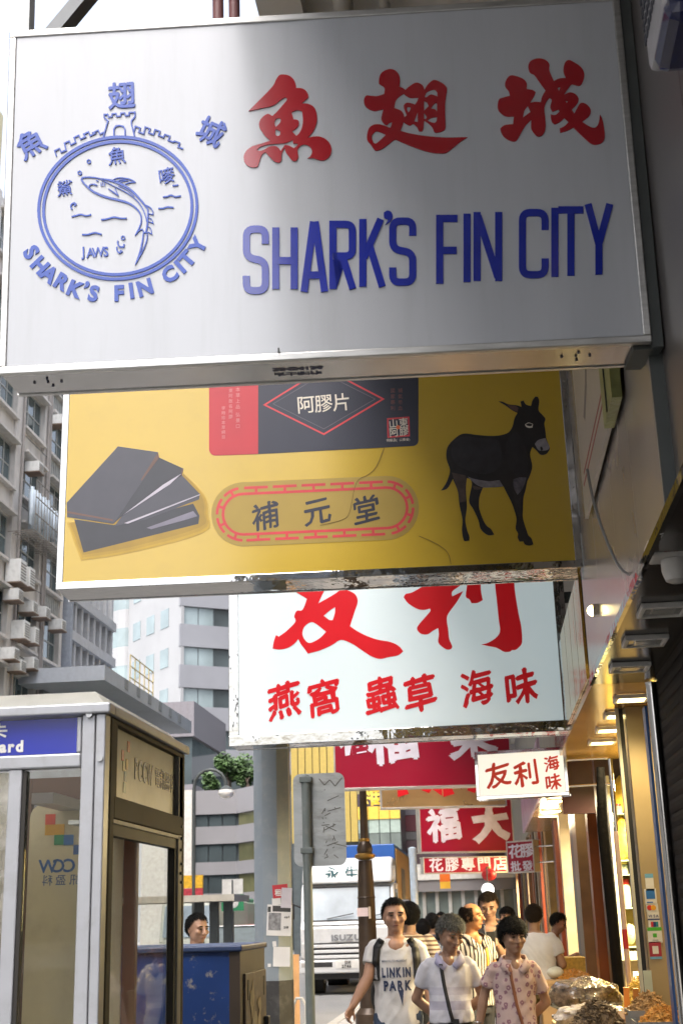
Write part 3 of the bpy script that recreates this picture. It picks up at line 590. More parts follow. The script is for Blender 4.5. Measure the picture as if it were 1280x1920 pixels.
# ------------------------------------------------------------------ white sign with the fish emblem
S1 = Sign('projecting_sign', 'large white lightbox sign with round blue fish emblem and red brush characters', (-3, 702), (1222, 641), 59, 4.12, .23, tilt=3.6)
WPAN = mat('white_acrylic', (.50, .525, .57), .13, var=.03, scale=2, dirt=.22, dscale=7, coat=.0, ior=1.7, stretch=(2.2, 1, .22), dcol=(.36, .37, .38))
S1.frame(.028, ALU, mat('sign_steel_sheet', (.46, .46, .46), .22, 1.0, var=.1, scale=2.5, bump=.12, bscale=2, dirt=.25, dscale=4))
S1.panel(.028, WPAN)
RED = mat('red_acrylic', srgb('a0101f'), .14, var=.06, scale=5, ior=1.75)
BLUE = mat('blue_acrylic', srgb('1a2b9e'), .14, var=.10, scale=7, ior=1.75)
SKYB = mat('pale_blue_acrylic', srgb('2a4fb4'), .25, var=.05, scale=5, ior=1.55)
T1 = .0035; Y1 = .0056
YU = [(165,495),(260,400),(370,290),(460,190),(500,110),(540,62),(600,57),(660,75),(705,115),(730,170),(738,220),(790,220),(840,240),(875,285),(880,330),(845,365),(800,403),(860,405),(920,425),(965,470),(985,550),(980,640),(950,720),(915,770),(872,820),(930,805),(1000,800),(1070,820),(1130,870),(1160,940),(1150,1010),(1110,1065),(1055,1088),(1000,1080),(940,1062),(872,1062),(905,1040),(925,990),(915,945),(880,910),(830,898),(785,915),(755,955),(755,1000),(762,1045),(745,1085),(715,1098),(680,1080),(640,1030),(612,990),(598,945),(575,975),(562,1020),(560,1080),(540,1115),(500,1112),(450,1080),(410,1035),(370,992),(335,1010),(308,1060),(290,1120),(275,1160),(235,1173),(180,1165),(130,1130),(108,1080),(112,1020),(150,960),(220,915),(320,885),(400,860),(430,850),(380,810),(330,750),(295,690),(295,630),(330,570),(395,530),(450,555),(500,510),(570,430),(620,370),(628,345),(605,333),(560,355),(490,410),(430,440),(340,458),(260,475)]
YUH = [[(480,620),(500,588),(540,582),(552,605),(540,640),(492,688),(478,660)], [(490,715),(540,735),(545,770),(530,793),(505,793),(487,770)],
 [(680,512),(720,492),(770,486),(808,500),(815,570),(815,640),(800,710),(770,765),(738,795),(715,770),(685,738),(740,700),(770,650),(765,615),(740,598),(705,597),(695,560)],
 [(265,965),(300,930),(370,905),(450,892),(560,885),(625,875),(695,842),(700,885),(765,888),(740,915),(710,942),(660,915),(605,900),(580,930),(552,975),(520,935),(470,915),(410,925),(350,960),(300,975)]]
CHI = [(232,190),(245,115),(290,70),(355,50),(410,65),(450,110),(462,170),(457,245),(490,255),(522,278),(570,235),(640,198),(700,220),(722,255),(728,278),(760,225),(810,178),(845,170),(900,190),(955,230),(975,270),(965,350),(955,430),(955,560),(958,690),(930,725),(880,743),(840,740),(815,690),(780,650),(730,612),(722,640),(718,700),(705,730),(670,728),(650,690),(620,655),(600,650),(575,665),(540,655),(502,628),(485,680),(468,725),(560,750),(700,775),(860,792),(1000,798),(1130,795),(1198,795),(1120,845),(1040,910),(965,965),(880,970),(800,960),(700,935),(580,890),(480,850),(408,822),(340,870),(270,920),(205,940),(175,920),(140,870),(105,825),(105,760),(125,695),(170,660),(230,652),(300,670),(355,692),(370,660),(375,628),(345,640),(320,665),(285,645),(258,600),(265,550),(280,490),(230,500),(180,507),(120,485),(75,440),(70,380),(95,340),(150,342),(215,345),(290,322),(292,255),(240,215)]
CHIH = [[(400,475),(415,400),(450,355),(505,320),(535,345),(580,365),(662,362),(650,400),(625,438),(590,425),(540,418),(508,440),(505,480),(535,555),(512,575),(495,530),(465,500)],
 [(537,490),(545,462),(575,465),(575,490),(555,525)], [(655,520),(655,628),(618,622)], [(732,352),(760,300),(830,275),(865,300),(870,350),(800,328),(748,360)],
 [(725,398),(755,415),(775,455),(725,505)], [(800,480),(840,425),(865,420),(865,515),(845,490)], [(725,528),(757,575),(740,598),(725,592)], [(760,610),(800,585),(865,572),(860,615),(840,637),(800,630)], [(155,800),(170,755),(215,730),(310,767),(210,858),(175,855)]]
SHING = [(405,140),(425,85),(480,55),(550,52),(605,75),(637,120),(637,185),(685,297),(740,270),(818,262),(792,210),(790,150),(810,90),(850,68),(910,95),(980,145),(1015,210),(1010,280),(980,340),(940,348),(880,335),(840,380),(795,448),(860,420),(920,440),(955,490),(940,545),(880,610),(908,652),(950,570),(985,535),(1040,550),(1082,600),(1085,650),(1060,690),(992,742),(1050,780),(1110,808),(1150,795),(1175,745),(1188,662),(1210,710),(1228,780),(1240,900),(1215,965),(1150,992),(1090,980),(1030,930),(960,865),(898,805),(830,840),(755,862),(748,815),(800,790),(845,745),(800,700),(750,745),(695,770),(660,735),(648,660),(700,668),(748,628),(735,608),(670,632),(645,580),(662,505),(640,480),(600,530),(580,600),(590,700),(595,800),(575,870),(530,903),(490,890),(450,840),(435,800),(438,720),(380,780),(330,860),(275,950),(210,948),(150,915),(110,860),(100,815),(150,778),(240,768),(248,685),(160,682),(100,640),(72,590),(85,500),(140,475),(205,458),(190,405),(152,350),(165,285),(210,237),(280,245),(350,275),(388,320),(388,385),(450,395),(488,418),(470,465),(425,535),(480,525),(542,528),(555,470),(595,398),(550,340),(475,235),(425,205)]
SHINGH = [[(400,570),(430,635),(348,695),(365,620)], [(725,370),(757,360),(740,405)], [(808,510),(838,515),(825,540)]]
S1.shape('character', [YU]+YUH, RED, T1, Y1, (440, 130, 6.4))
S1.shape('character', [CHI]+CHIH, RED, T1, Y1, (670, 120, 5.818))
S1.shape('character', [SHING]+SHINGH, RED, T1, Y1, (920, 100, 5.818))
# tall condensed latin letters, as strokes in a unit box
c_ = .16
GL = {'S': [[(1, .76), (1, 1), (0, 1), (0, .54), (1, .48), (1, 0), (0, 0), (0, .24)]],
 'H': [[(0, 0), (0, 1)], [(1, 0), (1, 1)], [(0, .46), (1, .46)]], 'A': [[(0, -.07), (.46, 1.07)], [(.54, 1.07), (1, -.07)], [(.2, .2), (.8, .2)]],
 'R': [[(0, -.06), (0, 1), (1, 1), (1, .48), (0, .48)], [(.5, .48), (1.02, -.06)]],
 'K': [[(0, -.06), (0, 1.06)], [(.92, 1.06), (.06, .42)], [(.35, .62), (1, -.06)]], 'F': [[(0, -.06), (0, 1), (1.1, 1)], [(0, .48), (1.05, .48)]],
 'I': [[(.5, -.06), (.5, 1.06)]], 'N': [[(0, -.06), (0, 1.06)], [(1, -.06), (1, 1.06)], [(.04, 1.0), (.96, 0)]],
 'C': [[(1, .72), (1, 1), (0, 1), (0, 0), (1, 0), (1, .26)]],
 'T': [[(-.25, 1), (1.25, 1)], [(.5, 1), (.5, -.06)]], 'Y': [[(.02, 1.06), (.5, .42)], [(.98, 1.06), (.5, .42)], [(.5, .5), (.5, -.06)]]}
def fillet(pts, r, n=5):
    P = [Vector(p) for p in pts]; out = [P[0]]
    for i in range(1, len(P)-1):
        if len(P) == 5 and i == 1: out.append(P[i]); continue      # keep the square corner of an R
        a, b = P[i-1]-P[i], P[i+1]-P[i]; k = min(r, a.length*.48, b.length*.48); p, q = P[i]+a.normalized()*k, P[i]+b.normalized()*k
        for j in range(n+1): t = j/n; out.append(p*(1-t)**2+P[i]*2*t*(1-t)+q*t*t)
    return [tuple(v) for v in out+[P[-1]]]
for ch, x0, y0, x1, y1 in (('S',455,422,504,551),('H',510,419,558,548),('A',563,416,615,545),('R',617,413,667,541),('K',673,410,723,537),('S',729,407,780,535),('F',817,402,861,531),('I',866,400,884,528),('N',887,397,941,526),('C',972,391,1028,521),('I',1030,389,1049,518),('T',1047,386,1092,516),('Y',1094,382,1150,514)):
    W = 13.5; hw = W/2; o = None
    for k, st in enumerate(GL[ch]):
        bx0, bx1 = x0+hw, x1-hw
        if ch == 'I': bx0, bx1 = x0+hw, x1-hw
        if ch == 'A': W2 = W*.92
        sl = -.055*(x1-x0)*0
        pts = [((bx0+(bx1-bx0)*px), (y1-hw)+((y0+hw)-(y1-hw))*pz) for px, pz in st]
        lp = strip(fillet(pts, 15 if ch in 'SC' else 13) if ch in 'SCR' else pts, W, smooth=False)
        q = S1.shape('letter' if o is None else 'letter_stroke', lp, BLUE, T1, Y1-.0004*k, sm=False, parent=o)
        o = o or q
S1.shape('apostrophe', [[(719,398),(726,394),(733,397),(736,405),(732,414),(722,421),(727,411),(720,408)]], BLUE, T1, Y1-.0003)
# round emblem
EX = (20, 140, 3.048)
def ell(rx, ry, n=72): return [(612+rx*math.cos(2*math.pi*k/n), 760+ry*math.sin(2*math.pi*k/n)-(rx*math.cos(2*math.pi*k/n))*.03) for k in range(n)]
for rx, ry in ((452, 406), (424, 380)): S1.line('emblem_ring', ell(rx, ry), 17, SKYB, T1, Y1, EX, closed=True, smooth=False)
def cren(pts, w=9): S1.line('emblem_castle', pts, w, SKYB, T1, Y1-.0004, EX, smooth=False)
cren([(528,360),(552,275),(556,262),(535,243),(535,225),(555,225),(560,240),(578,238),(580,222),(602,220),(606,236),(628,234),(630,218),(652,217),(657,232),(676,230),(678,214),(710,212),(710,238),(690,262),(690,280),(708,350)], 8)
cren([(590,345),(590,310),(600,292),(622,288),(645,294),(654,312),(654,345)], 8)
def battle(p, q, n, up):
    pts = [p]; p = Vector(p); q = Vector(q); d = (q-p)/n; nn = Vector((d.y, -d.x)).normalized()*24
    for k in range(n):
        a = p+d*k; bow = Vector((0, -34*math.sin(math.pi*(k+.5)/n)))
        pts += [tuple(a+nn+bow), tuple(a+d*.5+nn+bow), tuple(a+d*.5+bow), tuple(a+d+bow)]
    return pts
cren(battle((262, 465), (538, 335), 5, 1), 8); cren(battle((704, 325), (985, 432), 5, 1), 8)
for ch, x, y, sz, rot in (('魚', 115, 390, 160, 28), ('翅', 635, 115, 160, 2), ('城', 1145, 322, 160, -28)):
    S1.char(ch, EX[0]+x/EX[2], EX[1]+y/EX[2], sz/EX[2], SKYB, rot, 0, T1, Y1, heavy=.024)
for ch, x, y, sz, rot in (('魚', 608, 460, 105, 3), ('鯊', 310, 645, 92, 3), ('嘜', 890, 575, 98, 8)):
    S1.char(ch, EX[0]+x/EX[2], EX[1]+y/EX[2], sz/EX[2], SKYB, rot, 0, T1, Y1, shear=.06, heavy=.013)
for ch, x, y in (('S',118,1012),('H',168,1087),('A',222,1137),('R',296,1182),('K',372,1224),('’',436,1200),('S',474,1248),('F',620,1246),('I',690,1232),('N',767,1214),('C',908,1138),('I',968,1095),('T',1008,1050),('Y',1070,972)):
    a = math.degrees(math.atan2(x-612, (y-760)*1.25))
    S1.char(ch, EX[0]+x/EX[2], EX[1]+y/EX[2], 118/EX[2], SKYB, a, .05, T1, Y1)
for k, ch in enumerate('JAWS'): S1.char(ch, EX[0]+(412+k*44)/EX[2], EX[1]+(1018-k*3)/EX[2], 76/EX[2], SKYB, 3, .022, T1, Y1, sx=.85)
SX = (140, 270, 6.095)
def shk(p, w): S1.line('emblem_fish', p, w, SKYB, T1, Y1-.0002*random.randint(0, 3), SX)
shk([(330,400),(240,380),(150,374),(95,380),(80,405),(120,460),(200,530),(300,580),(400,612),(520,640),(620,672),(700,727),(748,790),(762,860),(745,935),(690,1042)], [12,14,16,18,20,20,22,24,24,24,22,20,18,16,14,8])
shk([(300,390),(420,412),(500,440),(590,485),(670,545),(745,625),(800,692),(838,745)], [10,26,30,24,24,22,22,14])
shk([(425,412),(480,386),(560,384),(640,402),(690,430),(630,436),(575,455)], [8,10,12,16,10,12,8])
shk([(450,430),(540,405),(580,400)], 10); shk([(510,440),(570,415),(610,415)], 10)
shk([(300,400),(420,462),(540,522),(640,582),(720,652),(780,742),(812,832),(822,890)], [8,10,10,11,12,14,12,8])
shk([(500,472),(600,522),(680,592)], 9)
shk([(800,690),(862,722),(895,770),(893,802),(835,790)], [14,14,12,10,8]); shk([(838,830),(880,858),(898,902),(845,880)], 10); shk([(832,930),(870,965),(880,1025),(835,1000)], 10)
shk([(838,745),(836,830),(828,930),(812,1015)], [14,18,20,16]); shk([(688,1042),(735,985),(772,970),(800,1015)], [8,14,14,12])
shk([(785,1010),(772,1120),(740,1250),(690,1382)], [14,18,20,8]); shk([(830,1010),(822,1100),(775,1220),(690,1382)], [12,12,16,6])
shk([(385,505),(440,545),(500,588)], [10,16,10]); shk([(462,505),(480,545),(500,588)], 12); shk([(165,490),(175,465),(210,455),(260,468)], 14)
for x in (300, 320, 342): shk([(x, 430+abs(x-320)*.3), (x+3, 478)], 10)
shk([(246,408),(262,418),(272,420)], 12)
for p in ([(300,860),(360,855),(450,832),(520,845),(595,845)], [(85,1030),(150,1030),(235,1010),(308,1030)], [(955,732),(1010,730),(1060,715),(1130,722)], [(1008,602),(1060,595),(1100,580),(1150,598),(1215,588)], [(-35,825),(10,815),(70,800),(130,815),(190,802)], [(1118,472),(1150,468),(1185,462)],
          [(492,1100),(495,1140),(520,1170),(560,1170),(565,1140)], [(482,1170),(485,1210),(510,1240),(538,1225),(520,1210)], [(-30,745),(-45,710),(-30,680),(0,670),(15,685),(-5,705)]): shk(p, 17)
for x, y in ((162, 195), (58, 325), (553, 1068)):
    S1.line('emblem_bubble', [(x+20*math.cos(k*math.pi/8), y+20*math.sin(k*math.pi/8)) for k in range(16)], 13, SKYB, T1, Y1, SX, closed=True, smooth=False)
# maker's name stencilled on the underside, bracket, screws
INK = mat('stencil_ink', (.03, .035, .08), .6)
def under(ch, u, d, size, m=INK):
    v, f = glyph(ch, .05 if ord(ch) < 256 else .03, .004); V = np.stack([u+v[:, 0]*size*1.25, d+v[:, 2]*size, .0035+v[:, 1]*.1-.0004], 1)
    me = bpy.data.meshes.new('character'); me.from_pydata(V.tolist(), [], f); link('character', me, m, S1.t)
for k, ch in enumerate('占士制作'): under(ch, .968+k*.044, .140, .038)
for k, ch in enumerate('25454136'): under(ch, .972+k*.0225, .088, .042)
for cu_, cd_ in ((.15, .11), (2.06, .11)):
    for k, (a, b) in enumerate(((0, 0), (.05, 0), (-.05, 0), (.008, .04), (.006, -.035))):
        MB().lathe((cu_+a, cd_+b, -.001), [(.005, 0), (.005, .006)], 8).build('drain_hole', INK, S1.t, world=False)
MB().bar((S1.w/2-.15, -.004, .028), (S1.w/2-.15, -.004, .045), .006).build('screw', DARKSTEEL, S1.t, world=False)
# side bracket strip fixed to the building and corner plate
m = MB(); m.box((S1.w+.001, .02, -.01), (S1.w+.042, .20, S1.h+.25)); m.build('mounting_angle', DARKSTEEL, S1.t, world=False)
m = MB(); m.prism([(S1.w-.06, .04), (S1.w+.01, .04), (S1.w+.02, .14), (S1.w+.0, .25), (S1.w-.06, .25)], -.012, .06); m.build('corner_plate', mat('oxidised_plate', (.09, .10, .095), .6, .3, dirt=.6), S1.t, world=False)
# steel trusses that carry it, above
m = MB(); m.bar((0.02, .1, S1.h), (0.02, .1, S1.h+1.4), .07); m.build('truss_post', GALV, S1.t, world=False)
m = MB(); m.bar((.1, .12, S1.h+.0), (1.05, .12, S1.h+1.25), .075, .05); m.build('truss_brace', mat('weathered_angle', (.16, .17, .18), .5, .5, dirt=.4), S1.t, world=False)
m = MB(); m.bar((0.0, .1, S1.h+1.4), (S1.w, .1, S1.h+1.4), .07); m.build('truss_rail', GALV, S1.t, world=False)
for u in (S1.w*.335, S1.w*.363):
    MB().tube([(u, .2, S1.h-.02), (u, .2, S1.h+2.2)], .022).build('hanger_pipe', mat('maroon_pipe', (.20, .09, .095), .5), S1.t, world=False)

# ------------------------------------------------------------------ yellow sign with donkey
S2 = Sign('projecting_sign', 'yellow printed sign with a black donkey and a stack of dark glue slabs', (104, 1106), (1093, 1063), 560, 7.4, .30)
YEL = mat('yellow_print', srgb('c4a638'), .22, var=.03, scale=1.4, dirt=.06, dscale=5, ior=1.62)
S2.frame(.045, STEEL, STEEL, depth=.30); S2.panel(.045, YEL, recess=.003)
PT = .0012; PY = .0026
DK = mat('print_charcoal', srgb('3d3f47'), .35, var=.08, scale=8); DK2 = mat('print_slate', srgb('4c4d57'), .35, var=.08, scale=7)
LT = mat('print_glare', srgb('b9b4c2'), .35); EDG = mat('print_brown_edge', srgb('6b5148'), .35)
GX = (100, 700, 2.286)
def pr(nm, loops, m, lay, xf, sm=False): return S2.shape(nm, loops, m, PT, PY-.0005*lay, xf, sm=sm)
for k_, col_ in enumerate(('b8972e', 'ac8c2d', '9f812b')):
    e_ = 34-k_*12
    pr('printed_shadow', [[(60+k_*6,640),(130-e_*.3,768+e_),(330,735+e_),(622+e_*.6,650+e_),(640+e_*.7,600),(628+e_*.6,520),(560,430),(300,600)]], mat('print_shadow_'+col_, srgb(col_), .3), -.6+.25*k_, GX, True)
pr('printed_slab', [[(90,625),(258,650),(600,558),(627,610),(622,645),(130,768)]], DK, 0, GX)
pr('printed_slab', [[(550,435),(628,517),(625,540),(400,625),(262,655),(300,605)]], DK2, 1, GX)
pr('printed_slab', [[(452,360),(558,408),(552,436),(300,607),(255,648)]], DK, 2, GX)
pr('printed_slab', [[(278,313),(450,338),(452,360),(258,645),(60,615),(58,555)]], DK2, 3, GX)
pr('printed_edge', [[(60,590),(255,626),(258,634),(60,598)]], EDG, 4, GX); pr('printed_edge', [[(450,338),(454,362),(380,460),(376,456)]], EDG, 4, GX)
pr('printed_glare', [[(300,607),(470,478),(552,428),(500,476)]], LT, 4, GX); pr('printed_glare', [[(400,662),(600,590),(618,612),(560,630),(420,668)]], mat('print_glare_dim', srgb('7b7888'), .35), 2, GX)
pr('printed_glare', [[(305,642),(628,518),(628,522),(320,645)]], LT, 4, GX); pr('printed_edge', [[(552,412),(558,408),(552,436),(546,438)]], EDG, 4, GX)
CRIM = mat('print_crimson', srgb('b8323c'), .36, var=.05, scale=6); NAVY = mat('print_navy', srgb('2c2f3f'), .36, var=.05, scale=6)
PALE = mat('print_pale_ink', srgb('d9d2c4'), .4); PINK = mat('print_pink_ink', srgb('cf8a8c'), .4); OLV = mat('print_olive', srgb('a58d43'), .38, var=.04); ROSE = mat('print_rose', srgb('c93f47'), .38)
pr('printed_box', [[(392,640),(484,640),(484,851)]+[(404+12*math.cos(R(90+k*15)), 842+12*math.sin(R(90+k*15))) for k in range(7)]], CRIM, 0, None)
pr('printed_box', [[(484,640),(784,625),(784,826)]+[(773+11*math.cos(R(k*15)), 826+10*math.sin(R(k*15))) for k in range(7)]+[(484,851)]], NAVY, 0, None)
S2.line('printed_diamond', [(496,759),(607,814),(718,748),(607,690)], 3.0, ROSE, PT, PY-.0006, closed=True, smooth=False)
S2.line('printed_diamond', [(512,757),(607,804),(703,748),(607,700)], 1.2, mat('print_grey_line', srgb('5a5660'), .4), PT, PY-.0006, closed=True, smooth=False)
for k, ch in enumerate('阿膠片'): S2.char(ch, 573+k*33.5, 758-k*2.2, 35, PALE, 3, .006, PT, PY-.0006)
for k, ch in enumerate('本草上品弘景口'): S2.char(ch, 446, 730+k*10.8+(4 if k > 3 else 0), 8.5, PINK, 0, .004, PT, PY-.0006)
for k, ch in enumerate('東阿故名阿膠'): S2.char(ch, 432.5, 732+k*9.8, 8, PINK, 0, .004, PT, PY-.0006)
for k, ch in enumerate('李時珍本草綱目'): S2.char(ch, 419, 765+k*9, 7.5, PINK, 0, .004, PT, PY-.0006)
pr('printed_seal', [[(725,784),(767,781),(768,818),(726,821)]], ROSE, 1, None); pr('printed_seal', [[(728,787),(764,784),(765,815),(729,818)]], NAVY, 2, None)
for ch, x, y in (('山', 737, 794), ('東', 756, 792), ('阿', 738, 810), ('膠', 757, 808)): S2.char(ch, x, y, 18, PALE, 3, .01, PT, PY-.0016)
pr('printed_dot', [[(746+4*math.cos(k*.7), 801+4*math.sin(k*.7)) for k in range(9)]], mat('print_orange', srgb('d8643a'), .4), 4, None)
for c0, col0 in ((736, '國家專利'), (750, '補氣養血')):
    for k, ch in enumerate(col0): S2.char(ch, c0, 732+k*11, 9, mat('print_brown_ink', srgb('7a4a48'), .4), 0, .004, PT, PY-.0006)
for k, ch in enumerate('特級品(山東省)'): S2.char(ch, 727+k*6, 825.5-k*.3, 6, PALE, 3, .004, PT, PY-.0006, center=(.5, .38))
def stad(r, n=14):
    A, B = Vector((456, 964)), Vector((725, 952)); d = (B-A).normalized(); nn = Vector((-d.y, d.x)); out = []
    for k in range(n+1): t = math.pi/2-math.pi*k/n; out.append(tuple(B+(d*math.cos(t)+nn*math.sin(t))*r))
    for k in range(n+1): t = -math.pi/2-math.pi*k/n; out.append(tuple(A+(d*math.cos(t)+nn*math.sin(t))*r))
    return out
pr('printed_plaque', [stad(60)], OLV, 0, None)
S2.line('printed_border', stad(38), 5, ROSE, PT, PY-.0006, closed=True, smooth=False)
q = stad(49, 16); A, B = Vector((456, 964)), Vector((725, 952)); d = (B-A).normalized(); nn = Vector((-d.y, d.x))
for sgn in (1, -1):
    for k in range(5):
        a = A+d*((B-A).length*(k+.07)/5)+nn*sgn*49; b = A+d*((B-A).length*(k+.9)/5)+nn*sgn*49; c = (a+b)/2
        S2.line('printed_border', [tuple(a), tuple(b)], 5, ROSE, PT, PY-.0006, smooth=False); S2.line('printed_border', [tuple(c-nn*sgn*2), tuple(c-nn*sgn*9)], 5, ROSE, PT, PY-.0008, smooth=False)
for cen, a0 in ((B, 0), (A, 180)):
    for k in range(4):
        t0 = R(-86+k*44); arc = []
        for j in range(6):
            t = t0+R(36)*j/5; dd = d*math.cos(t+R(a0))+nn*math.sin(t+R(a0)); arc.append(tuple(cen+dd*49))
        S2.line('printed_border', arc, 5, ROSE, PT, PY-.0006, smooth=False)
        t = t0+R(18); dd = d*math.cos(t+R(a0))+nn*math.sin(t+R(a0)); S2.line('printed_border', [tuple(cen+dd*47), tuple(cen+dd*39)], 5, ROSE, PT, PY-.0008, smooth=False)
for ch, x, y in (('補', 498, 967), ('元', 594, 958), ('堂', 686, 955)): S2.char(ch, x, y, 54, NAVY, 4, 0, PT, PY-.0006, shear=.12, wob=.012, heavy=.016)
DX = (810, 730, 5.333)
DON = [(660,120),(700,122),(760,148),(850,160),(890,175),(880,120),(910,110),(935,150),(985,165),(1000,110),(1030,70),(1055,75),(1068,120),(1060,205),(1095,250),(1130,295),(1118,340),(1130,420),(1138,490),(1172,580),(1160,620),(1130,650),(1080,652),(1040,610),(1000,575),(975,650),(998,770),(970,870),(948,920),(930,1010),(910,1080),(905,1200),(905,1290),(945,1420),(960,1460),(990,1490),(1010,1550),(970,1560),(925,1550),(910,1520),(870,1522),(852,1480),(855,1440),(832,1390),(840,1300),(825,1230),(790,1130),(745,1040),(710,970),(640,978),(505,980),(475,1060),(465,1130),(470,1200),(510,1310),(545,1365),(585,1395),(618,1452),(570,1460),(525,1440),(480,1390),(460,1310),(410,1200),(368,1130),(375,1050),(395,950),(380,900),(345,885),(335,1000),(345,1170),(330,1300),(345,1400),(370,1470),(370,1512),(320,1518),(305,1480),(295,1400),(300,1300),(270,1150),(255,1020),(205,895),(150,990),(85,1012),(130,950),(160,880),(175,800),(140,690),(150,580),(220,495),(310,442),(450,455),(580,465),(680,458),(760,430),(800,370),(820,290),(850,235),(800,210),(730,160)]
COAT = mat('print_donkey_coat', srgb('1a181b'), .36, var=.4, scale=9, dirt=.6, dscale=3, dcol=(.035, .028, .026)); GREYC = mat('print_donkey_grey', srgb('77737a'), .38, var=.3, scale=30); BRN = mat('print_donkey_brown', srgb('4a3d38'), .38, var=.3, scale=22)
pr('printed_donkey', [DON], COAT, 0, DX, True)
pr('donkey_flank', [[(215,520),(320,470),(500,490),(640,500),(690,600),(670,760),(560,840),(420,830),(260,760),(190,650)]], mat('print_donkey_sheen', srgb('27252b'), .36, var=.35, scale=14), .5, DX, True); pr('donkey_shoulder', [[(760,480),(840,420),(920,560),(955,700),(940,830),(850,870),(770,780),(730,620)]], mat('print_donkey_sheen2', srgb('242126'), .36, var=.4, scale=12), .5, DX, True)
pr('donkey_leg', [[(800,1010),(850,1070),(890,1020),(885,1200),(880,1290),(850,1240),(825,1120)]], mat('print_donkey_sheen3', srgb('2b2729'), .36, var=.4, scale=20), .5, DX, True)
pr('donkey_muzzle', [[(1130,486),(1150,530),(1170,575),(1150,606),(1085,612),(1055,602),(1022,545),(1060,505)]], mat('print_donkey_muzzle', srgb('8f8b92'), .38, var=.2, scale=30), 1, DX, True)
pr('donkey_nostril', [[(1078,575),(1095,572),(1106,600),(1092,616),(1080,600)]], COAT, 2, DX, True)
pr('donkey_belly', [[(352,872),(430,897),(560,917),(670,907),(708,968),(600,978),(500,978),(425,942)]], GREYC, 1, DX, True)
pr('donkey_chest', [[(805,900),(870,880),(940,880),(920,950),(890,1010),(850,1055),(815,990)]], mat('print_donkey_chest', srgb('55525a'), .38, var=.5, scale=40), 1, DX, True)
pr('donkey_thigh', [[(195,830),(330,860),(340,900),(332,1000),(336,1120),(275,1130),(258,1020),(215,900)]], BRN, 1, DX, True); pr('donkey_thigh', [[(398,960),(500,985),(470,1000),(420,1000)]], BRN, 1, DX, True)
pr('donkey_ear', [[(740,150),(830,165),(860,185),(850,225),(800,205)]], mat('print_ear_pink', srgb('5d4642'), .4), 1, DX, True)
pr('donkey_eye', [[(925,350),(960,332),(1005,345),(1000,382),(965,385),(935,372)]], PALE, 1, DX, True); pr('donkey_eye', [[(935,350),(965,338),(1000,350),(985,368),(945,362)]], COAT, 2, DX, True)
for p in ([(720,840),(705,875),(690,890),(668,905),(655,960),(640,975),(600,985)], [(785,1005),(815,1018),(838,1035),(845,1058)]):
    S2.line('crack', p, .9, mat('hairline_crack', srgb('6f5a24'), .5), PT, PY-.002)
for c_px, lab in (((1074, 760), 1),):
    pass
for zz in (.3, .75, 1.2):
    MB().box((S2.w-.002, .05, zz-.03), (S2.w+.06, .22, zz+.03)).build('wall_bracket', DARKSTEEL, S2.t, world=False)

# ------------------------------------------------------------------ white-blue lightbox with red brush characters
S3 = Sign('projecting_sign', 'pale lightbox sign with two huge red characters above six small ones', (429, 1400), (1078, 1369), 960, 10.5, .28)
LB = mat('backlit_pale_acrylic', (.56, .62, .64), .22, var=.03, scale=1.0, ior=1.6, emit=(.75, .9, .93), estr=.10)
S3.frame(.085, STEEL, STEEL, depth=.28); S3.panel(.085, LB, recess=.004)
RV = mat('red_vinyl', srgb('c41722'), .3, var=.06, scale=3, ior=1.5, emit=srgb('d01a22'), estr=.07)
YAU = [(235,130),(150,90),(180,20),(400,-20),(420,-160),(500,-230),(600,-180),(540,-40),(800,-70),(820,-10),(700,40),(510,120),(480,150),(440,235),(580,155),(640,115),(700,125),(760,160),(778,220),(750,310),(712,430),(780,475),(860,515),(950,545),(1060,565),(1130,600),(1168,645),(1120,680),(1040,695),(970,710),(900,690),(820,640),(730,580),(635,547),(560,590),(460,635),(352,665),(320,620),(290,580),(270,540),(235,580),(180,615),(110,630),(50,622),(60,560),(80,505),(103,520),(170,470),(245,392),(235,345),(258,297),(305,290),(340,205),(335,190)]
YAUH = [[(487,340),(540,295),(585,265),(582,320),(565,378),(535,375)], [(305,490),(325,430),(380,395),(430,415),(508,478),(450,535),(370,573),(325,545)]]
S3.shape('character', [YAU]+YAUH, RV, .003, .0038, (500, 1080, 4.571))
LX = (740, 1080, 4.923)
S3.shape('character', [[(80,195),(100,165),(160,150),(265,90),(150,60),(160,-10),(330,-30),(345,-120),(200,-100),(180,-170),(480,-260),(520,-200),(460,-160),(470,-40),(640,-70),(650,0),(615,75),(530,140),(527,188),(630,138),(570,240),(490,350),(478,410),(490,490),(500,580),(528,650),(505,678),(460,670),(400,615),(405,540),(398,480),(350,505),(300,538),(240,532),(205,495),(215,455),(270,390),(325,325),(322,300),(260,313),(200,300),(120,250)]], RV, .003, .0038, LX)
S3.shape('character', [[(680,-120),(790,-140),(790,70),(795,150),(810,222),(760,248),(705,250),(685,215),(655,195),(655,150),(665,75)]], RV, .003, .0038, LX)
S3.shape('character', [[(915,-220),(1090,-240),(1100,60),(1112,180),(1140,350),(1165,470),(1172,610),(1140,660),(1110,682),(1080,684),(1060,698),(1010,700),(970,680),(930,660),(870,648),(795,633),(860,615),(930,570),(968,510),(955,390),(938,220),(922,65)]], RV, .003, .0038, LX)
for ch, x, y in (('燕', 532, 1313), ('窩', 607, 1308), ('蟲', 714, 1303), ('草', 787, 1300), ('海', 893, 1290), ('味', 976, 1288)):
    S3.char(ch, x, y, 70, RV, 3, 0, .003, .0038, shear=.16, sx=.92, wob=.014, heavy=.028)
for zz in (.35, 1.1):
    MB().box((S3.w-.002, .05, zz-.03), (S3.w+.08, .2, zz+.03)).build('wall_bracket', DARKSTEEL, S3.t, world=False)

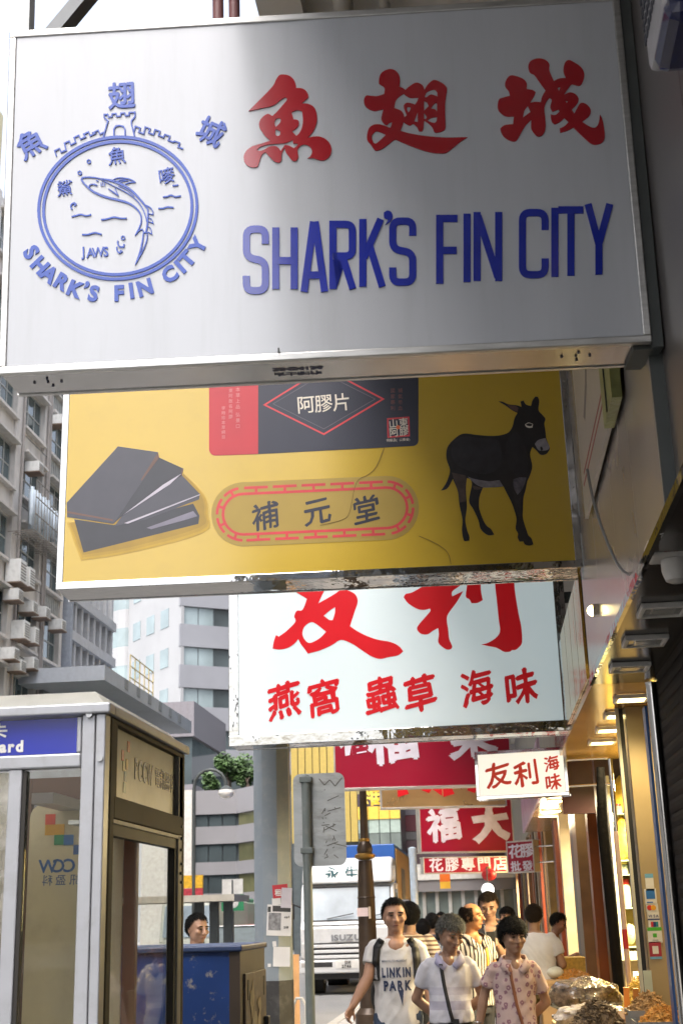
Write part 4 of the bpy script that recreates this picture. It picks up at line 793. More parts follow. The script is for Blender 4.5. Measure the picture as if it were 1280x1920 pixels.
# ------------------------------------------------------------------ small lit sign
S4 = Sign('projecting_sign', 'small lit white sign with orange-red characters on chrome arms', (893, 1500), (1067, 1491), 1409, 11.5, .12)
S4.frame(.03, CHROME, CHROME, depth=.12)
S4.panel(.03, mat('lit_opal_acrylic', (.8, .8, .74), .3, var=.02, emit=(1, .97, .85), estr=.20), recess=.006)
OR = mat('orange_red_vinyl', srgb('c8341a'), .35, var=.08, scale=6, emit=srgb('c8341a'), estr=.10)
for ch, x, y, sz in (('友', 933, 1452, 50), ('利', 986, 1450, 50), ('海', 1033, 1431, 30), ('味', 1036, 1466, 32)): S4.char(ch, x, y, sz, OR, 4, 0, .003, .0058, shear=.14, wob=.012, heavy=.024)
for zz in (.08, .30): MB().tube([(S4.w-.02, .06, zz), (S4.w+.34, .06, zz+.0)], .012).build('support_arm', CHROME, S4.t, world=False)
# ------------------------------------------------------------------ red signs further on
REDP = mat('crimson_panel', srgb('9a1030'), .35, var=.05, scale=2, dirt=.08); WV = mat('white_vinyl', srgb('dcd8e6'), .4)
WFR = mat('pale_sign_frame', (.6, .58, .55), .35, .6, var=.15)
S5 = Sign('projecting_sign', 'wide crimson sign with cut-off white characters behind the pale lightbox', (627, 1481), (962, 1472), 1315, 16, .22)
S5.frame(.02, WFR, WFR); S5.panel(.02, REDP)
S5.char('福', 736, 1384, 96, WV, 3, 0, .004, .0055, shear=.1, wob=.015, heavy=.035); S5.char('榮', 884, 1374, 96, WV, 3, 0, .004, .0055, shear=.1, wob=.015, heavy=.035)
S5.char('福', 665, 1384, 60, WV, 3, .035, .004, .0054, shear=.1)
S6 = Sign('projecting_sign', 'brass-coloured sign with red script seen edge under the wide crimson sign', (714, 1517), (950, 1511), 1400, 19, .2)
S6.frame(.02, WFR, WFR); S6.panel(.02, mat('brass_sheet', (.62, .42, .20), .28, .8, var=.15, scale=2))
for x in (785, 870): S6.char('金', x, 1452, 84, RV, 0, .06, .004, .0055)
S7 = Sign('projecting_sign', 'crimson sign with two big white characters above a strip sign', (788, 1600), (965, 1597), 1490, 24, .2)
S7.frame(.025, WFR, WFR); S7.panel(.025, REDP)
S7.char('福', 832, 1546, 66, WV, 3, 0, .004, .0055, shear=.1, wob=.015, heavy=.035); S7.char('大', 919, 1543, 66, WV, 3, .065, .004, .0055, shear=.08, wob=.02)
S8 = Sign('projecting_sign', 'narrow red strip sign with five white characters below a crimson sign', (794, 1639), (951, 1636), 1607, 23.6, .15)
S8.frame(.02, WFR, WFR); S8.panel(.02, REDP)
for k, ch in enumerate('花膠專門店'): S8.char(ch, 817+k*30, 1621-k*.6, 27, WV, 2, 0, .004, .0055, heavy=.025)
S9 = Sign('projecting_sign', 'small square red sign with four white characters in a silver frame', (951, 1638), (1002, 1635), 1577, 22.5, .15)
S9.frame(.025, WFR, WFR); S9.panel(.025, REDP)
for ch, x, y, sz in (('花', 965, 1596, 27), ('膠', 987, 1594, 27), ('批', 966, 1624, 20), ('發', 988, 1623, 20)): S9.char(ch, x, y, sz, WV, 2, 0, .004, .0055, heavy=.025)
for zz in (.15, .4): MB().tube([(S9.w-.02, .06, zz), (S9.w+.4, .06, zz)], .012).build('support_arm', CHROME, S9.t, world=False)
def translucent(m, f=.5):
    n = m.node_tree.nodes; l = m.node_tree.links; b = n['Principled BSDF']; t = n.new('ShaderNodeBsdfTranslucent'); l.new(b.inputs['Base Color'].links[0].from_socket, t.inputs[0])
    x = n.new('ShaderNodeMixShader'); x.inputs[0].default_value = f; l.new(b.outputs[0], x.inputs[1]); l.new(t.outputs[0], x.inputs[2]); l.new(x.outputs[0], n['Material Output'].inputs[0]); return m
# ================================================================== telephone booth
BFY, BSX = 4.3, -1.24
ZT = at(205, 1318, BFY).z
def F(px, py): p = at(px, py, BFY); return p.x, p.z
def Sd(px, py): p = atx(px, py, BSX); return p.y, p.z
tb = thing('phone_booth', 'weathered aluminium phone booth with a blue strip and glass sides', 'phone booth', (-1.75, 4.85, .12))
WAL = mat('worn_white_aluminium', (.39, .405, .44), .42, .35, var=.06, scale=7, dirt=.45, dscale=9, dcol=(.2, .19, .17))
BRZ = mat('bronze_frame', (.085, .072, .05), .6, 0, spec=.12, var=.2, scale=5, dirt=.4, dscale=8)
BKG = mat('black_gasket2', (.02, .018, .016), .6)
XL = -2.25; YB = 5.50
# roof cap
for a, b in (((XL, BFY-.02, ZT-.035), (BSX+.015, BFY+.05, ZT)), ((BSX-.05, BFY+.0501, ZT-.035), (BSX+.015, YB-.05, ZT)), ((XL, YB-.0499, ZT-.035), (BSX+.015, YB+.02, ZT))): MB().box(a, b).build('roof_edge', WAL, tb, bevel=.006)
MB().add([(XL, BFY, ZT), (BSX-.01, BFY, ZT), (BSX-.01, YB, ZT), (XL, YB, ZT), (XL, BFY+.05, ZT+.05), (BSX-.06, BFY+.05, ZT+.05), (BSX-.06, YB-.05, ZT+.05), (XL, YB-.05, ZT+.05)], [(0, 1, 5, 4), (1, 2, 6, 5), (2, 3, 7, 6), (3, 0, 4, 7), (4, 5, 6, 7)]).build('roof', translucent(mat('translucent_roof', (.85, .85, .80), .5, dirt=.15), .8), tb)
# corner post, two flutes
xa = F(150, 1500)[0]; xb = F(176, 1500)[0]; xc = BSX
BX('corner_post', (xa, BFY, .14), (xb-.002, BFY+.06, ZT-.036), WAL, tb, bevel=.004); BX('corner_post', (xb+.002, BFY-.004, .14), (xc-.004, BFY+.06, ZT-.036), WAL, tb, bevel=.004)
for px, py in ((169, 1340), (192, 1327), (189, 1422)):
    x, z = F(px, py); MB().tube([(x, BFY-.012, z), (x, BFY-.006, z)], .011, 14).build('bolt', mat('bolt_zinc', (.4, .41, .42), .35, .8, dirt=.4), tb)
# header with blue strip
z0, z1 = F(70, 1440)[1], F(70, 1325)[1]
BX('header_rail', (XL, BFY+.004, z1-.02), (xa-.002, BFY+.05, ZT-.037), WAL, tb, bevel=.004); BX('header_rail', (XL, BFY+.012, F(70, 1345)[1]), (xa-.002, BFY+.05, z1-.022), WAL, tb, bevel=.003)
zb0, zb1 = F(70, 1413)[1], F(70, 1346)[1]
BX('blue_strip', (XL, BFY+.02, zb0), (F(142, 1380)[0], BFY+.03, zb1-.002), mat('blue_strip', srgb('1b2aa0'), .25, var=.06, dirt=.1), tb)
BX('strip_end', (F(143, 1380)[0], BFY+.006, zb0), (xa-.003, BFY+.03, zb1-.002), WAL, tb, bevel=.004)
BX('header_sill', (XL, BFY+.002, F(70, 1441)[1]), (xa-.002, BFY+.05, zb0-.003), WAL, tb, bevel=.006)
LW = mat('letter_white', (.72, .72, .7), .4)
class _P:  # writes characters on a plane facing the street (+x) or facing us (-y)
    pass
def write(txt, p0, ux, uz, size, m, parent, bold=.03, adv=None, sx=1.0, thick=.0015, nrm=None, mirror=False):
    p0 = Vector(p0); ux = Vector(ux); uz = Vector(uz); nrm = Vector(nrm) if nrm else ux.cross(uz); pen = 0.0; Mi = WM[parent.name].inverted()
    for ch in txt:
        if ch == ' ': pen += .35; continue
        v, f = glyph(ch, bold, .01); V = []
        for a in v: V.append(tuple(Mi @ (p0+ux*((a[0]*sx+pen)*size)+uz*(a[2]*size)-nrm*(a[1]/.01*thick))))
        me = bpy.data.meshes.new('character'); me.from_pydata(V, [], f); link('character', me, m, parent)
        pen += adv if adv else (float(v[:, 0].max())*sx+.09)
x, z = F(0, 1402); write('ard', (F(-4, 1409)[0], BFY+.0195, F(0, 1409)[1]), (1, 0, 0), (0, 0, 1), .052, LW, tb, .045)
write('卡', (F(-22, 1384)[0], BFY+.0195, F(0, 1384)[1]), (1, 0, 0), (0, 0, 1), .062, LW, tb, .02)
# door leaf: stile, glass, dark gasket
xs0, xs1 = F(8, 1600)[0], F(34, 1600)[0]
BX('door_stile', (xs0, BFY+.008, .3), (xs1, BFY+.05, F(20, 1442)[1]-.002), WAL, tb, bevel=.004)
BX('door_gasket', (xs1+.001, BFY+.014, .3), (xs1+.014, BFY+.045, F(20, 1446)[1]), BKG, tb)
PANE = glass('booth_glass', (.96, .97, .96), .13, .006)
BX('glass_pane', (xs1+.015, BFY+.026, .3), (xa-.003, BFY+.032, F(20, 1447)[1]), PANE, tb); BX('glass_pane', (XL, BFY+.026, .3), (xs0-.003, BFY+.032, F(20, 1447)[1]), glass('frosted_yellow', (.75, .72, .6), .8, .3), tb)
BX('plinth', (XL, BFY, .12), (BSX, YB, .3), WAL, tb)
# inside: back panel, cream translucent poster, lamp, ceiling
mat('booth_ceiling', (.45, .45, .42), .5, dirt=.3, dscale=20)
POST = translucent(mat('cream_poster', (.86, .79, .60), .45, var=.06, scale=3, dirt=.28, dscale=6, dcol=(.3, .24, .14)))
px0, px1 = at(56, 1600, 4.95).x, at(150, 1600, 4.95).x; pz1 = at(90, 1508, 4.95).z
m = MB(); lp = rbox(px0, .35, BSX-.11, pz1, .05); v, f = fill([lp], .012); m.add([(a[0], 4.95+a[1], a[2]) for a in v], f); m.build('cream_poster', POST, tb)
for a, b in (((px0-.05, 4.952, .31), (px0-.002, 4.985, pz1+.10)), ((px0-.001, 4.952, pz1+.001), (BSX-.06, 4.985, pz1+.10)), ((BSX-.109, 4.952, .31), (BSX-.06, 4.985, pz1))): BX('poster_frame', a, b, mat('brown_panel', (.13, .07, .045), .5), tb)
BX('olive_panel', (px0-.05, 4.98, pz1+.101), (BSX-.06, 4.99, ZT-.261), mat('olive_panel', (.28, .28, .10), .5), tb)
BX('strip_light', (px0+.12, 4.6, ZT-.30), (px0+.20, 5.2, ZT-.262), mat('lamp_tube_off', (.4, .36, .33), .4), tb)
def psq(a, b, c_, d_, col): p = at(a, b, 4.936); q = at(c_, d_, 4.936); BX('poster_square', (p.x, 4.9345, q.z), (q.x, 4.9375, p.z), mat('poster_'+col, srgb(col), .45, dirt=.2, dscale=8), tb)
psq(86, 1527, 104, 1546, 'd8462a'); psq(85.5, 1546.5, 121, 1565, 'd19a1e'); psq(102.5, 1565.5, 120, 1584, '2f9060'); psq(120.5, 1565.5, 138, 1584, '2f6fb0'); psq(138.5, 1584.5, 150, 1602, '2f5fa0')
PB = mat('poster_text_blue', srgb('2f5f9c'), .45)
zz = at(100, 1633, 4.93).z
for k, (ch, pxl, pyb, sz) in enumerate((('W', 90, 1636, 26), ('C', 110, 1635, 26), ('C', 130, 1634.5, 26), ('科', 89, 1659, 21), ('盈', 114, 1658, 21), ('訊', 140, 1657, 21))):
    p = at(pxl, pyb, 4.936); s_ = sz/FPX*4.94*1.3 if k < 3 else sz/FPX*4.94; v, f = glyph(ch, .02 if k < 3 else .0, .01); cx_ = (v[:, 0].max()+v[:, 0].min())/2
    V = [tuple(WM[tb.name].inverted() @ Vector((p.x-(a[0]-cx_)*s_, 4.936+a[1]*.1-.0, p.z+a[2]*s_*.98))) for a in v]; me = bpy.data.meshes.new('character'); me.from_pydata(V, [], f); link('character', me, PB, tb)
# side facing the pavement
y0s, _ = Sd(213, 1500); 
BX('side_post', (BSX-.05, BFY+.06, .3), (BSX, BFY+.115, ZT-.037), BRZ, tb, bevel=.004)
ye = YB
BX('side_post', (BSX-.05, ye-.10, .3), (BSX-.004, ye-.03, ZT-.037), mat('side_post_grey', (.30, .29, .27), .5, 0, spec=.2, dirt=.4, dscale=9), tb, bevel=.003); BX('side_post', (BSX-.045, ye-.03, .3), (BSX-.002, ye, ZT-.037), BRZ, tb, bevel=.003)
zs1, zs0 = ZT-.055, ZT-.30
BX('side_header', (BSX-.05, BFY+.115, zs1), (BSX-.002, ye-.03, ZT-.037), BRZ, tb, bevel=.003); BX('side_header', (BSX-.05, BFY+.115, zs0-.075), (BSX, ye-.03, zs0), BRZ, tb, bevel=.004)
for ya, yb_ in ((BFY+.115, BFY+.15), (ye-.085, ye-.03)): BX('side_header', (BSX-.05, ya, zs0), (BSX-.004, yb_, zs1), BRZ, tb)
BX('side_sign', (BSX-.05, BFY+.151, zs0+.002), (BSX-.022, ye-.086, zs1-.002), mat('cream_green_sign', (.36, .37, .28), .35, var=.08, dirt=.25, dscale=7, spec=.2), tb)
xs = BSX-.0215; PN = mat('sign_navy', srgb('1d2f6a'), .4)
zc = (zs0+zs1)/2; ya = BFY+.36
for k, (dy, dz, col) in enumerate(((0, .035, 'd0452b'), (.075, .075, 'd0452b'), (.06, .01, 'd19a1e'), (.04, -.035, '2a6a8a'), (.03, -.075, '4a7a6a'), (.015, .0, 'a8a060'))): BX('logo_square', (xs-.002, ya+dy-.09, zc+dz-.02), (xs+.001, ya+dy-.058, zc+dz+.018), mat('logo_'+col, srgb(col), .4), tb)
write('PCCW', (xs, ya+.09, zc-.03), (0, 1, 0), (0, 0, 1), .105, PN, tb, .03, sx=.78, nrm=(1, 0, 0)); write('電訊盈科', (xs, ya+.40, zc-.025), (0, 1, 0), (0, 0, 1), .085, PN, tb, .0, adv=.98, nrm=(1, 0, 0))
BX('side_ledge', (BSX-.16, BFY+.115, zs0-.09), (BSX-.004, ye-.1, zs0-.077), mat('booth_ceiling', None), tb)
BX('side_gasket', (BSX-.045, BFY+.116, zs0-.13), (BSX-.012, ye-.11, zs0-.091), BKG, tb)
BX('side_gasket', (BSX-.04, ye-.125, .3), (BSX-.012, ye-.101, zs0-.131), BKG, tb)
BX('side_glass', (BSX-.034, BFY+.118, .3), (BSX-.028, ye-.126, zs0-.131), PANE, tb)
for k in range(6): 
    zz = 1.6+(1700-[1528, 1549, 1570, 1595, 1612, 1628][k])/FPX*5.4; MB().tube([(BSX-.004, ye-.06+(.01 if k % 2 else 0), zz), (BSX+.004, ye-.06+(.01 if k % 2 else 0), zz)], .006, 10).build('screw', DARKSTEEL, tb)
BX('back_glass', (XL, YB-.05, .3), (BSX-.052, YB-.045, ZT-.3), PANE, tb); BX('back_rail', (XL, YB-.06, ZT-.3), (BSX-.052, YB-.03, ZT-.038), WAL, tb)
BX('left_glass', (XL-.012, BFY+.06, .3), (XL-.004, YB, ZT-.038), PANE, tb)
# telephone set inside, unseen corner shelf
# ================================================================== blue control cabinet
cb = thing('control_cabinet', 'chipped blue metal street cabinet with a brown sticker-scarred door', 'cabinet', (-1.8, 6.8, .12))
CY = 6.25; cxr = at(450, 1800, CY).x; zt = at(430, 1772, CY).z; cy2 = atx(496, 1800, cxr).y
BLC = mat('chipped_blue_paint', srgb('1f3f7d'), .4, var=.12, scale=5, dirt=.85, dscale=11, dlo=.565, dhi=.63, dcol=(.36, .33, .27)); BRD = mat('worn_brown_paint', (.085, .058, .038), .5, var=.3, scale=6, dirt=.75, dscale=5, dcol=(.33, .25, .17))
BX('cabinet_front', (-2.75, CY, .2), (cxr-.05, CY+.03, zt-.03), BLC, cb); BX('cabinet_corner', (cxr-.05, CY-.001, .2), (cxr, cy2, zt-.03), mat('dark_brown_paint', (.05, .035, .025), .5, dirt=.3), cb); BX('cabinet_body', (-2.74, CY+.031, .2), (cxr-.051, cy2, zt-.031), BLC, cb)
BX('cabinet_top', (-2.77, CY-.015, zt-.029), (cxr+.012, cy2+.015, zt), mat('cabinet_top', srgb('3a4a70'), .4, dirt=.3), cb, bevel=.008)
zd = zt-.13; BX('cabinet_door', (cxr+.001, CY+.08, .25), (cxr+.012, cy2-.03, zd), BRD, cb, bevel=.003)
BX('door_handle', (cxr+.013, cy2-.11, zd-.42), (cxr+.035, cy2-.05, zd-.22), mat('black_plastic', (.02, .02, .02), .4), cb, bevel=.004)
for yy in (CY+.13, cy2-.12): BX('door_slot', (cxr+.0125, yy, zd-.12), (cxr+.0145, yy+.035, zd-.03), BKG, cb)
PEEL = mat('torn_paper', (.42, .35, .25), .8, var=.25, dirt=.4, dscale=14)
for k in range(11):
    yy = random.uniform(CY+.16, cy2-.22); z_ = zd-random.uniform(.1, .75); a, b = random.uniform(.03, .09), random.uniform(.04, .15)
    lp = [(yy+a*math.cos(q)*random.uniform(.5, 1.1), z_+b*math.sin(q)*random.uniform(.5, 1.1)) for q in [j*math.pi/5 for j in range(10)]]
    v, f = fill([lp], .001); MB().add([(cxr+.0128+.0003*k-p[1], p[0], p[2]) for p in v], f).build('paper_scrap', PEEL, cb)

# ================================================================== big octagonal grey post with papers
PYY = 11.4; pc = at(512, 1650, PYY); rw = 66/FPX*PYY/2
gp = thing('tram_pole', 'thick eight-sided grey steel pole with pasted flyers and black base', 'pole', (pc.x, PYY, .12))
GRY = mat('blue_grey_paint', srgb('7d8790'), .5, var=.06, scale=3, dirt=.25, dscale=7, dcol=(.5, .48, .44)); BLKP = mat('black_base_paint', (.025, .025, .026), .55, var=.3, dirt=.3, dscale=9, dcol=(.25, .24, .22))
oc = [(rw*1.06*math.cos(R(22.5+45*k)), rw*1.06*math.sin(R(22.5+45*k))) for k in range(8)]
zb_ = at(512, 1838, PYY).z-.12
MB().prism([(x*1.02, y*1.02) for x, y in oc], 0, zb_).build('pole_base', BLKP, gp, world=False); MB().prism(oc, zb_+.001, 8.5).build('pole_shaft', GRY, gp, world=False)
PAP = mat('flyer_paper', (.66, .65, .64), .7, var=.06, scale=9); PRD = mat('flyer_red', srgb('b8323c'), .6); PBK = mat('flyer_black', (.05, .05, .05), .7); PGR = mat('flyer_grey', (.22, .22, .23), .7, var=.4, scale=40)
yf = PYY-rw*1.06*math.cos(R(22.5))-.003
def paper(px0_, py0_, px1_, py1_, m, lay=0, par=None, rot=0, nm='flyer'):
    a = at(px0_, py0_, yf); b = at(px1_, py1_, yf); c = (a+b)/2; w_, h_ = (b.x-a.x)/2, (a.z-b.z)/2; ca, sa = math.cos(R(rot)), math.sin(R(rot))
    P = [(c.x+x*ca-z*sa, yf-.0012*lay+yy, c.z+x*sa+z*ca) for yy in (0, .001) for x, z in ((-w_, -h_), (w_, -h_), (w_, h_), (-w_, h_))]
    return MB().add(P, [(0, 1, 2, 3), (7, 6, 5, 4), (0, 4, 5, 1), (1, 5, 6, 2), (2, 6, 7, 3), (3, 7, 4, 0)]).build(nm, m, par or gp)
o = paper(500, 1697, 547, 1754, PAP, 1, rot=-3); paper(511, 1699, 545, 1709, PBK, 2, o, -3, 'flyer_print'); paper(503, 1712, 527, 1744, PGR, 2, o, -3, 'flyer_print'); paper(502, 1700, 508, 1710, PBK, 2, o, -3, 'flyer_print')
for tx, px_, py_ in (('467', 533, 1722), ('518', 532, 1741)): write(tx, at(px_, py_, yf-.003), (1, 0, 0), (0, 0, 1), .026, PBK, gp, .03)
paper(511, 1659, 540, 1683, PRD, 2, rot=4); paper(527, 1665, 547, 1702, mat('flyer_lilac', (.55, .52, .58), .7), 3, rot=-4); paper(512, 1776, 544, 1812, PAP, 1, rot=-2); paper(511, 1765, 518, 1775, PAP, 1, rot=5); paper(502, 1807, 508, 1813, PAP, 1); paper(510, 1684, 526, 1696, PAP, 1, rot=3)
write('租', at(515, 1679, yf-.004), (1, 0, 0), (0, 0, 1), .06, PAP, gp, .02)
# wires from it
# ================================================================== green-grey sign post, seen from behind
SY = 9.6; sp = at(578, 1700, SY); st = thing('street_sign', 'back of a scratched rounded traffic sign on a thin grey post', 'road sign', (sp.x, SY, .12))
GPT = mat('grey_green_paint', srgb('6e7776'), .5, var=.08, dirt=.3, dscale=14, dcol=(.35, .33, .3)); zt_ = at(575, 1452, SY).z
MB().lathe((0, 0, 0), [(.033, 0), (.033, zt_-.16), (.028, zt_-.13), (.01, zt_-.12)], 16).build('post', GPT, st, world=False)
a = at(549, 1452, SY+.05); b = at(650, 1622, SY+.05); lp = rbox(a.x, b.z, b.x, a.z, .055)
v, f = fill([lp], .006); MB().add([(p[0], SY+.05+p[1], p[2]) for p in v], f).build('sign_plate', mat('scratched_plate', (.42, .44, .44), .45, .5, var=.15, scale=4, dirt=.75, dscale=5, dcol=(.2, .19, .17), stretch=(1, 1, 3)), st)
SCR = mat('scratch_dark', (.16, .155, .14), .7)
for k in range(26):
    z_ = a.z-.12-random.random()**.8*.5; x_ = random.uniform(a.x+.20, b.x-.07); L_ = random.uniform(.02, .10)
    MB().bar((x_, SY+.0428-.00005*k, z_), (x_+L_*random.choice((.15, 1)), SY+.0428-.00005*k, z_+random.uniform(-.04, .04)), .0004, .006, up=(0, 0, 1)).build('scratch', SCR, st)
for k, (p, q) in enumerate((((598, 1460), (608, 1472)), ((608, 1472), (618, 1462)), ((618, 1462), (628, 1474)), ((628, 1474), (641, 1458)))): MB().bar(at(*p, SY+.042-.0002*k), at(*q, SY+.042-.0002*k), .0004, .008).build('scratch', SCR, st)
for py_ in (1462, 1595): z_ = at(578, py_, SY).z; BX('clamp', (sp.x-.045, SY-.036, z_-.02), (sp.x+.045, SY+.044, z_+.02), GPT, st, bevel=.004)
# ================================================================== old lamp post
LY = 17.0; lc = at(687, 1700, LY); lpst = thing('lamp_post', 'dark brown ornate lamp post with brass rings on the pavement', 'lamp post', (lc.x, LY, .12))
DBR = mat('dark_bronze_paint', (.05, .032, .02), .38, .3, var=.25, dirt=.25); BRS = mat('worn_brass', (.34, .20, .05), .35, .7, var=.25, scale=12)
def lz(py): return at(687, py, LY).z-.12
MB().lathe((0, 0, 0), [(0.182, 0), (0.182, .35), (0.123, .42), (0.109, lz(1690)), (0.101, lz(1650)), (0.087, lz(1613))], 20).build('lower_shaft', DBR, lpst, world=False)
MB().lathe((0, 0, 0), [(0.084, lz(1612)), (0.129, lz(1608)), (0.132, lz(1603)), (0.098, lz(1600))], 20).build('brass_ring', BRS, lpst, world=False)
MB().lathe((0, 0, 0), [(0.095, lz(1599.8)), (0.104, lz(1592)), (0.084, lz(1583)), (0.063, lz(1578))], 20).build('bulb_collar', DBR, lpst, world=False); MB().lathe((0, 0, 0), [(0.064, lz(1577.8)), (0.070, lz(1575)), (0.064, lz(1572))], 20).build('brass_ring', BRS, lpst, world=False)
MB().lathe((0, 0, 0), [(0.053, lz(1571.8)), (0.045, lz(1480)), (0.042, 5.0)], 16).build('upper_shaft', DBR, lpst, world=False)
BX('pasted_note', (lc.x-.11, LY-.135, at(687, 1718, LY).z), (lc.x+.03, LY-.13, at(687, 1702, LY).z), mat('pink_note', (.62, .50, .50), .7), lpst); BX('pasted_note', (lc.x+.035, LY-.125, at(700, 1722, LY).z), (lc.x+.06, LY-.12, at(700, 1700, LY).z), mat('cream_note', (.60, .48, .34), .7), lpst)
MB().lathe((0, 0, lz(1684)), [(0.113, 0), (0.119, .008), (0.113, .016)], 20).build('cable_tie', DBR, lpst, world=False)
# ================================================================== street lamp with globe, shelter, railing, little signs in the distance
t = thing('street_lamp', 'slender black lamp post with hooked arm and white bowl', 'street lamp', (at(363, 1700, 36).x, 36, 0)); zz = at(363, 1475, 36).z; r_ = .45
MB().tube([(0, 0, 0), (0, 0, zz)]+[(r_-r_*math.cos(q), 0, zz+r_*math.sin(q)) for q in [k*math.pi/8 for k in range(1, 9)]]+[(2*r_, 0, zz-.05)], .045, 10).build('post', DARKSTEEL, t, world=False)
MB().ball((2*r_, 0, zz-.2), (.22, .22, .16), 14, 8).build('lamp_bowl', mat('lamp_bowl_white', (.75, .75, .72), .3), t, world=False); MB().lathe((2*r_, 0, zz-.11), [(.2, 0), (.06, .1)], 14).build('lamp_cap', DARKSTEEL, t, world=False)
ts = thing('tram_shelter', 'long pale-roofed tram stop shelter on dark posts in the road', 'shelter', (-9, 36, 0)); SHR = mat('shelter_roof', (.42, .39, .33), .6, dirt=.2)
zr = at(420, 1690, 34).z
MB().box((-16, 33.4, zr), (at(447, 1690, 34).x, 35.6, zr+.16)).build('roof', SHR, ts)
for px_ in (374, 402, 428): 
    x = at(px_, 1720, 34.5).x; BX('post', (x-.11, 34.4, 0), (x+.11, 34.6, zr-.002), DARKSTEEL, ts)
rl = thing('railing', 'grey steel railing along the tram stop', 'railing', (-8, 33, 0)); RLM = mat('railing_grey', (.25, .26, .26), .5, .3)
xr0, xr1 = -13.5, at(478, 1750, 33).x
for z in (.25, 1.05): BX('rail', (xr0, 32.98, z), (xr1, 33.02, z+.05), RLM, rl)
k = 0; x = xr0+.1
while x < xr1: BX('baluster', (x, 32.99, .301), (x+.02, 33.01, 1.049), RLM, rl); x += .16
t = thing('stop_sign_board', 'green and white tram stop board on a pole', 'sign', (at(436, 1700, 38).x, 38, 0)); c = at(436, 1677, 38)
MB().box((-.32, 0, c.z-.45), (.32, .05, c.z+.0)).build('green_board', mat('board_green', srgb('2f7f55'), .4), t, world=False); MB().box((-.3, 0, c.z+.01), (.3, .05, c.z+.42)).build('white_board', WHT, t, world=False); MB().tube([(0, .03, 0), (0, .03, c.z+.4)], .04, 8).build('pole', DARKSTEEL, t, world=False); MB().ball((.02, -.005, c.z-.22), (.16, .01, .16), 14, 6).build('white_mark', WHT, t, world=False)
t = thing('hanging_sign', 'small red and yellow lit sign on the far pavement', 'sign', at(358, 1690, 45)); MB().box((-.4, 0, -.55), (.4, .1, .42)).build('red_half', mat('far_red_sign', srgb('b03040'), .5, var=.4, scale=9), t, world=False); MB().box((-.4, 0, .43), (.4, .1, .85)).build('yellow_half', mat('far_yellow_sign', srgb('d8a428'), .5, var=.3, scale=9), t, world=False)
MB().box((-.05, .11, -3), (.05, .21, -.3)).build('post', DARKSTEEL, t, world=False)
# guard hoop and orange board near the kerb
solo(MB().tube([at(548, 1990, 20), at(550, 1885, 20), at(556, 1872, 20), at(566, 1872, 20), at(573, 1885, 20), at(574, 1990, 20)], .022, 10).build('kerb_hoop', mat('pale_grey_hoop', (.45, .44, .4), .4)), 'pale metal hoop barrier by the kerb', 'barrier')
pb = at(552, 1850, 21); solo(BX('sign_board', (pb.x-.10, 21.1, .0), (pb.x+.06, 21.13, at(552, 1790, 21).z), mat('orange_board', (.55, .30, .12), .6)), 'upright orange board beside the grey pole', 'board')
# ================================================================== buildings across the street
TEAL = mat('teal_glass', (.055, .085, .095), .08, var=.3, scale=.6, ior=1.6, bump=.05, bscale=1.2); WFRM = mat('window_frame_grey', (.38, .39, .38), .5); LOUV = mat('louvre_grey', (.30, .31, .30), .6, var=.2, dirt=.3)
PALEG = mat('pale_sky_glass', (.20, .25, .26), .08, var=.2, scale=.4, ior=1.7)
def win_mesh(w, h, nx, nz, fr=.05, d=.08):
    m = MB(); m.box((0, 0, 0), (w, d, fr)); m.box((0, 0, h-fr), (w, d, h)); m.box((0, 0, fr), (fr, d, h-fr)); m.box((w-fr, 0, fr), (w, d, h-fr))
    for i in range(1, nx): m.box((w*i/nx-fr/2, .01, fr), (w*i/nx+fr/2, d-.01, h-fr))
    for j in range(1, nz): m.box((fr, .012, h*j/nz-fr/2), (w-fr, d-.012, h*j/nz+fr/2))
    me = m.mesh('window'); pm = MB().box((fr, d*.5, fr), (w-fr, d*.5+.02, h-fr)).mesh('pane'); return me, pm
def place_win(parent, M, mes, mf, mp):
    """M: matrix that puts the window's x-z plane (front towards -y) into the world"""
    if not mes[0].materials: mes[0].materials.append(mf); mes[1].materials.append(mp)
    o = bpy.data.objects.new('window', mes[0]); COL.objects.link(o); o.parent = parent; o.matrix_parent_inverse = WM[parent.name].inverted(); o.matrix_basis = M
    p = bpy.data.objects.new('pane', mes[1]); COL.objects.link(p); p.parent = o; return o
FXL = -18.0
def YX(px, py=1050): return atx(px, py, FXL).y
def facM(y, z, x=FXL): # facade facing +X : window x axis runs along -... street, front towards +X
    return Matrix(((0, -1, 0, x), (1, 0, 0, y), (0, 0, 1, z), (0, 0, 0, 1)))
ob = thing('old_tenement', 'old tan tenement with teal windows, rust stains and air conditioners', 'building', (-21, 50, 0))
OLDW = mat('stained_tan_render', (.52, .50, .47), .85, var=.12, scale=1.5, dirt=.5, dscale=.9, dcol=(.13, .10, .09), stretch=(1, 1, .35)); PIER = mat('pinkish_pier', (.54, .52, .50), .85, var=.12, dirt=.4, dscale=1.2, stretch=(1, 1, .3))
zA, zB = atx(48, 1076, FXL).z, atx(48, 878, FXL).z; PIT = 3.05; zbase = zA-4*PIT+.0
bays = [(YX(31)-3.9, YX(31)-1.0), (YX(31), YX(69)), (YX(81), YX(112))]
zs = [zA+PIT*k for k in range(-4, 5)]; WH = 1.8; ztop = zs[-1]+2.6
yl, yr = bays[0][0]-.8, bays[-1][1]+.35
edges = [yl]+[v for b in bays for v in b]+[yr]
for k in range(0, len(edges), 2): BX('pier', (FXL-.4, edges[k], 0), (FXL+.12, edges[k+1], ztop), PIER, ob)
for b in bays:
    prev = 0.0
    for z in zs: BX('spandrel', (FXL-.4, b[0], prev), (FXL, b[1], z), OLDW, ob); prev = z+WH
    BX('spandrel', (FXL-.4, b[0], prev), (FXL, b[1], ztop), OLDW, ob)
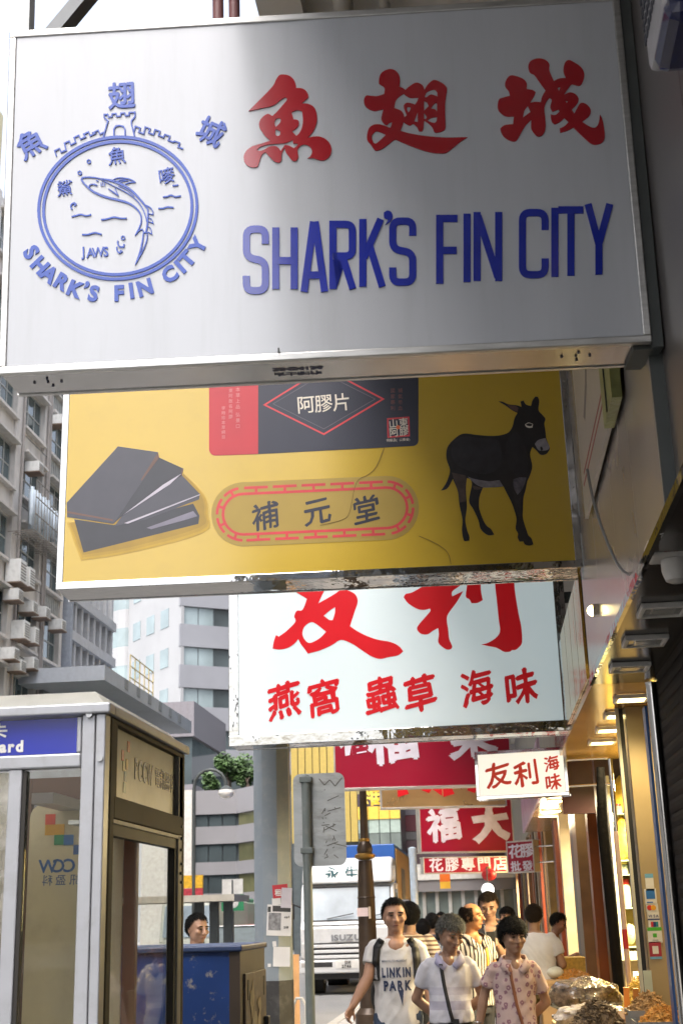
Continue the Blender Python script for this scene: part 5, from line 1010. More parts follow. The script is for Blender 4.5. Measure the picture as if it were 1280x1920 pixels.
BX('core', (FXL-7, yl, 0), (FXL-.41, yr, ztop-.01), mat('tenement_inside', (.05, .05, .05), .9), ob)
for i, b in enumerate(bays):
    wmesh = win_mesh(b[1]-b[0], WH, 3 if i else 4, 2); 
    for k, z in enumerate(zs): place_win(ob, facM(b[0], z, FXL-.08), wmesh, WFRM, TEAL)
    for k, z in enumerate(zs):
        BX('sill', (FXL, b[0]-.1, z-.14), (FXL+.22, b[1]+.1, z-.02), PIER, ob)
        BX('hood', (FXL, b[0]-.1, z+WH+.04), (FXL+.34, b[1]+.1, z+WH+.14), PIER, ob)
    if i == 2:
        for k, z in enumerate(zs):
            n_ = 9
            for q in range(n_): y = b[0]+(b[1]-b[0])*(q+.15)/n_; BX('louvre', (FXL+.002, y, z-1.18), (FXL+.06, y+(b[1]-b[0])/n_*.6, z-.2), LOUV, ob)
cream = thing('cream_wall_block', 'plain cream-yellow side wall standing at the left of the tenement', 'building', (-20, 44, 0))
BX('wall', (FXL-6, yl-9, 9.5), (FXL+.45, yl-.02+2.6, ztop+3), mat('cream_render', (.55, .50, .33), .85, var=.08, scale=.8, dirt=.25, dscale=.7), cream) if False else BX('wall', (FXL-6, yl-9, 0), (FXL+.3, yl-.03, ztop+3), mat('cream_render', (.55, .50, .33), .85, var=.08, scale=.8, dirt=.25, dscale=.7), cream)
PIPE = mat('old_drain_pipe', (.30, .28, .27), .7, dirt=.4, dscale=3)
for yy in (bays[1][0]-.35, bays[1][1]+.3, bays[2][0]-.25): MB().tube([(FXL+.2, yy, 0), (FXL+.2, yy, ztop)], .06, 8).build('drain_pipe', PIPE, ob)
for k, z in enumerate(zs): MB().tube([(FXL+.16, bays[1][0]-.35, z-.5), (FXL+.3, (bays[1][0]+bays[1][1])/2, z-.62), (FXL+.16, bays[2][0]-.25, z-.45)], .018, 6).build('sagging_wire', DARKSTEEL, ob)
# window air conditioners
ACW = mat('ac_casing', (.66, .67, .66), .5, var=.06, dirt=.3, dscale=5); ACG = mat('ac_grille', (.12, .12, .12), .6)
ACN = [0]
def ac(px, py, w_, h_, label, split=False):
    w_ *= .74; h_ *= .74; p = atx(px, py, FXL+.35); t = thing('air_conditioner', label, 'air conditioner', (FXL+.05, p.y, p.z-h_/2), 0, 'air conditioners on the tenement')
    MB().box((0, -w_/2, 0), (.62, w_/2, h_)).build('casing', ACW, t, world=False, bevel=.02)
    m = MB()
    for k in range(6): m.box((.621, -w_/2+.06, h_*(.14+k*.13)), (.63, w_/2-.06, h_*(.19+k*.13)))
    m.build('grille', ACG, t, world=False)
    MB().box((0, -w_/2-.02, -.05), (.66, w_/2+.02, -.002)).build('shelf', mat('rusty_bracket', (.16, .11, .08), .7), t, world=False)
for a in ((30, 1073, .95, 1.25, 'tall unit directly under the caged drying rack'), (47, 1085, .85, 1.1, 'tall narrower one paired beside the biggest unit'), (25, 1117, .8, .62, 'small box just below the tall pair'), (53, 1140, .8, .62, 'small box one storey below the tall pair'), (77, 1150, .8, .62, 'small box below the grey louvres'), (107, 1173, .8, .62, 'small box at the corner next to the finned block'), (37, 1183, .9, 1.0, 'tall unit of the lower pair'), (56, 1193, .7, .9, 'narrow unit of the lower pair'), (17, 1227, .8, .62, 'small box below the lower pair towards the cream wall'), (54, 1245, .8, .62, 'small box just above the phone booth roof'), (30, 1250, .8, .6, 'lowest small box over the phone booth'), (64, 878, .8, .6, 'small box above the drying rack'), (107, 790, .8, .6, 'highest small box close to the yellow sign')):
    ac(*a[:4], 'air conditioner on the tan tenement, '+a[4])
# laundry cage
la = thing('laundry_rack', 'caged metal drying rack jutting from the tenement windows', 'drying rack', (FXL, YX(50), atx(50, 985, FXL+1).z))
c0, c1 = YX(20, 900), YX(98, 990); zl, zh = atx(60, 985, FXL+.8).z-.35, atx(60, 985, FXL+.8).z+1.75
m = MB()
for z in np.linspace(zl, zh, 4): m.bar((FXL+1.1, c0, z), (FXL+1.1, c1, z), .035)
BARS = mat('rack_steel', (.22, .2, .18), .6, .3)
for y in np.linspace(c0, c1, 16): m.bar((FXL+1.1, y, zl), (FXL+1.1, y, zh), .022)
m.build('cage_front', BARS, la)
m = MB()
for y in np.linspace(c0, c1, 22): m.bar((FXL, y, zl), (FXL+1.1, y, zl), .03)
for x in (.3, .7): m.bar((FXL+x, c0, zl), (FXL+x, c1, zl), .03)
m.build('cage_floor', BARS, la)
CLO = mat('pale_blue_sheet', (.52, .60, .68), .85, var=.12, scale=2, bump=.6, bscale=3)
for i, (a, b, dz) in enumerate(((c0+.3, c0+2.2, 1.75), (c0+2.4, c0+4.0, 1.5), (c0+4.3, c1-.4, 1.2))):
    n_ = 24; V = []; Fc = []
    for q in range(n_+1):
        y = a+(b-a)*q/n_; x = FXL+.75+.12*math.sin(q*1.1+i)+.05*math.sin(q*2.7)
        V += [(x, y, zh-.15-.5*i*.3), (x+.06*math.sin(q*1.7), y, zh-.15-dz*(.9+.1*math.sin(q*.6)))]
    for q in range(n_): Fc.append((2*q, 2*q+1, 2*q+3, 2*q+2))
    o = MB().add(V, Fc).build('hanging_sheet', CLO, smooth=True); sm = o.modifiers.new('thick', 'SOLIDIFY'); sm.thickness = .02
    solo(o, 'pale blue sheet drying inside the caged rack', 'laundry', 'sheets on the drying rack')
# grey finned block
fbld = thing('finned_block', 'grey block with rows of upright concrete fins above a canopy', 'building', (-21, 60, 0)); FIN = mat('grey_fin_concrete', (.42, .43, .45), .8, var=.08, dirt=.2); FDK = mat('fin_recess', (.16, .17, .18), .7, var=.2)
y0, y1 = YX(116, 1200)+.3, YX(209, 1200)
for zz in (atx(150, 1312, FXL).z-9, ): pass
zrow = [atx(160, p, FXL).z for p in (1277, 1204, 1130, 1056)]; pitch = zrow[1]-zrow[0]
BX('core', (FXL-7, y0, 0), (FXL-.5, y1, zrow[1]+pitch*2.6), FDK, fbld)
for k in range(-2, 3):
    z = zrow[0]+pitch*k; BX('floor_band', (FXL-.5, y0, z-pitch*.24), (FXL+.25, y1, z), FIN, fbld)
    n_ = 7
    for q in range(n_+1): y = y0+.3+(y1-y0-.6)*q/n_; BX('fin', (FXL-.499, y-.14, z+.001), (FXL+.12, y+.14, z+pitch*.76-.001), FIN, fbld)
    wm_ = win_mesh((y1-y0-.6)/n_-.3, pitch*.7, 1, 2)
    for q in range(n_): place_win(fbld, facM(y0+.3+(y1-y0-.6)*q/n_+.15, z+.03, FXL-.42), wm_, WFRM, TEAL)
BX('end_pier', (FXL-6.9, y0-.3, 0), (FXL+.4, y0-.001, zrow[1]+pitch*2.6), mat('blue_grey_pier', (.27, .30, .35), .7), fbld)
cp = thing('concrete_canopy', 'blue-grey concrete canopy slab with chamfered corner below the fins', 'canopy', at(195, 1262, 50)); p = at(197, 1247, 50); q = at(195, 1275, 50)
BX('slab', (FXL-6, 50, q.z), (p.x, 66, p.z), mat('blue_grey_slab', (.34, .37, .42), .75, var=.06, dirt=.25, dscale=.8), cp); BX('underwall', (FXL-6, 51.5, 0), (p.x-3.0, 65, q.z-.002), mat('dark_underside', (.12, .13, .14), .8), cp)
for k in range(6): BX('canopy_lettering', (p.x+.002, 53+k*2, (p.z+q.z)/2-.15), (p.x+.03, 53.5+k*2, (p.z+q.z)/2+.25), mat('dark_metal_letter', (.15, .16, .17), .5), cp)
yr_ = thing('yellow_railing', 'yellow scaffold railing on the roof behind the canopy', 'railing', at(260, 1290, 66)); YR = mat('yellow_paint', (.45, .36, .15), .6)
a = at(244, 1270, 66); b = at(287, 1300, 72)
for dz in (0, .6, 1.2): MB().bar(a+Vector((0, 0, dz)), b+Vector((0, 0, dz)), .05).build('rail', YR, yr_)
for k in range(6): pk = a.lerp(b, k/5); MB().bar(pk+Vector((0, 0, -1.2)), pk+Vector((0, 0, 1.2)), .05).build('upright', YR, yr_)

# white and banded tower, turned to us with its corner
tw = thing('banded_tower', 'white and grey office tower with ribbon windows on one face', 'building', at(339, 1700, 110)); tc_ = at(339, 1600, 110); tc_.z = 0
aR, aL = R(57), R(-40); dR = Vector((math.sin(aR), math.cos(aR), 0)); dL = Vector((math.sin(aL), math.cos(aL), 0)); TH = 52
WHTW = mat('white_tile_tower', (.29, .295, .305), .5, var=.05, scale=.3, dirt=.12, dscale=.4); GRT = mat('grey_granite_band', (.20, .205, .225), .45, var=.06, scale=.4)
LR, LL = 26.0, 17.0
def face_box(name, o, d, a, b, z0, z1, t0, t1, m, par):
    n = Vector((-d.y, d.x, 0)) if Vector((-d.y, d.x, 0)).dot(o-EYE) > 0 else Vector((d.y, -d.x, 0)) # inward normal
    P = [o+d*s+n*t+Vector((0, 0, z)) for z in (z0, z1) for t in (t0, t1) for s in (a, b)]
    return MB().add(P, [(0, 1, 3, 2), (4, 6, 7, 5), (0, 4, 5, 1), (1, 5, 7, 3), (3, 7, 6, 2), (2, 6, 4, 0)]).build(name, m, par)
FH = 3.62; zw0 = at(345, 1247, 110).z
MB().add([tc_, tc_+dR*LR, tc_+dR*LR+dL*LL, tc_+dL*LL, *[p+Vector((0, 0, TH)) for p in (tc_, tc_+dR*LR, tc_+dR*LR+dL*LL, tc_+dL*LL)]], [(3, 2, 1, 0), (4, 5, 6, 7), (0, 1, 5, 4), (1, 2, 6, 5), (2, 3, 7, 6), (3, 0, 4, 7)]).build('core', mat('tower_core', (.10, .12, .13), .3), tw)
RIB = mat('ribbon_glass', (.055, .07, .075), .06, var=.4, scale=.25, ior=1.6)
zf = [zw0+FH*k for k in range(-8, 7)]
for z in zf:
    face_box('granite_band', tc_, dR, -.35, LR, z-FH*.55, z, -.35, 0, GRT, tw)
    for q in range(18): face_box('ribbon_window', tc_, dR, .05+q*LR/18, (q+1)*LR/18-.05, z+.001, z+FH*.45-.001, -.05, -.001, PALEG if q < 2 else RIB, tw)
face_box('white_face', tc_, dL, -.3, LL*.62, 0, TH, -.30, -.001, WHTW, tw)
for z in zf:
    for q in range(3): face_box('square_window', tc_, dL, 2.1+q*2.9, 3.7+q*2.9, z+.2, z+1.9, -.34, -.301, PALEG, tw)
    n_ = 7; rr = 2.6; cc = tc_+dL*(LL*.62+rr)
    for q in range(n_):
        a0, a1 = math.pi*q/n_, math.pi*(q+1)/n_
        nn = Vector((dL.y, -dL.x, 0)); nn = nn if nn.dot(EYE-tc_) > 0 else -nn
        pA = cc-dL*math.cos(a0)*rr+nn*math.sin(a0)*1.2; pB = cc-dL*math.cos(a1)*rr+nn*math.sin(a1)*1.2; tn = Vector((0, 0, 1))
        for nm, za, zb2, mm in (('curved_band', z-FH*.5, z, WHTW), ('curved_window', z, z+FH*.5, PALEG)):
            MB().add([pA+tn*za, pB+tn*za, pB+tn*zb2, pA+tn*zb2, pA+tn*za-nn*.2, pB+tn*za-nn*.2, pB+tn*zb2-nn*.2, pA+tn*zb2-nn*.2], [(0, 1, 2, 3), (7, 6, 5, 4), (0, 4, 5, 1), (1, 5, 6, 2), (2, 6, 7, 3), (3, 7, 4, 0)]).build(nm, mm, tw)
pod = thing('mauve_podium', 'mauve tiled podium block at the foot of the banded tower', 'building', at(330, 1500, 92)); p = at(288, 1318, 92); q = at(364, 1318, 92); r = at(364, 1380, 92)
MAUV = mat('mauve_tile', (.15, .14, .155), .5, var=.08)
BX('upper_block', (p.x, 92, r.z), (q.x, 104, p.z), MAUV, pod); BX('window_band', (p.x+.3, 92.3, r.z-3.4), (q.x-.2, 104, r.z-.002), RIB, pod); BX('lower_block', (p.x+.1, 92, 0), (q.x, 104, r.z-3.402), MAUV, pod)
for k in range(6): BX('tile_joint', (p.x+(q.x-p.x)*k/6, 91.99, r.z), (p.x+(q.x-p.x)*k/6+.06, 92.0-.0005, p.z), mat('joint_dark', (.15, .14, .15), .7), pod)
# lower grey office building with ribbon windows and a roof garden
lo_ = thing('low_office', 'low grey stone office block with ribbon windows and roof trees', 'building', at(443, 1700, 75)); c = at(443, 1600, 75); l = at(364, 1600, 75); c.z = 0; l.z = 0
STN = mat('grey_stone', (.20, .195, .205), .6, var=.06, scale=.6); zt_ = at(443, 1480, 75).z; e = at(520, 1600, 71); e.z = 0
BX('core', (l.x+.2, 75.3, 0), (e.x+2, 90, zt_-.2), mat('tower_core', None), lo_)
bands = [(1525, 1548), (1581, 1615), (1639, 1674)]; prev = zt_
d1 = (c-l).normalized(); L1 = (c-l).length; d2 = (e-c).normalized(); L2 = (e-c).length
for (pa, pb2) in bands:
    za, zb2 = at(443, pa, 75).z, at(443, pb2, 75).z
    face_box('stone_band', l, d1, 0, L1, za, prev, 0, .3, STN, lo_); face_box('stone_band', c, d2, 0.001, L2, za, prev, 0, .3, STN, lo_)
    for q in range(3): face_box('ribbon_window', l, d1, L1*q/3+.04, L1*(q+1)/3-.04, zb2+.01, za-.01, .12, .2, RIB, lo_)
    face_box('ribbon_window', c, d2, .1, L2, zb2+.01, za-.01, .12, .2, mat('olive_glass', (.10, .10, .05), .1, var=.4, scale=.5), lo_); prev = zb2
face_box('stone_band', l, d1, 0, L1, 0, prev, 0, .3, STN, lo_); face_box('stone_band', c, d2, 0.001, L2, 0, prev, 0, .3, STN, lo_)
face_box('pale_pier', l, d1, -3.0, -.1, 0, zt_+.05, -.2, .6, mat('pale_pier', (.52, .5, .46), .6), lo_)
# the tree on its roof
def tree(name, label, base, h, rx, rz, seed, n=2600):
    rnd = random.Random(seed); t = thing(name, label, 'tree', base); TR = mat('bark', (.12, .09, .07), .9, bump=.4)
    m = MB(); m.tube([(0, 0, 0), (.08, .05, h*.3), (-.05, 0, h*.6)], [.16, .12, .07], 8)
    cl = []
    for k in range(9):
        a = rnd.uniform(0, 6.28); q = Vector((rx*.75*math.cos(a)*rnd.random()**.5, rx*.75*math.sin(a)*rnd.random()**.5, h*.55+rz*rnd.uniform(-.5, .75))); cl.append((q, rnd.uniform(.35, .6)*rx)); m.tube([(0, 0, h*.35), tuple(q*.6+Vector((0, 0, h*.2))), tuple(q)], [.07, .045, .015], 6)
    m.build('trunk', TR, t, world=False)
    LG = mat('leaf_green', (.05, .098, .026), .55, var=.5, scale=1.2); b = MB()
    for k in range(n):
        q, r = cl[k % 9]; u = Vector((rnd.gauss(0, 1), rnd.gauss(0, 1), rnd.gauss(0, .8))).normalized()*r*rnd.random()**.4
        p = q+u; ax = Vector((rnd.uniform(-1, 1), rnd.uniform(-1, 1), rnd.uniform(-.6, .6))).normalized(); by = ax.orthogonal().normalized(); s1, s2 = rnd.uniform(.09, .17), rnd.uniform(.05, .09)
        b.add([p-ax*s1, p+by*s2, p+ax*s1, p-by*s2], [(0, 1, 2, 3)])
    b.build('crown', LG, t, world=False)
p = at(428, 1487, 76.5); tree('roof_tree', 'bushy green tree on the roof of the low office', (p.x, 76.5, zt_-.2), 2.6, 1.25, 1.0, 3); p = at(462, 1487, 76); tree('roof_tree', 'small light green shrub at the corner of the low office roof', (p.x, 76, zt_-.2), 1.6, .7, .6, 4, 1100); p = at(400, 1487, 78); tree('roof_tree', 'rounded shrub behind the bushy roof tree', (p.x, 78, zt_-.2), 1.5, .8, .6, 6, 900)
# brown tower sliver behind, yellow building, far blocks
bt = thing('brown_tower', 'brown tiled residential tower behind the roof trees', 'building', (at(475, 1500, 130).x, 130, 0)); xa, xb = at(452, 1450, 130).x, at(560, 1450, 130).x; BX('wall', (xa, 130, 0), (xb, 140, 40), mat('brown_tile_tower', (.28, .21, .15), .7, var=.1), bt)
wmb = win_mesh(1.3, 1.6, 2, 1)
for k in range(3, 12):
    for q in range(2): place_win(bt, Matrix.Translation((xa+.7+q*2.2, 129.92, k*2.9)), wmb, WFRM, TEAL)
yb = thing('yellow_building', 'yellow clad corner building with illuminated sign panels', 'building', (at(650, 1600, 62).x, 62, 0)); xa, xb, xc_ = at(545, 1450, 62).x, at(668, 1450, 62).x, at(742, 1450, 60).x; zt_ = 22
YC = mat('yellow_cladding', (.56, .42, .12), .4, .2, var=.06); zg = at(660, 1578, 62).z; z_a, z_b, z_c = at(700, 1536, 62).z, at(700, 1512, 62).z, at(700, 1562, 62).z
n_ = 9
for k in range(n_): BX('yellow_panel', (xa+(xb-xa)*k/n_+.02, 62, zg), (xa+(xb-xa)*(k+1)/n_-.02, 62.2, zt_), YC, yb)
BX('core', (xa, 62.21, 0), (xc_, 72, zt_), mat('tower_core', None), yb)
BX('upper_clad', (xb, 61.95, at(700, 1488, 62).z), (xc_, 62.2, zt_), mat('olive_clad', (.36, .32, .16), .5), yb)
for k in range(4):
    x0_, x1_ = xb+(xc_-xb)*k/4+.02, xb+(xc_-xb)*(k+1)/4-.02
    BX('sign_panel', (x0_, 61.9, z_b), (x1_, 62.2, at(700, 1489, 62).z), mat('sign_plum', (.09, .065, .085), .5), yb); BX('lit_panel', (x0_, 61.9, z_a), (x1_, 62.2, z_b-.01), mat('amber_panel', (.62, .42, .07), .4, emit=(1, .65, .1), estr=.12), yb); BX('glass_panel', (x0_, 61.95, z_c), (x1_, 62.2, z_a-.01), mat('pale_green_glass', (.40, .50, .46), .12, var=.1), yb); BX('shop_glass', (x0_, 61.97, zg-3), (x1_, 62.2, z_c-.01), mat('grey_green_glass', (.18, .22, .21), .15, var=.4, scale=.8), yb)
for k, ch in enumerate('雜之寶'): write(ch, (xb+(xc_-xb)*k/4+.12, 61.895, z_b+.12), (1, 0, 0), (0, 0, 1), 1.0, mat('gold_letter', (.62, .45, .08), .4, emit=(1, .7, .1), estr=.15), yb, .02)
fr_ = thing('far_maroon_block', 'grey and maroon shopping block closing the street', 'building', (at(790, 1600, 66).x, 66, 0)); xa, xb = at(742, 1500, 66).x+.1, at(960, 1500, 66).x
for k, (pa, pb2, mm) in enumerate(((1300, 1525, mat('smoke_glass', (.20, .19, .23), .2, var=.3, scale=.3)), (1526, 1556, mat('maroon_clad', (.17, .045, .06), .4, var=.2, scale=.5)), (1557, 1572, mat('grey_stone', None)), (1573, 1640, mat('plum_glass', (.11, .065, .08), .2, var=.5, scale=.6)))):
    BX('facade_band', (xa, 66-.1*k, at(850, pb2, 66).z), (xb, 70, at(850, pa, 66).z-.01), mm, fr_)
BX('lower_wall', (xa, 65.6, 0), (xb, 70, at(850, 1641, 66).z), STN, fr_)
sb = thing('white_footbridge', 'white walled low building with grey glass below at the street end', 'building', (at(830, 1650, 48).x, 48, 0)); xa, xb = at(765, 1650, 48).x, at(985, 1650, 48).x; z1_, z2_, z3_ = at(800, 1620, 48).z, at(800, 1650, 48).z, at(800, 1672, 48).z
BX('white_wall', (xa, 48, z2_), (xb, 54, z1_), mat('white_panel_wall', (.60, .60, .58), .5), sb); BX('lower_band', (xa, 48.05, z3_), (xb, 54, z2_-.002), mat('grey_stone', None), sb); BX('glass_wall', (xa, 48.3, 0), (xb, 54, z3_-.002), mat('grey_green_glass', None), sb)
for k in range(9): BX('mullion', (xa+(xb-xa)*k/9, 48.2, 0), (xa+(xb-xa)*k/9+.12, 48.299, z3_-.003), WFRM, sb)
gl_ = thing('steel_mast', 'pale blue steel mast in front of the maroon block', 'mast', (at(777, 1700, 46).x, 46, 0)); MB().lathe((0, 0, 0), [(.14, 0), (.14, at(777, 1590, 46).z), (.05, at(777, 1588, 46).z)], 12).build('shaft', mat('pale_blue_paint', (.36, .43, .50), .4), gl_, world=False)
# blocks closing the view behind, on both sides; the unseen one beside the viewpoint is made tall to cut skylight
for i, (x0, x1, y0, y1, h, c, lab) in enumerate(((-60, -20, 150, 170, 40, (.5, .5, .5), 'pale far block behind the finned block'), (6, 60, 90, 110, 60, (.3, .3, .3), 'tall grey block far down the right side of the street'), (-40, -18.6, -40, 30, 46, (.42, .41, .39), 'plain grey unseen block across the street beside the viewpoint, made tall to cut skylight'))):
    b_ = thing('far_block', lab, 'building', ((x0+x1)/2, (y0+y1)/2, 0)); BX('wall', (x0, y0, 0), (x1, y1, h), mat('far_wall_%d' % i, c, .8, var=.1, scale=.4), b_)
    wmm = win_mesh(1.8, 1.5, 2, 1)
    if i == 2:
        for a in range(12):
            for bq in range(13): place_win(b_, facM(y0+3+a*6, 3+bq*3.2, x1+.02), wmm, WFRM, TEAL)
# ================================================================== box truck coming towards us
TY = 30.0; tx0, tx1 = at(562, 1700, TY).x, at(738, 1700, TY).x; tcx = (tx0+tx1)/2; hw = (tx1-tx0)/2
tk = thing('box_truck', 'white cab-over box truck with a blue cargo box in the road', 'truck', (tcx, TY, 0))
TWH = mat('truck_white', (.58, .59, .60), .28, var=.04, scale=2, coat=.4, dirt=.12, dscale=2); TBL = mat('truck_blue', srgb('2358a5'), .4, var=.05); TBK = mat('truck_black', (.02, .02, .022), .45); TGL = mat('windscreen', (.27, .33, .38), .04, var=.4, scale=.8, ior=1.6)
def tz(py): return at(650, py, TY).z
def prof(name, pts, x0, x1, m, bevel=.03):
    n = len(pts); V = [(x0, y, z) for y, z in pts]+[(x1, y, z) for y, z in pts]
    return MB().add(V, [tuple(range(n)), tuple(range(2*n-1, n-1, -1))]+[(i, n+i, n+(i+1) % n, (i+1) % n) for i in range(n)]).build(name, m, tk, world=False, bevel=bevel)
prof('cab', [(0, tz(1822)), (-.02, tz(1740)), (.05, tz(1728)), (.30, tz(1662)), (.42, tz(1655)), (1.7, tz(1655)), (1.7, .55), (.9, .55), (.9, tz(1822))], -hw, hw, TWH, .05)
prof('roof_deflector', [(.16, tz(1656)+.004), (.30, tz(1625)), (.75, tz(1606)), (1.5, tz(1606)), (1.5, tz(1655)+.004)], -hw*.97, hw*.97, TWH, .06)
# windscreen leans back
def quad(name, a, b, m, off=.012):
    (x0, z0), (x1, z1) = a, b; n = Vector((0, -(z1-z0), .0)); 
    def yy(z): return .05+(z-tz(1728))/(tz(1662)-tz(1728))*.25
    P = [(x0, yy(z0)-off, z0), (x1, yy(z0)-off, z0), (x1, yy(z1)-off, z1), (x0, yy(z1)-off, z1)]; P += [(p[0], p[1]+off*.8, p[2]) for p in P]
    return MB().add(P, [(0, 1, 2, 3), (7, 6, 5, 4), (0, 4, 5, 1), (1, 5, 6, 2), (2, 6, 7, 3), (3, 7, 4, 0)]).build(name, m, tk, world=False)
quad('windscreen', (-hw*.90, tz(1724)), (hw*.90, tz(1664)), TGL); quad('screen_seal', (-hw*.93, tz(1727)), (hw*.93, tz(1661)), TBK, .006)
for x in (-.45, .35): MB().bar((x, .02, tz(1722)), (x+.6, .0, tz(1713)), .02).build('wiper', TBK, tk, world=False)
BX2 = lambda nm, a, b, m, bev=0.0, par=None: MB().box(a, b).build(nm, m, par or tk, world=False, bevel=bev)
BX2('grille', (-hw*.86, -.035, tz(1797)), (hw*.86, -.02, tz(1767)), TBK)
for k in range(3): BX2('grille_bar', (-hw*.86, -.07, tz(1776+k*10)), (hw*.86, -.036, tz(1770+k*10)), TWH, .008)
BX2('bumper', (-hw*1.02, -.12, tz(1824)), (hw*1.02, -.02, tz(1799)), TWH, .03)
for sx in (-1, 1):
    BX2('headlight', (sx*hw*.98, -.06, tz(1795)), (sx*hw*.80, -.02, tz(1768)), mat('headlight_glass', (.45, .45, .45), .08, coat=1), .01)
    BX2('fog_slot', (sx*hw*.32, -.125, tz(1812)), (sx*hw*.82, -.119, tz(1803)), TBK)
    BX2('marker_lamp', (sx*hw*.84, -.126, tz(1812)), (sx*hw*.97, -.118, tz(1804)), mat('marker_lens', (.4, .38, .36), .2))
    w_ = MB().tube([(sx*hw*.74-.13, 1.0, .44), (sx*hw*.74+.13, 1.0, .44)], .44, 28).build('wheel', mat('tyre_rubber', (.02, .02, .02), .8), tk, world=False); MB().tube([(sx*hw*.74-.14, 1.0, .44), (sx*hw*.74+.14, 1.0, .44)], .24, 20).build('rim', mat('steel_rim', (.4, .4, .4), .4, .6), w_, world=False)
    w_ = MB().tube([(sx*hw*.70-.25, 4.6, .44), (sx*hw*.70+.25, 4.6, .44)], .44, 28).build('wheel', mat('tyre_rubber', None), tk, world=False)
    MB().tube([(sx*hw*.99, .25, tz(1700)), (sx*(hw+.24), .05, tz(1690)), (sx*(hw+.26), .05, tz(1720))], .02, 8).build('mirror_arm', TBK, tk, world=False); BX2('mirror', (sx*(hw+.13), 0, tz(1722)), (sx*(hw+.36), .1, tz(1690)), TBK, .03)
    MB().add([(sx*(hw+.004), .45, tz(1726)), (sx*(hw+.004), 1.4, tz(1726)), (sx*(hw+.004), 1.4, tz(1668)), (sx*(hw+.004), .62, tz(1668))], [(0, 1, 2, 3)]).build('side_window', TGL, tk, world=False)
BX2('plate', (-.26, -.135, tz(1815)), (.26, -.121, tz(1800)), mat('plate_white', (.6, .6, .58), .4)); 
def onfront(txt, x, z, size, y, m, bold, adv=None, sx=1.0): write(txt, (tcx+x, TY+y, z), (1, 0, 0), (0, 0, 1), size, m, tk, bold, adv, sx, thick=.01)
onfront('DX', -.06, tz(1806.3), .085, -.137, TBK, .03); onfront('2746', -.13, tz(1814), .09, -.137, TBK, .03); onfront('ISUZU', -.36, tz(1763), .17, -.05, mat('chrome_letter', (.30, .31, .33), .25, .6), .05, sx=1.25)
BX2('front_panel_line', (-hw*.9, -.012, tz(1735)), (hw*.9, -.008, tz(1733)), TBK)
for k, ch in enumerate('永生'): write(ch, (tcx-.50+k*.44, TY+.22, tz(1649)), (1, 0, 0), (0, 0, 1), .34, mat('truck_letter_green', srgb('1f5a62'), .5), tk, .01, thick=.01)
zbt = at(740, 1582, TY+1.9).z; xr = at(741, 1640, TY+1.9).x-tcx
BX2('cargo_box', (-hw-.12, 1.9, .75), (xr, 7.6, zbt), TBL, .02); BX2('chassis', (-.45, .9, .5), (.45, 7.5, .74), TBK)
BX2('underrun', (-hw*.95, .3, .32), (hw*.95, .5, .5), TBK)
BX2('box_side_frame', (xr+.002, 2.0, .75), (xr+.03, 7.5, zbt-.1), mat('wooden_side', (.34, .22, .09), .6, var=.2)); BX2('box_side_gap', (xr+.031, 3.6, .9), (xr+.034, 5.2, zbt-.5), TBK)
# ---- distant traffic behind the tram stop
def van(label, px, Yv, col, w=1.9, h=2.3, name='minibus', roof=None):
    x = at(px, 1740, Yv).x; t = thing(name, label, 'minibus' if name == 'minibus' else 'car', (x, Yv, 0)); m = mat('paint_'+label[:12], col, .3, coat=.5); hh = h
    def P(nm, pts, x0, x1, mm, bev=.06):
        n = len(pts); V = [(x0, a, b) for a, b in pts]+[(x1, a, b) for a, b in pts]; return MB().add(V, [tuple(range(n)), tuple(range(2*n-1, n-1, -1))]+[(i, n+i, n+(i+1) % n, (i+1) % n) for i in range(n)]).build(nm, mm, t, world=False, bevel=bev)
    if name == 'minibus': P('body', [(0, .4), (0, hh*.45), (.35, hh), (6, hh), (6, .4)], -w/2, w/2, m); P('windscreen', [(-.02, hh*.5), (.30, hh*.93), (.34, hh*.93), (.04, hh*.5)], -w*.44, w*.44, TGL, 0); P('roof', [(.35, hh+.002), (.5, hh+.16), (6, hh+.16), (6, hh+.002)], -w*.46, w*.46, mat('roof_'+label[:12], roof or col, .4))
    else: P('body', [(0, .3), (0, .75), (.9, .88), (3.6, .9), (4.3, .85), (4.3, .3)], -w/2, w/2, m); P('cabin', [(.8, .87), (1.5, hh), (3.2, hh), (3.8, .89)], -w*.42, w*.42, mat('car_glass', (.08, .1, .1), .08), .08); P('roof', [(1.45, hh+.001), (1.5, hh+.03), (3.2, hh+.03), (3.3, hh+.001)], -w*.42, w*.42, m)
    for sx in (-1, 1):
        MB().box((sx*w*.46, -.03, .62), (sx*w*.30, .02, .80)).build('headlight', mat('headlight_glass', None), t, world=False)
        for y in (.9, 3.4): MB().tube([(sx*w*.42-.1, y, .32), (sx*w*.42+.1, y, .32)], .32, 18).build('wheel', mat('tyre_rubber', None), t, world=False)
van('green and cream minibus waiting beyond the tram stop', 378, 48, (.35, .50, .38), roof=(.10, .32, .2)); van('cream minibus with pale roof behind the tram stop posts', 352, 44, (.5, .52, .46), roof=(.15, .4, .28))
van('white car parked behind the tram stop railing', 432, 42, (.6, .6, .6), 1.75, 1.45, 'car'); van('red taxi behind the thick grey pole', 470, 50, srgb('a01c1c'), 1.75, 1.45, 'car')
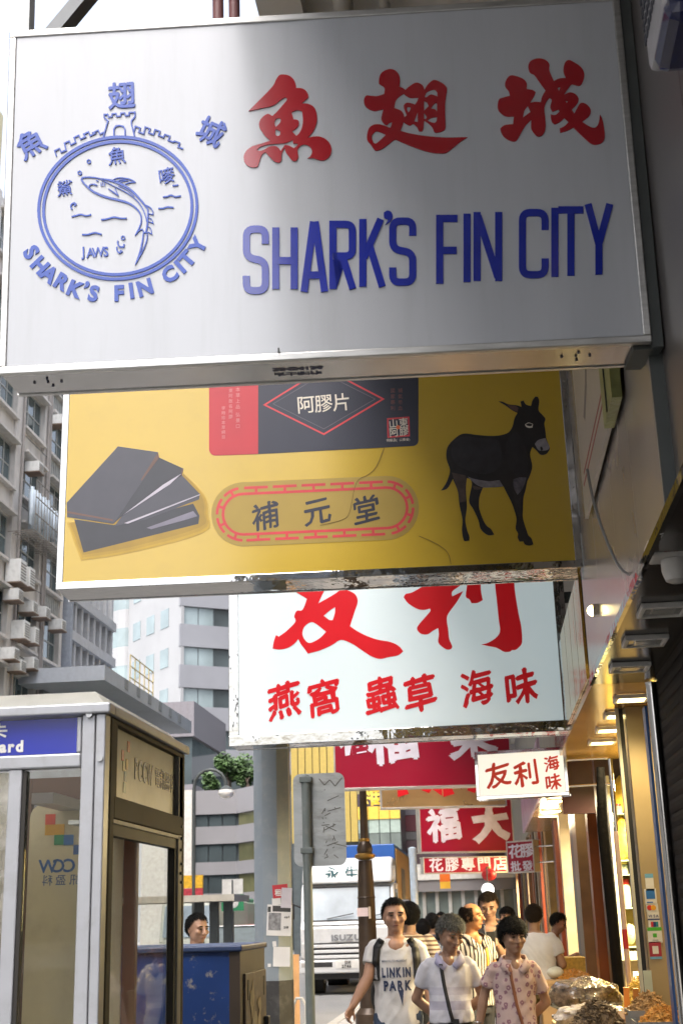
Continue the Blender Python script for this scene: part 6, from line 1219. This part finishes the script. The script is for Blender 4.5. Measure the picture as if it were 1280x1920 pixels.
# ================================================================== people
WORK = bpy.data.scenes.new('work')   # scratch scene, emptied and removed at the end
def voxel(b, size, sm=3):
    me = b.mesh('tmp'); o = bpy.data.objects.new('tmp', me); WORK.collection.objects.link(o)
    r = o.modifiers.new('r', 'REMESH'); r.mode = 'VOXEL'; r.voxel_size = size; s = o.modifiers.new('s', 'SMOOTH'); s.iterations = sm; s.factor = .5
    vl = WORK.view_layers[0]; vl.update(); out = bpy.data.meshes.new_from_object(o.evaluated_get(vl.depsgraph))
    bpy.data.objects.remove(o); bpy.data.meshes.remove(me); return out
def folds(me, seed):
    n = len(me.vertices); co = np.empty(n*3); me.vertices.foreach_get('co', co); co = co.reshape(-1, 3); no = np.empty(n*3); me.vertices.foreach_get('normal', no); no = no.reshape(-1, 3)
    d = np.array([noise.noise(Vector((c[0]*9+c[2]*5+seed, c[1]*9, c[2]*6)))*.010+noise.noise(Vector((c[0]*22-c[2]*16, c[1]*22+seed, c[2]*11)))*.0055 for c in co])
    co += no*d[:, None]; me.vertices.foreach_set('co', co.ravel()); me.update()
def cap(m, p, q, r0, r1, n=12):
    p, q = Vector(p), Vector(q); m.tube([p, q], [r0, r1], n); m.ball(p, r0, n, 8); m.ball(q, r1, n, 8)
def loft(m, rings, n=22):
    V = [(cx+rx*math.cos(2*math.pi*k/n), cy+ry*math.sin(2*math.pi*k/n), z) for cx, cy, z, rx, ry in rings for k in range(n)]
    F_ = [(i*n+k, i*n+(k+1) % n, (i+1)*n+(k+1) % n, (i+1)*n+k) for i in range(len(rings)-1) for k in range(n)]
    m.add(V, F_+[tuple(range(n-1, -1, -1)), tuple((len(rings)-1)*n+k for k in range(n))])
SK = mat('skin_tan', (.34, .20, .135), .5, var=.12, scale=14, spec=.35); SKP = mat('skin_ruddy', (.39, .225, .155), .5, var=.12, scale=14, spec=.35)
HBK = mat('hair_black', (.006, .0055, .0055), .6, var=.5, scale=60, bump=.5, bscale=160, spec=.2); HGR = mat('hair_grey', (.13, .13, .12), .6, var=.3, scale=70, spec=.2, bump=.5, bscale=160); HBR = mat('hair_brown', (.022, .014, .009), .6, var=.4, scale=60, spec=.2, bump=.5, bscale=160)
EYEM = mat('eye_dark', (.015, .012, .01), .25); LIP = mat('lips', (.26, .09, .07), .5)
def cloth(name, col, kind='plain', c2=None, freq=20, bump=.35):
    m = mat(name, col, .85, var=.07, scale=6, bump=bump, bscale=9)
    if kind == 'plain' or 'pattern' in m.node_tree.nodes: return m
    n = m.node_tree.nodes; l = m.node_tree.links; b = n['Principled BSDF']; base = b.inputs['Base Color'].links[0].from_socket; tc = n.new('ShaderNodeTexCoord'); tc.name = 'pattern'
    mx = n.new('ShaderNodeMix'); mx.data_type = 'RGBA'; l.new(base, mx.inputs[6]); mx.inputs[7].default_value = (*srgb(c2), 1)
    if kind in ('vstripe', 'hstripe'):
        sx = n.new('ShaderNodeSeparateXYZ'); l.new(tc.outputs['Object'], sx.inputs[0]); mm = n.new('ShaderNodeMath'); mm.operation = 'MULTIPLY'; mm.inputs[1].default_value = freq; l.new(sx.outputs[0 if kind == 'vstripe' else 2], mm.inputs[0])
        fr = n.new('ShaderNodeMath'); fr.operation = 'FRACT'; l.new(mm.outputs[0], fr.inputs[0]); gt = n.new('ShaderNodeMath'); gt.operation = 'GREATER_THAN'; gt.inputs[1].default_value = .55; l.new(fr.outputs[0], gt.inputs[0]); l.new(gt.outputs[0], mx.inputs[0])
    elif kind == 'bands':
        sx = n.new('ShaderNodeSeparateXYZ'); l.new(tc.outputs['Object'], sx.inputs[0]); rp = n.new('ShaderNodeValToRGB'); cr = rp.color_ramp; cr.interpolation = 'CONSTANT'
        cr.elements[0].position = 0; cr.elements[0].color = (0, 0, 0, 1); cr.elements[1].position = .999; cr.elements[1].color = (0, 0, 0, 1)
        for p, v in ((.54, .7), (.575, 0), (.60, .45), (.63, 0)): e = cr.elements.new(p); e.color = (v, v, v, 1)
        mr = n.new('ShaderNodeMapRange'); mr.inputs[2].default_value = freq; l.new(sx.outputs[2], mr.inputs[0]); l.new(mr.outputs[0], rp.inputs[0]); l.new(rp.outputs[0], mx.inputs[0])
    elif kind == 'floral':
        vo = n.new('ShaderNodeTexVoronoi'); vo.inputs['Scale'].default_value = freq; l.new(tc.outputs['Object'], vo.inputs['Vector']); rp = n.new('ShaderNodeValToRGB'); cr = rp.color_ramp
        cr.elements[0].position = .09; cr.elements[0].color = (0, 0, 0, 1); cr.elements[1].position = .16; cr.elements[1].color = (1, 1, 1, 1)
        e = cr.elements.new(.33); e.color = (.85, .85, .85, 1); e = cr.elements.new(.42); e.color = (0, 0, 0, 1)
        ns = n.new('ShaderNodeTexNoise'); ns.inputs['Scale'].default_value = 90; l.new(tc.outputs['Object'], ns.inputs['Vector']); ad = n.new('ShaderNodeMath'); ad.operation = 'MULTIPLY_ADD'; ad.inputs[1].default_value = .35; l.new(ns.outputs[0], ad.inputs[0]); l.new(vo.outputs['Distance'], ad.inputs[2])
        sb_ = n.new('ShaderNodeMath'); sb_.operation = 'SUBTRACT'; sb_.inputs[1].default_value = .17; l.new(ad.outputs[0], sb_.inputs[0]); l.new(sb_.outputs[0], rp.inputs[0]); l.new(rp.outputs[0], mx.inputs[0])
    l.new(mx.outputs[2], b.inputs['Base Color']); return m
def hand(m, w_, d, fwd, s, curl=.5):
    """palm and five fingers; d = direction of the forearm, fwd = direction the palm faces, s = thumb side"""
    d = d.normalized(); fwd = (fwd-d*fwd.dot(d)).normalized(); sd = d.cross(fwd)*s; p0 = w_; p1 = w_+d*.075
    for k in range(4): o = sd*(-.028+.019*k); cap(m, p0+o*.6, p1+o, .013, .0125, 8)
    for k, L in enumerate((.058, .070, .074, .066)):
        b = p1+sd*(-.030+.020*k); j1 = b+(d*math.cos(curl*.7)+fwd*math.sin(curl*.7))*L*.5; j2 = j1+(d*math.cos(curl*1.9)+fwd*math.sin(curl*1.9))*L*.5; cap(m, b, j1, .0095, .009, 7); cap(m, j1, j2, .009, .0075, 7)
    b = p0+d*.025+sd*.034; j = b+(d*.7+sd*.6+fwd*.5).normalized()*.04; cap(m, b, j, .0115, .0105, 7); cap(m, j, j+(d*.9+fwd*.5).normalized()*.03, .0105, .008, 7)
def person(label, px, top, Y, rotz=0, arms=None, head=(0, 0, 0), hoff=(0, 0), skin=SK, hair=HBK, style='short', shirt=None, pants=None, sleeve=.55, hem=.50, loose=1.0, bw=1.0, neck='crew', stride=.12, belly=0.0, shorts=False, group=None, hd=1.0, H=None, vx=.0085):
    g = at(px, top, Y); H = H or g.z-.12; t = thing('person', label, 'person', (g.x, Y, .12), R(rotz), group); Mi = WM[t.name].inverted()
    hx, hy = hoff; h = H*.139*hd
    E = lambda p: Vector(p)*H
    J = {}
    for s in (-1, 1):
        a = (arms or {}).get(s)
        S0 = E((s*.108*bw, 0, .792))
        if a is None: el, wr = E((s*.150*bw, .015, .635)), E((s*.155*bw, -.03, .495))
        elif a == 'behind': el, wr = E((s*.175*bw, .05, .64)), E((s*.03, .115, .53))
        elif a == 'front': el, wr = E((s*.15*bw, -.02, .64)), E((s*.04, -.16, .68))
        elif a == 'up': el, wr = E((s*.16*bw, -.08, .72)), E((s*.05, -.12, .88))
        else: el, wr = [Mi @ at(q[0], q[1], Y+q[2]) for q in a]
        J[s] = (S0, el, wr)
    b = MB()
    loft(b, [(0, .0, z*H, rx*H*bw, ry*H) for z, rx, ry in ((.48, .085, .06), (.58, .088, .06), (.68, .098, .065), (.76, .105, .066), (.80, .095, .058), (.825, .06, .045), (.84, .04, .04))])
    hc = E((hx, -.012+hy, .0))+Vector((0, 0, H-h*.5)); nb = E((0, .004, .80)); cap(b, nb, hc+Vector((0, h*.06, -h*.25)), .036*H, .034*H)
    if neck == 'scoop': b.ball(E((0, -.030, .795)), (.050*H, .040*H, .040*H))
    if neck == 'vee': b.ball(E((0, -.038, .800)), (.024*H, .034*H, .036*H))
    for s in (-1, 1):
        S0, el, wr = J[s]; cap(b, S0, el, .025*H*bw, .026*H*bw); cap(b, el, el.lerp(wr, .35), .026*H*bw, .027*H*bw); cap(b, el.lerp(wr, .35), wr, .027*H*bw, .017*H)
        d = (wr-el); hand(b, wr, d, Vector((-s, -.5, 0)) if abs(d.normalized().x) < .8 else Vector((0, -1, 0)), s if True else 1, .75)
    kn = {}
    for s in (-1, 1):
        st = stride*s; hip, kne, ank = E((s*.052*bw, 0, .49)), E((s*.056, -.02+st*.35, .275)), E((s*.056, st*.9, .045)); kn[s] = (hip, kne, ank)
        cap(b, hip, kne, .058*H, .04*H); cap(b, kne, kne.lerp(ank, .35), .04*H, .040*H); cap(b, kne.lerp(ank, .35), ank, .040*H, .024*H)
    # head
    RM = Matrix.Translation(hc) @ Matrix.Rotation(R(head[0]), 4, 'Z') @ Matrix.Rotation(R(head[1]), 4, 'X') @ Matrix.Rotation(R(head[2]), 4, 'Y')
    def hb(c, r):
        q = MB().ball((0, 0, 0), [k*h for k in r], 16, 12); q.v = [tuple(RM @ (Vector(c)*h+Vector(v))) for v in q.v]; b.add(q.v, q.f)
    hb((0, .03, .10), (.355, .43, .40)); hb((0, -.10, -.12), (.305, .30, .34)); hb((0, -.22, -.36), (.16, .15, .12)); hb((0, .0, -.18), (.31, .26, .2))
    for k in range(5): hb((0, -.40-.028*k, .07-.045*k), (.035+.008*k, .05, .04))
    hb((-.045, -.44, -.12), (.04, .045, .035)); hb((.045, -.44, -.12), (.04, .045, .035)); hb((0, -.37, -.245), (.12, .05, .05))
    for s in (-1, 1): hb((s*.15, -.335, .115), (.13, .06, .04)); hb((s*.19, -.28, -.08), (.12, .11, .10)); hb((s*.355, .04, -.01), (.035, .075, .12))
    me = voxel(b, vx*H/1.65, 2); body = link('body', me, skin, t, True)
    bvh_head = None
    def hpart(nm, c, r, m, n=10):
        q = MB().ball((0, 0, 0), [k*h for k in r], n, 6); q.v = [tuple(RM @ (Vector(c)*h+Vector(v))) for v in q.v]; return q.build(nm, m, t, world=False)
    for s in (-1, 1):
        hpart('eye', (s*.145, -.392, .045), (.062, .022, .022), EYEM); hpart('eyebrow', (s*.15, -.392, .135), (.095, .02, .020), hair if style != 'bald' else HGR)
    hpart('mouth', (0, -.418, -.25), (.095, .016, .018), LIP)
    # hair: shell around the skull above a hairline
    q = MB().ball((0, 0, 0), (1, 1, 1), 48, 34); V = []; keep = []; big = {'short': 1.07, 'bald': 1.05, 'crop': 1.06, 'woman': 1.20, 'thick': 1.14}[style]
    for v in q.v:
        v = Vector(v); c = Vector((v.x*.37, v.y*.445+.03, v.z*.415+.10)); d = v.normalized(); nz = noise.noise(d*7+Vector((px, 0, 0)))*.035+noise.noise(d*19)*.02
        tt = min(1, max(0, (c.y+.43)/.86)); zf = {'short': .33, 'crop': .39, 'bald': 9, 'woman': .17, 'thick': .24}[style]; zbk = {'woman': -.33, 'thick': -.30}.get(style, -.24)
        kk = min(1, max(0, (c.y+.16)/.42)); zm = zf+(zbk-zf)*kk**.8+.04*noise.noise(d*9+Vector((0, px, 0)))
        if style == 'bald': zm = (-.05+(-.2)*tt) if (abs(c.x) > .22 or c.y > .2) and c.z < .30+.08*tt and tt > .33 else 9
        keep.append(c.z > zm); ed = min(1, max(0, (c.z-zm)/.16)); sc_ = 1.0+(big-1)*ed**.6+nz*ed*(1.4 if style in ('woman', 'thick') else 1)
        if style in ('woman', 'thick') and c.z > .2: sc_ += .04*ed
        c0 = Vector((0, .03, .10)); V.append(tuple(RM @ ((c0+(c-c0)*sc_)*h)))
    hm = MB(); idx = {}; 
    for f in q.f:
        if all(keep[i] for i in f):
            for i in f:
                if i not in idx: idx[i] = len(hm.v); hm.v.append(V[i])
            hm.f.append(tuple(idx[i] for i in f))
    if hm.f:
        rnd = random.Random(int(px)); crown = RM @ (Vector((0, .16, .50))*h); cen = RM @ (Vector((0, .03, .10))*h); base = [Vector(v) for v in hm.v]
        Ls = {'woman': .12, 'thick': .10, 'short': .11, 'crop': .11, 'bald': .09}[style]*h
        for p in base:
            for k in range(3):
                nrm = (p-cen).normalized(); dr_ = (p-crown); dr_ = dr_-nrm*dr_.dot(nrm); dr_ = (dr_.normalized() if dr_.length > 1e-6 else Vector((1, 0, 0)))+Vector((rnd.gauss(0, .45), rnd.gauss(0, .45), rnd.gauss(0, .3)))
                dr_ = (dr_-nrm*dr_.dot(nrm)).normalized(); sd_ = dr_.cross(nrm)*h*.012; q0 = p+Vector((rnd.gauss(0, .012), rnd.gauss(0, .012), rnd.gauss(0, .012)))*h; L0 = Ls*rnd.uniform(.5, 1.1)
                q1 = q0+dr_*L0*.5+nrm*h*rnd.uniform(.015, .05); q2 = q0+dr_*L0+nrm*h*rnd.uniform(-.02, .06)
                hm.add([q0-sd_, q0+sd_, q1+sd_*.8, q1-sd_*.8, q2], [(0, 1, 2, 3), (3, 2, 4)])
        o = hm.build('hair', hair, t, world=False, smooth=True)
    # clothes
    m = MB(); L = loose; bl = belly
    loft(m, [(0, cy*H, z*H, rx*H*bw*L, ry*H*L) for z, rx, ry, cy in ((hem, .113, .084+bl, -bl*.5), (hem+.05, .111, .082+bl, -bl*.5), (.62, .106, .079+bl*.8, -bl*.4), (.68, .110, .079, 0), (.74, .116, .078, 0), (.785, .114, .070, 0), (.815, .090, .056, .004), (.832, .060, .047, .006))])
    for s in (-1, 1):
        S0, el, wr = J[s]; e2 = S0.lerp(el, sleeve) if sleeve <= 1 else el
        if sleeve > .05: cap(m, S0+Vector((-s*.012*H, 0, .002*H)), S0.lerp(e2, .3), .037*H*bw, .038*H*bw); m.tube([S0, S0.lerp(e2, .5), e2, e2+(el-S0).normalized()*.004], [.037*H*bw, .039*H*bw, .041*H*bw, .038*H*bw], 14)
        else: m.ball(S0+Vector((-s*.02*H, 0, 0)), .038*H*bw)
        if sleeve > 1: m.tube([el, wr], [.036*H, .026*H], 12)
    sme = voxel(m, .0085, 3); folds(sme, px); so = link('shirt', sme, shirt, t, True)
    cs = MB()
    for k in range(6): pass
    if neck in ('vee', 'collar'):
        for s in (-1, 1):
            P = [E((s*.010, -.072 if neck == 'vee' else -.070, .790)), E((s*.050, -.050, .835)), E((s*.055, .0, .848)), E((s*.035, .045, .852)), E((0, .052, .852)), E((0, .062, .828)), E((s*.05, .052, .824)), E((s*.072, .005, .815)), E((s*.068, -.060, .795)), E((s*.030, -.082, .768))]
            cm = MB().add(P, [(0, 9, 8, 1), (1, 8, 7, 2), (2, 7, 6, 3), (3, 6, 5, 4)]).build('collar', MATS.get('collar_'+shirt.name) or shirt, t, world=False, smooth=True); k_ = cm.modifiers.new('thick', 'SOLIDIFY'); k_.thickness = .008; k_.offset = 1
    pm = MB(); loft(pm, [(0, 0, z*H, rx*H*bw, ry*H) for z, rx, ry in ((.44, .098, .074), (.50, .099, .073), (.56, .094, .069), (.585, .092, .067))])
    for s in (-1, 1):
        hip, kne, ank = kn[s]; cap(pm, hip, kne.lerp(hip, .0 if not shorts else -.02), .064*H, .052*H)
        if not shorts: pm.tube([kne, ank], [.052*H, .043*H], 14); pm.ball(kne, .052*H)
    link('trousers', voxel(pm, .012, 2), pants, t, True)
    for s in (-1, 1):
        a = kn[s][2]; q = MB().ball(a+Vector((0, -.04*H, -.022*H)), (.03*H, .085*H, .024*H), 12, 8); q.build('shoe', mat('shoe_dark', (.04, .035, .03), .5), t, world=False)
    bv = BVHTree.FromPolygons([v.co[:] for v in sme.vertices], [tuple(p.vertices) for p in sme.polygons])
    return dict(t=t, bvh=bv, Mi=Mi, H=H, Y=Y, shirt=so, J=J)
def on_front(P, x, z, lift=.004, back=False):
    o = Vector((x, 1.0 if back else -1.0, z)); d = Vector((0, -1 if back else 1, 0)); r = P['bvh'].ray_cast(o, d)
    y = r[0].y if r[0] is not None else None
    return y
def ribbon(P, pts, w, m, name, label=None, cat=None, lift=.006, parent=None, back=False, top=True):
    """strap lying on the shirt through local (x,z) points"""
    Q = []; 
    for i in range(len(pts)-1):
        for k in range(10): Q.append(Vector(pts[i]).lerp(Vector(pts[i+1]), k/10))
    Q.append(Vector(pts[-1])); L, R_ = [], []; ly = None
    for i, p in enumerate(Q):
        d = (Q[min(i+1, len(Q)-1)]-Q[max(i-1, 0)]).normalized(); nn = Vector((-d.y, d.x))*w/2
        for arr, q in ((L, p+nn), (R_, p-nn)):
            y = on_front(P, q.x, q.y, back=back)
            if y is None: y = ly if ly is not None else -.05*P['H']
            ly = y; arr.append((q.x, y+(lift if back else -lift), q.y))
    V = L+R_; n = len(L); F_ = [(i, i+1, n+i+1, n+i) for i in range(n-1)]
    M = WM[P['t'].name]; b = MB().add([tuple(M @ Vector(v)) for v in V], F_)
    o = b.build(name, m, parent, world=True, smooth=True); s = o.modifiers.new('thick', 'SOLIDIFY'); s.thickness = .006; s.offset = 0
    if label: solo(o, label, cat)
    return o
def chest_text(P, txt, x, z, size, m, bold=.05, sx=1.0, gap=.06, shear=0.0):
    pen = x
    for ch in txt:
        if ch == ' ': pen += size*.25; continue
        v, f = glyph(ch, bold, .01); V = []
        for a in v:
            X, Z = pen+a[0]*size*sx, z+a[2]*size+shear*(pen+a[0]*size*sx); y = on_front(P, X, Z); y = -.08*P['H'] if y is None else y
            V.append((X, y-.004+a[1]*.2, Z))
        me = bpy.data.meshes.new('printed_letter'); me.from_pydata(V, [], f); link('printed_letter', me, m, P['shirt']); pen += (float(v[:, 0].max())*sx+gap)*size

WT = cloth('white_tee', (.58, .57, .57)); JEAN = cloth('blue_jeans', (.035, .055, .10)); DKP = cloth('dark_trousers', (.018, .019, .026)); KHA = cloth('khaki_shorts', (.40, .30, .12))
BAGK = mat('black_nylon', (.012, .012, .014), .6, var=.3, bump=.3)
# -- man in white printed T-shirt
A = person('man in white printed T-shirt and jeans walking with one arm swinging out', 738, 1688, 10.0, 4, {-1: ((690, 1832, -.08), (661, 1886, -.16)), 1: None}, (6, 2, 0), skin=SKP, hair=HBK, shirt=WT, pants=JEAN, neck='scoop', hem=.46, loose=1.0, bw=.98, style='crop', hd=1.04, stride=.16)
H = A['H']; TN = mat('tee_print_navy', (.035, .05, .11), .8); M_ = WM[A['t'].name]
chest_text(A, 'MINUTES TO MIDNIGHT', -.105, .733*H, .019, mat('tee_print_grey', (.16, .18, .24), .8), .01, .84, .06)
chest_text(A, 'LINKIN', -.108, .668*H, .090, TN, .045, .58, .09); chest_text(A, 'PARK', -.098, .612*H, .090, TN, .045, .72, .09)
v, f = fill([[(.005, .612*H), (.045, .612*H), (.035, .545*H)]], .003); me = bpy.data.meshes.new('printed_letter'); me.from_pydata([(a[0], (on_front(A, a[0], a[2]) or -.12)-.004+a[1]*.2, a[2]) for a in v], [], f); link('printed_letter', me, TN, A['shirt'])
bp = thing('backpack', 'black backpack worn by the man in the white T-shirt', 'backpack', M_ @ Vector((0, .16, .55*H)), R(4))
q = MB(); q.ball((0, .02, .2*H*.75), (.15, .09, .23), 16, 12); q.ball((-.10, .0, .05), (.10, .08, .16), 14, 10); link('bag_body', voxel(q, .012, 4), BAGK, bp, True)
for s in (-1, 1):
    Q = ribbon(A, [(s*.100, .83*H), (s*.138, .795*H), (s*.148, .74*H), (s*.150, .655*H)], .05, BAGK, 'strap', lift=.010, parent=bp)
# -- old man in polo, strap, belt pouch
POLO = cloth('polo_lavender', (.52, .52, .58), 'bands', (.34, .32, .42), 1.6); mat('collar_polo_lavender', (.34, .33, .48), .85)
B = person('elderly grey-haired man in a pale striped polo looking down, hands behind him', 836, 1721, 9.5, 6, {-1: 'behind', 1: 'behind'}, (26, 20, 6), (.012, -.022), hair=HGR, style='thick', shirt=POLO, pants=DKP, neck='vee', hem=.535, loose=1.02, bw=.90, belly=.012, sleeve=.62, hd=1.10)
H = B['H']; M_ = WM[B['t'].name]
ribbon(B, [(-.075, .828*H), (-.06, .79*H), (-.045, .70*H), (-.02, .60*H), (.0, .54*H)], .024, BAGK, 'shoulder_strap', 'black shoulder strap across the striped polo', 'strap')
BX3 = lambda P, nm, a, b, m, par=None, bev=.0: MB().add([tuple(WM[P['t'].name] @ Vector(v)) for v in MB().box(a, b).v], MB().box(a, b).f).build(nm, m, par or P['t'], bevel=bev)
q = MB(); n_ = 30; V = []
for k in range(n_): a = 2*math.pi*k/n_; V += [(.112*H*1.0*math.cos(a), .084*H*math.sin(a)-.01, .530*H), (.112*H*1.0*math.cos(a), .084*H*math.sin(a)-.01, .556*H)]
V = [(v[0]*.92, v[1], v[2]) for v in V]; q.add(V, [(2*k, (2*k+2) % (2*n_), (2*k+3) % (2*n_), 2*k+1) for k in range(n_)]); o = q.build('belt', BAGK, B['t'], world=False); s_ = o.modifiers.new('thick', 'SOLIDIFY'); s_.thickness = .006
BX3(B, 'belt_buckle', (-.004, -.15*H*.72, .530*H), (.04, -.145*H*.69, .556*H), CHROME)
for lab, x0, x1, z0, z1 in (('black belt pouch hanging at the elderly man\'s hip', -.135, -.03, .47*H, .535*H), ('black shoulder bag hanging in front of the elderly man', .02, .17, .36*H, .50*H)):
    t = thing('belt_pouch' if x0 < 0 else 'shoulder_bag', lab, 'bag', M_ @ Vector(((x0+x1)/2, -.16, z0)), R(6)); w_ = (x1-x0)/2; MB().box((-w_, -.03, 0), (w_, .03, z1-z0)).build('bag_body', BAGK, t, world=False, bevel=.015); MB().box((-w_*.9, -.036, (z1-z0)*.45), (w_*.9, -.029, (z1-z0)*.98)).build('bag_flap', BAGK, t, world=False, bevel=.004); MB().ball((-w_*.7, -.034, (z1-z0)*.8), .008, 8, 6).build('buckle', CHROME, t, world=False)
# -- woman in floral blouse
FLO = cloth('floral_blouse', (.50, .37, .35), 'floral', (.24, .11, .16), 24)
C_ = person('short-haired woman in a pink floral blouse with a bag strap across her', 956, 1727, 9.1, 8, {-1: ((908, 1862, .02), (897, 1925, .02)), 1: 'behind'}, (14, 4, 0), (.004, -.012), hair=HBK, style='woman', shirt=FLO, pants=cloth('grey_slacks', (.2, .21, .23)), neck='vee', hem=.44, loose=1.0, bw=.86, sleeve=.66, hd=1.04)
H = C_['H']; M_ = WM[C_['t'].name]; TANL = mat('tan_leather', (.26, .10, .05), .5, var=.15)
ribbon(C_, [(-.040, .812*H), (-.032, .74*H), (-.012, .64*H), (.020, .55*H), (.045, .50*H)], .020, TANL, 'bag_strap', 'tan leather bag strap over the floral blouse', 'strap')
t = thing('handbag', 'cream handbag with tan trim at the woman\'s side', 'bag', M_ @ Vector((.115, -.135, .40*H)), R(8)); MB().box((-.10, -.035, 0), (.10, .035, .155)).build('bag_body', mat('cream_leather', (.48, .46, .38), .5), t, world=False, bevel=.015); MB().box((-.07, -.042, .07), (.09, -.034, .125)).build('bag_flap', TANL, t, world=False, bevel=.006); MB().ball((.03, -.045, .075), .011, 8, 6).build('clasp', CHROME, t, world=False)
MB().tube([(M_ @ C_['J'][-1][2])+Vector((.03*math.cos(k), .03*math.sin(k), .03)) for k in [j*math.pi/6 for j in range(12)]], .003, 6, closed=True).build('bracelet', CHROME, C_['t'])
# -- balding man in striped vest
VST = cloth('striped_vest', (.42, .38, .36), 'vstripe', (.025, .022, .025), 32)
D = person('balding man in a black and cream striped shirt with yellow edging, turned sideways', 880, 1694, 11.6, 38, {-1: None, 1: None}, (34, 0, 0), hair=HBR, style='bald', skin=mat('skin_warm', (.42, .19, .08), .5, var=.1, scale=14), shirt=VST, pants=DKP, neck='vee', sleeve=.5, hem=.48, loose=1.03)
ribbon(D, [(.055, .81*D['H']), (.062, .70*D['H']), (.066, .56*D['H'])], .022, mat('yellow_piping', (.56, .33, .04), .7), 'yellow_edge', parent=D['t'])
# -- tall man in black tank top looking at his hand
BTK = cloth('black_tank', (.02, .02, .028)); E_ = person('tall man in a black vest with neck strap looking down at his phone', 915, 1675, 12.8, -6, {-1: ((897, 1790, -.1), (914, 1772, -.28)), 1: ((946, 1800, -.1), (930, 1770, -.28))}, (2, 22, 0), (0, -.02), skin=SKP, hair=HBR, style='short', shirt=BTK, pants=DKP, neck='scoop', sleeve=.02, hem=.46)
M_ = WM[E_['t'].name]; H = E_['H']
for s in (-1, 1): ribbon(E_, [(s*.05, .83*H), (s*.03, .76*H), (0, .70*H)], .010, mat('grey_lanyard', (.2, .2, .2), .7), 'neck_strap', parent=E_['t'])
lump(tuple(M_ @ Vector((.045, -.083*H, .745*H))), (.045, .014, .028), mat('pink_print', (.45, .32, .28), .8), 'shirt_print', '', '', None, 4); 
o = [x for x in COL.objects if x.name.startswith('shirt_print')][-1]; o.parent = E_['t']; o.matrix_parent_inverse = WM[E_['t'].name].inverted()
for k in ('label', 'category', 'group'):
    if k in o: del o[k]
t = thing('phone', 'black phone held by the tall man in the vest', 'phone', at(920, 1762, 12.42)); MB().box((-.04, -.006, -.07), (.04, .006, .07)).build('phone_body', BAGK, t, world=False, bevel=.004)
# -- white shirt seen from behind
person('man in a plain white T-shirt and khaki shorts seen from behind', 998, 1698, 13.6, 160, {-1: 'front', 1: 'front'}, (8, 10, 0), hair=HBR, style='short', shirt=cloth('plain_white_tee', (.56, .56, .62)), pants=KHA, sleeve=.6, hem=.47, loose=1.08, bw=1.08, shorts=True)
person('dark-haired man in a green top bending over the tan counter', 1030, 1716, 15.6, 70, {-1: 'front', 1: 'front'}, (10, 25, 0), (.0, -.05), hair=HBK, style='short', shirt=cloth('green_top', (.05, .16, .07)), pants=DKP, H=1.46)
person('man in a brown and cream striped shirt walking away', 766, 1696, 12.6, 172, None, (10, 0, 0), hair=HBK, style='thick', shirt=cloth('brown_striped', (.50, .42, .33), 'hstripe', (.16, .10, .07), 26), pants=DKP, sleeve=.7, bw=1.1)
person('man in a white shirt looking across the street behind the blue cabinet', 369, 1716, 10.6, 30, None, (20, 6, 0), hair=HBK, style='crop', shirt=cloth('left_white_shirt', (.6, .6, .6)), pants=DKP, skin=SK)
person('woman in dark clothes behind the tall man by the shops', 950, 1704, 16.5, -40, {-1: 'up', 1: None}, (0, 0, 0), hair=HBK, style='thick', shirt=cloth('charcoal_top', (.04, .035, .035)), pants=DKP)
person('person in pale blue top seen from behind in the crowd', 792, 1727, 17, 180, {-1: None, 1: 'up'}, (0, 0, 0), hair=HBK, style='woman', shirt=cloth('pale_blue_top', (.35, .42, .5)), pants=DKP)
person('person in navy top with dark hair further back in the crowd', 809, 1716, 18.5, 175, None, (0, 0, 0), hair=HBK, style='woman', shirt=cloth('navy_top', (.03, .035, .07)), pants=DKP)
person('person with dark hair between the elderly man and the balding man', 858, 1718, 17.5, 170, None, (0, 0, 0), hair=HBK, style='short', shirt=cloth('white_blue_top', (.5, .53, .56)), pants=DKP)
person('person in a grey top far down the pavement', 826, 1712, 21, 0, None, (0, 0, 0), hair=HBK, style='short', shirt=cloth('grey_top', (.25, .25, .27)), pants=DKP)

bpy.data.scenes.remove(WORK)
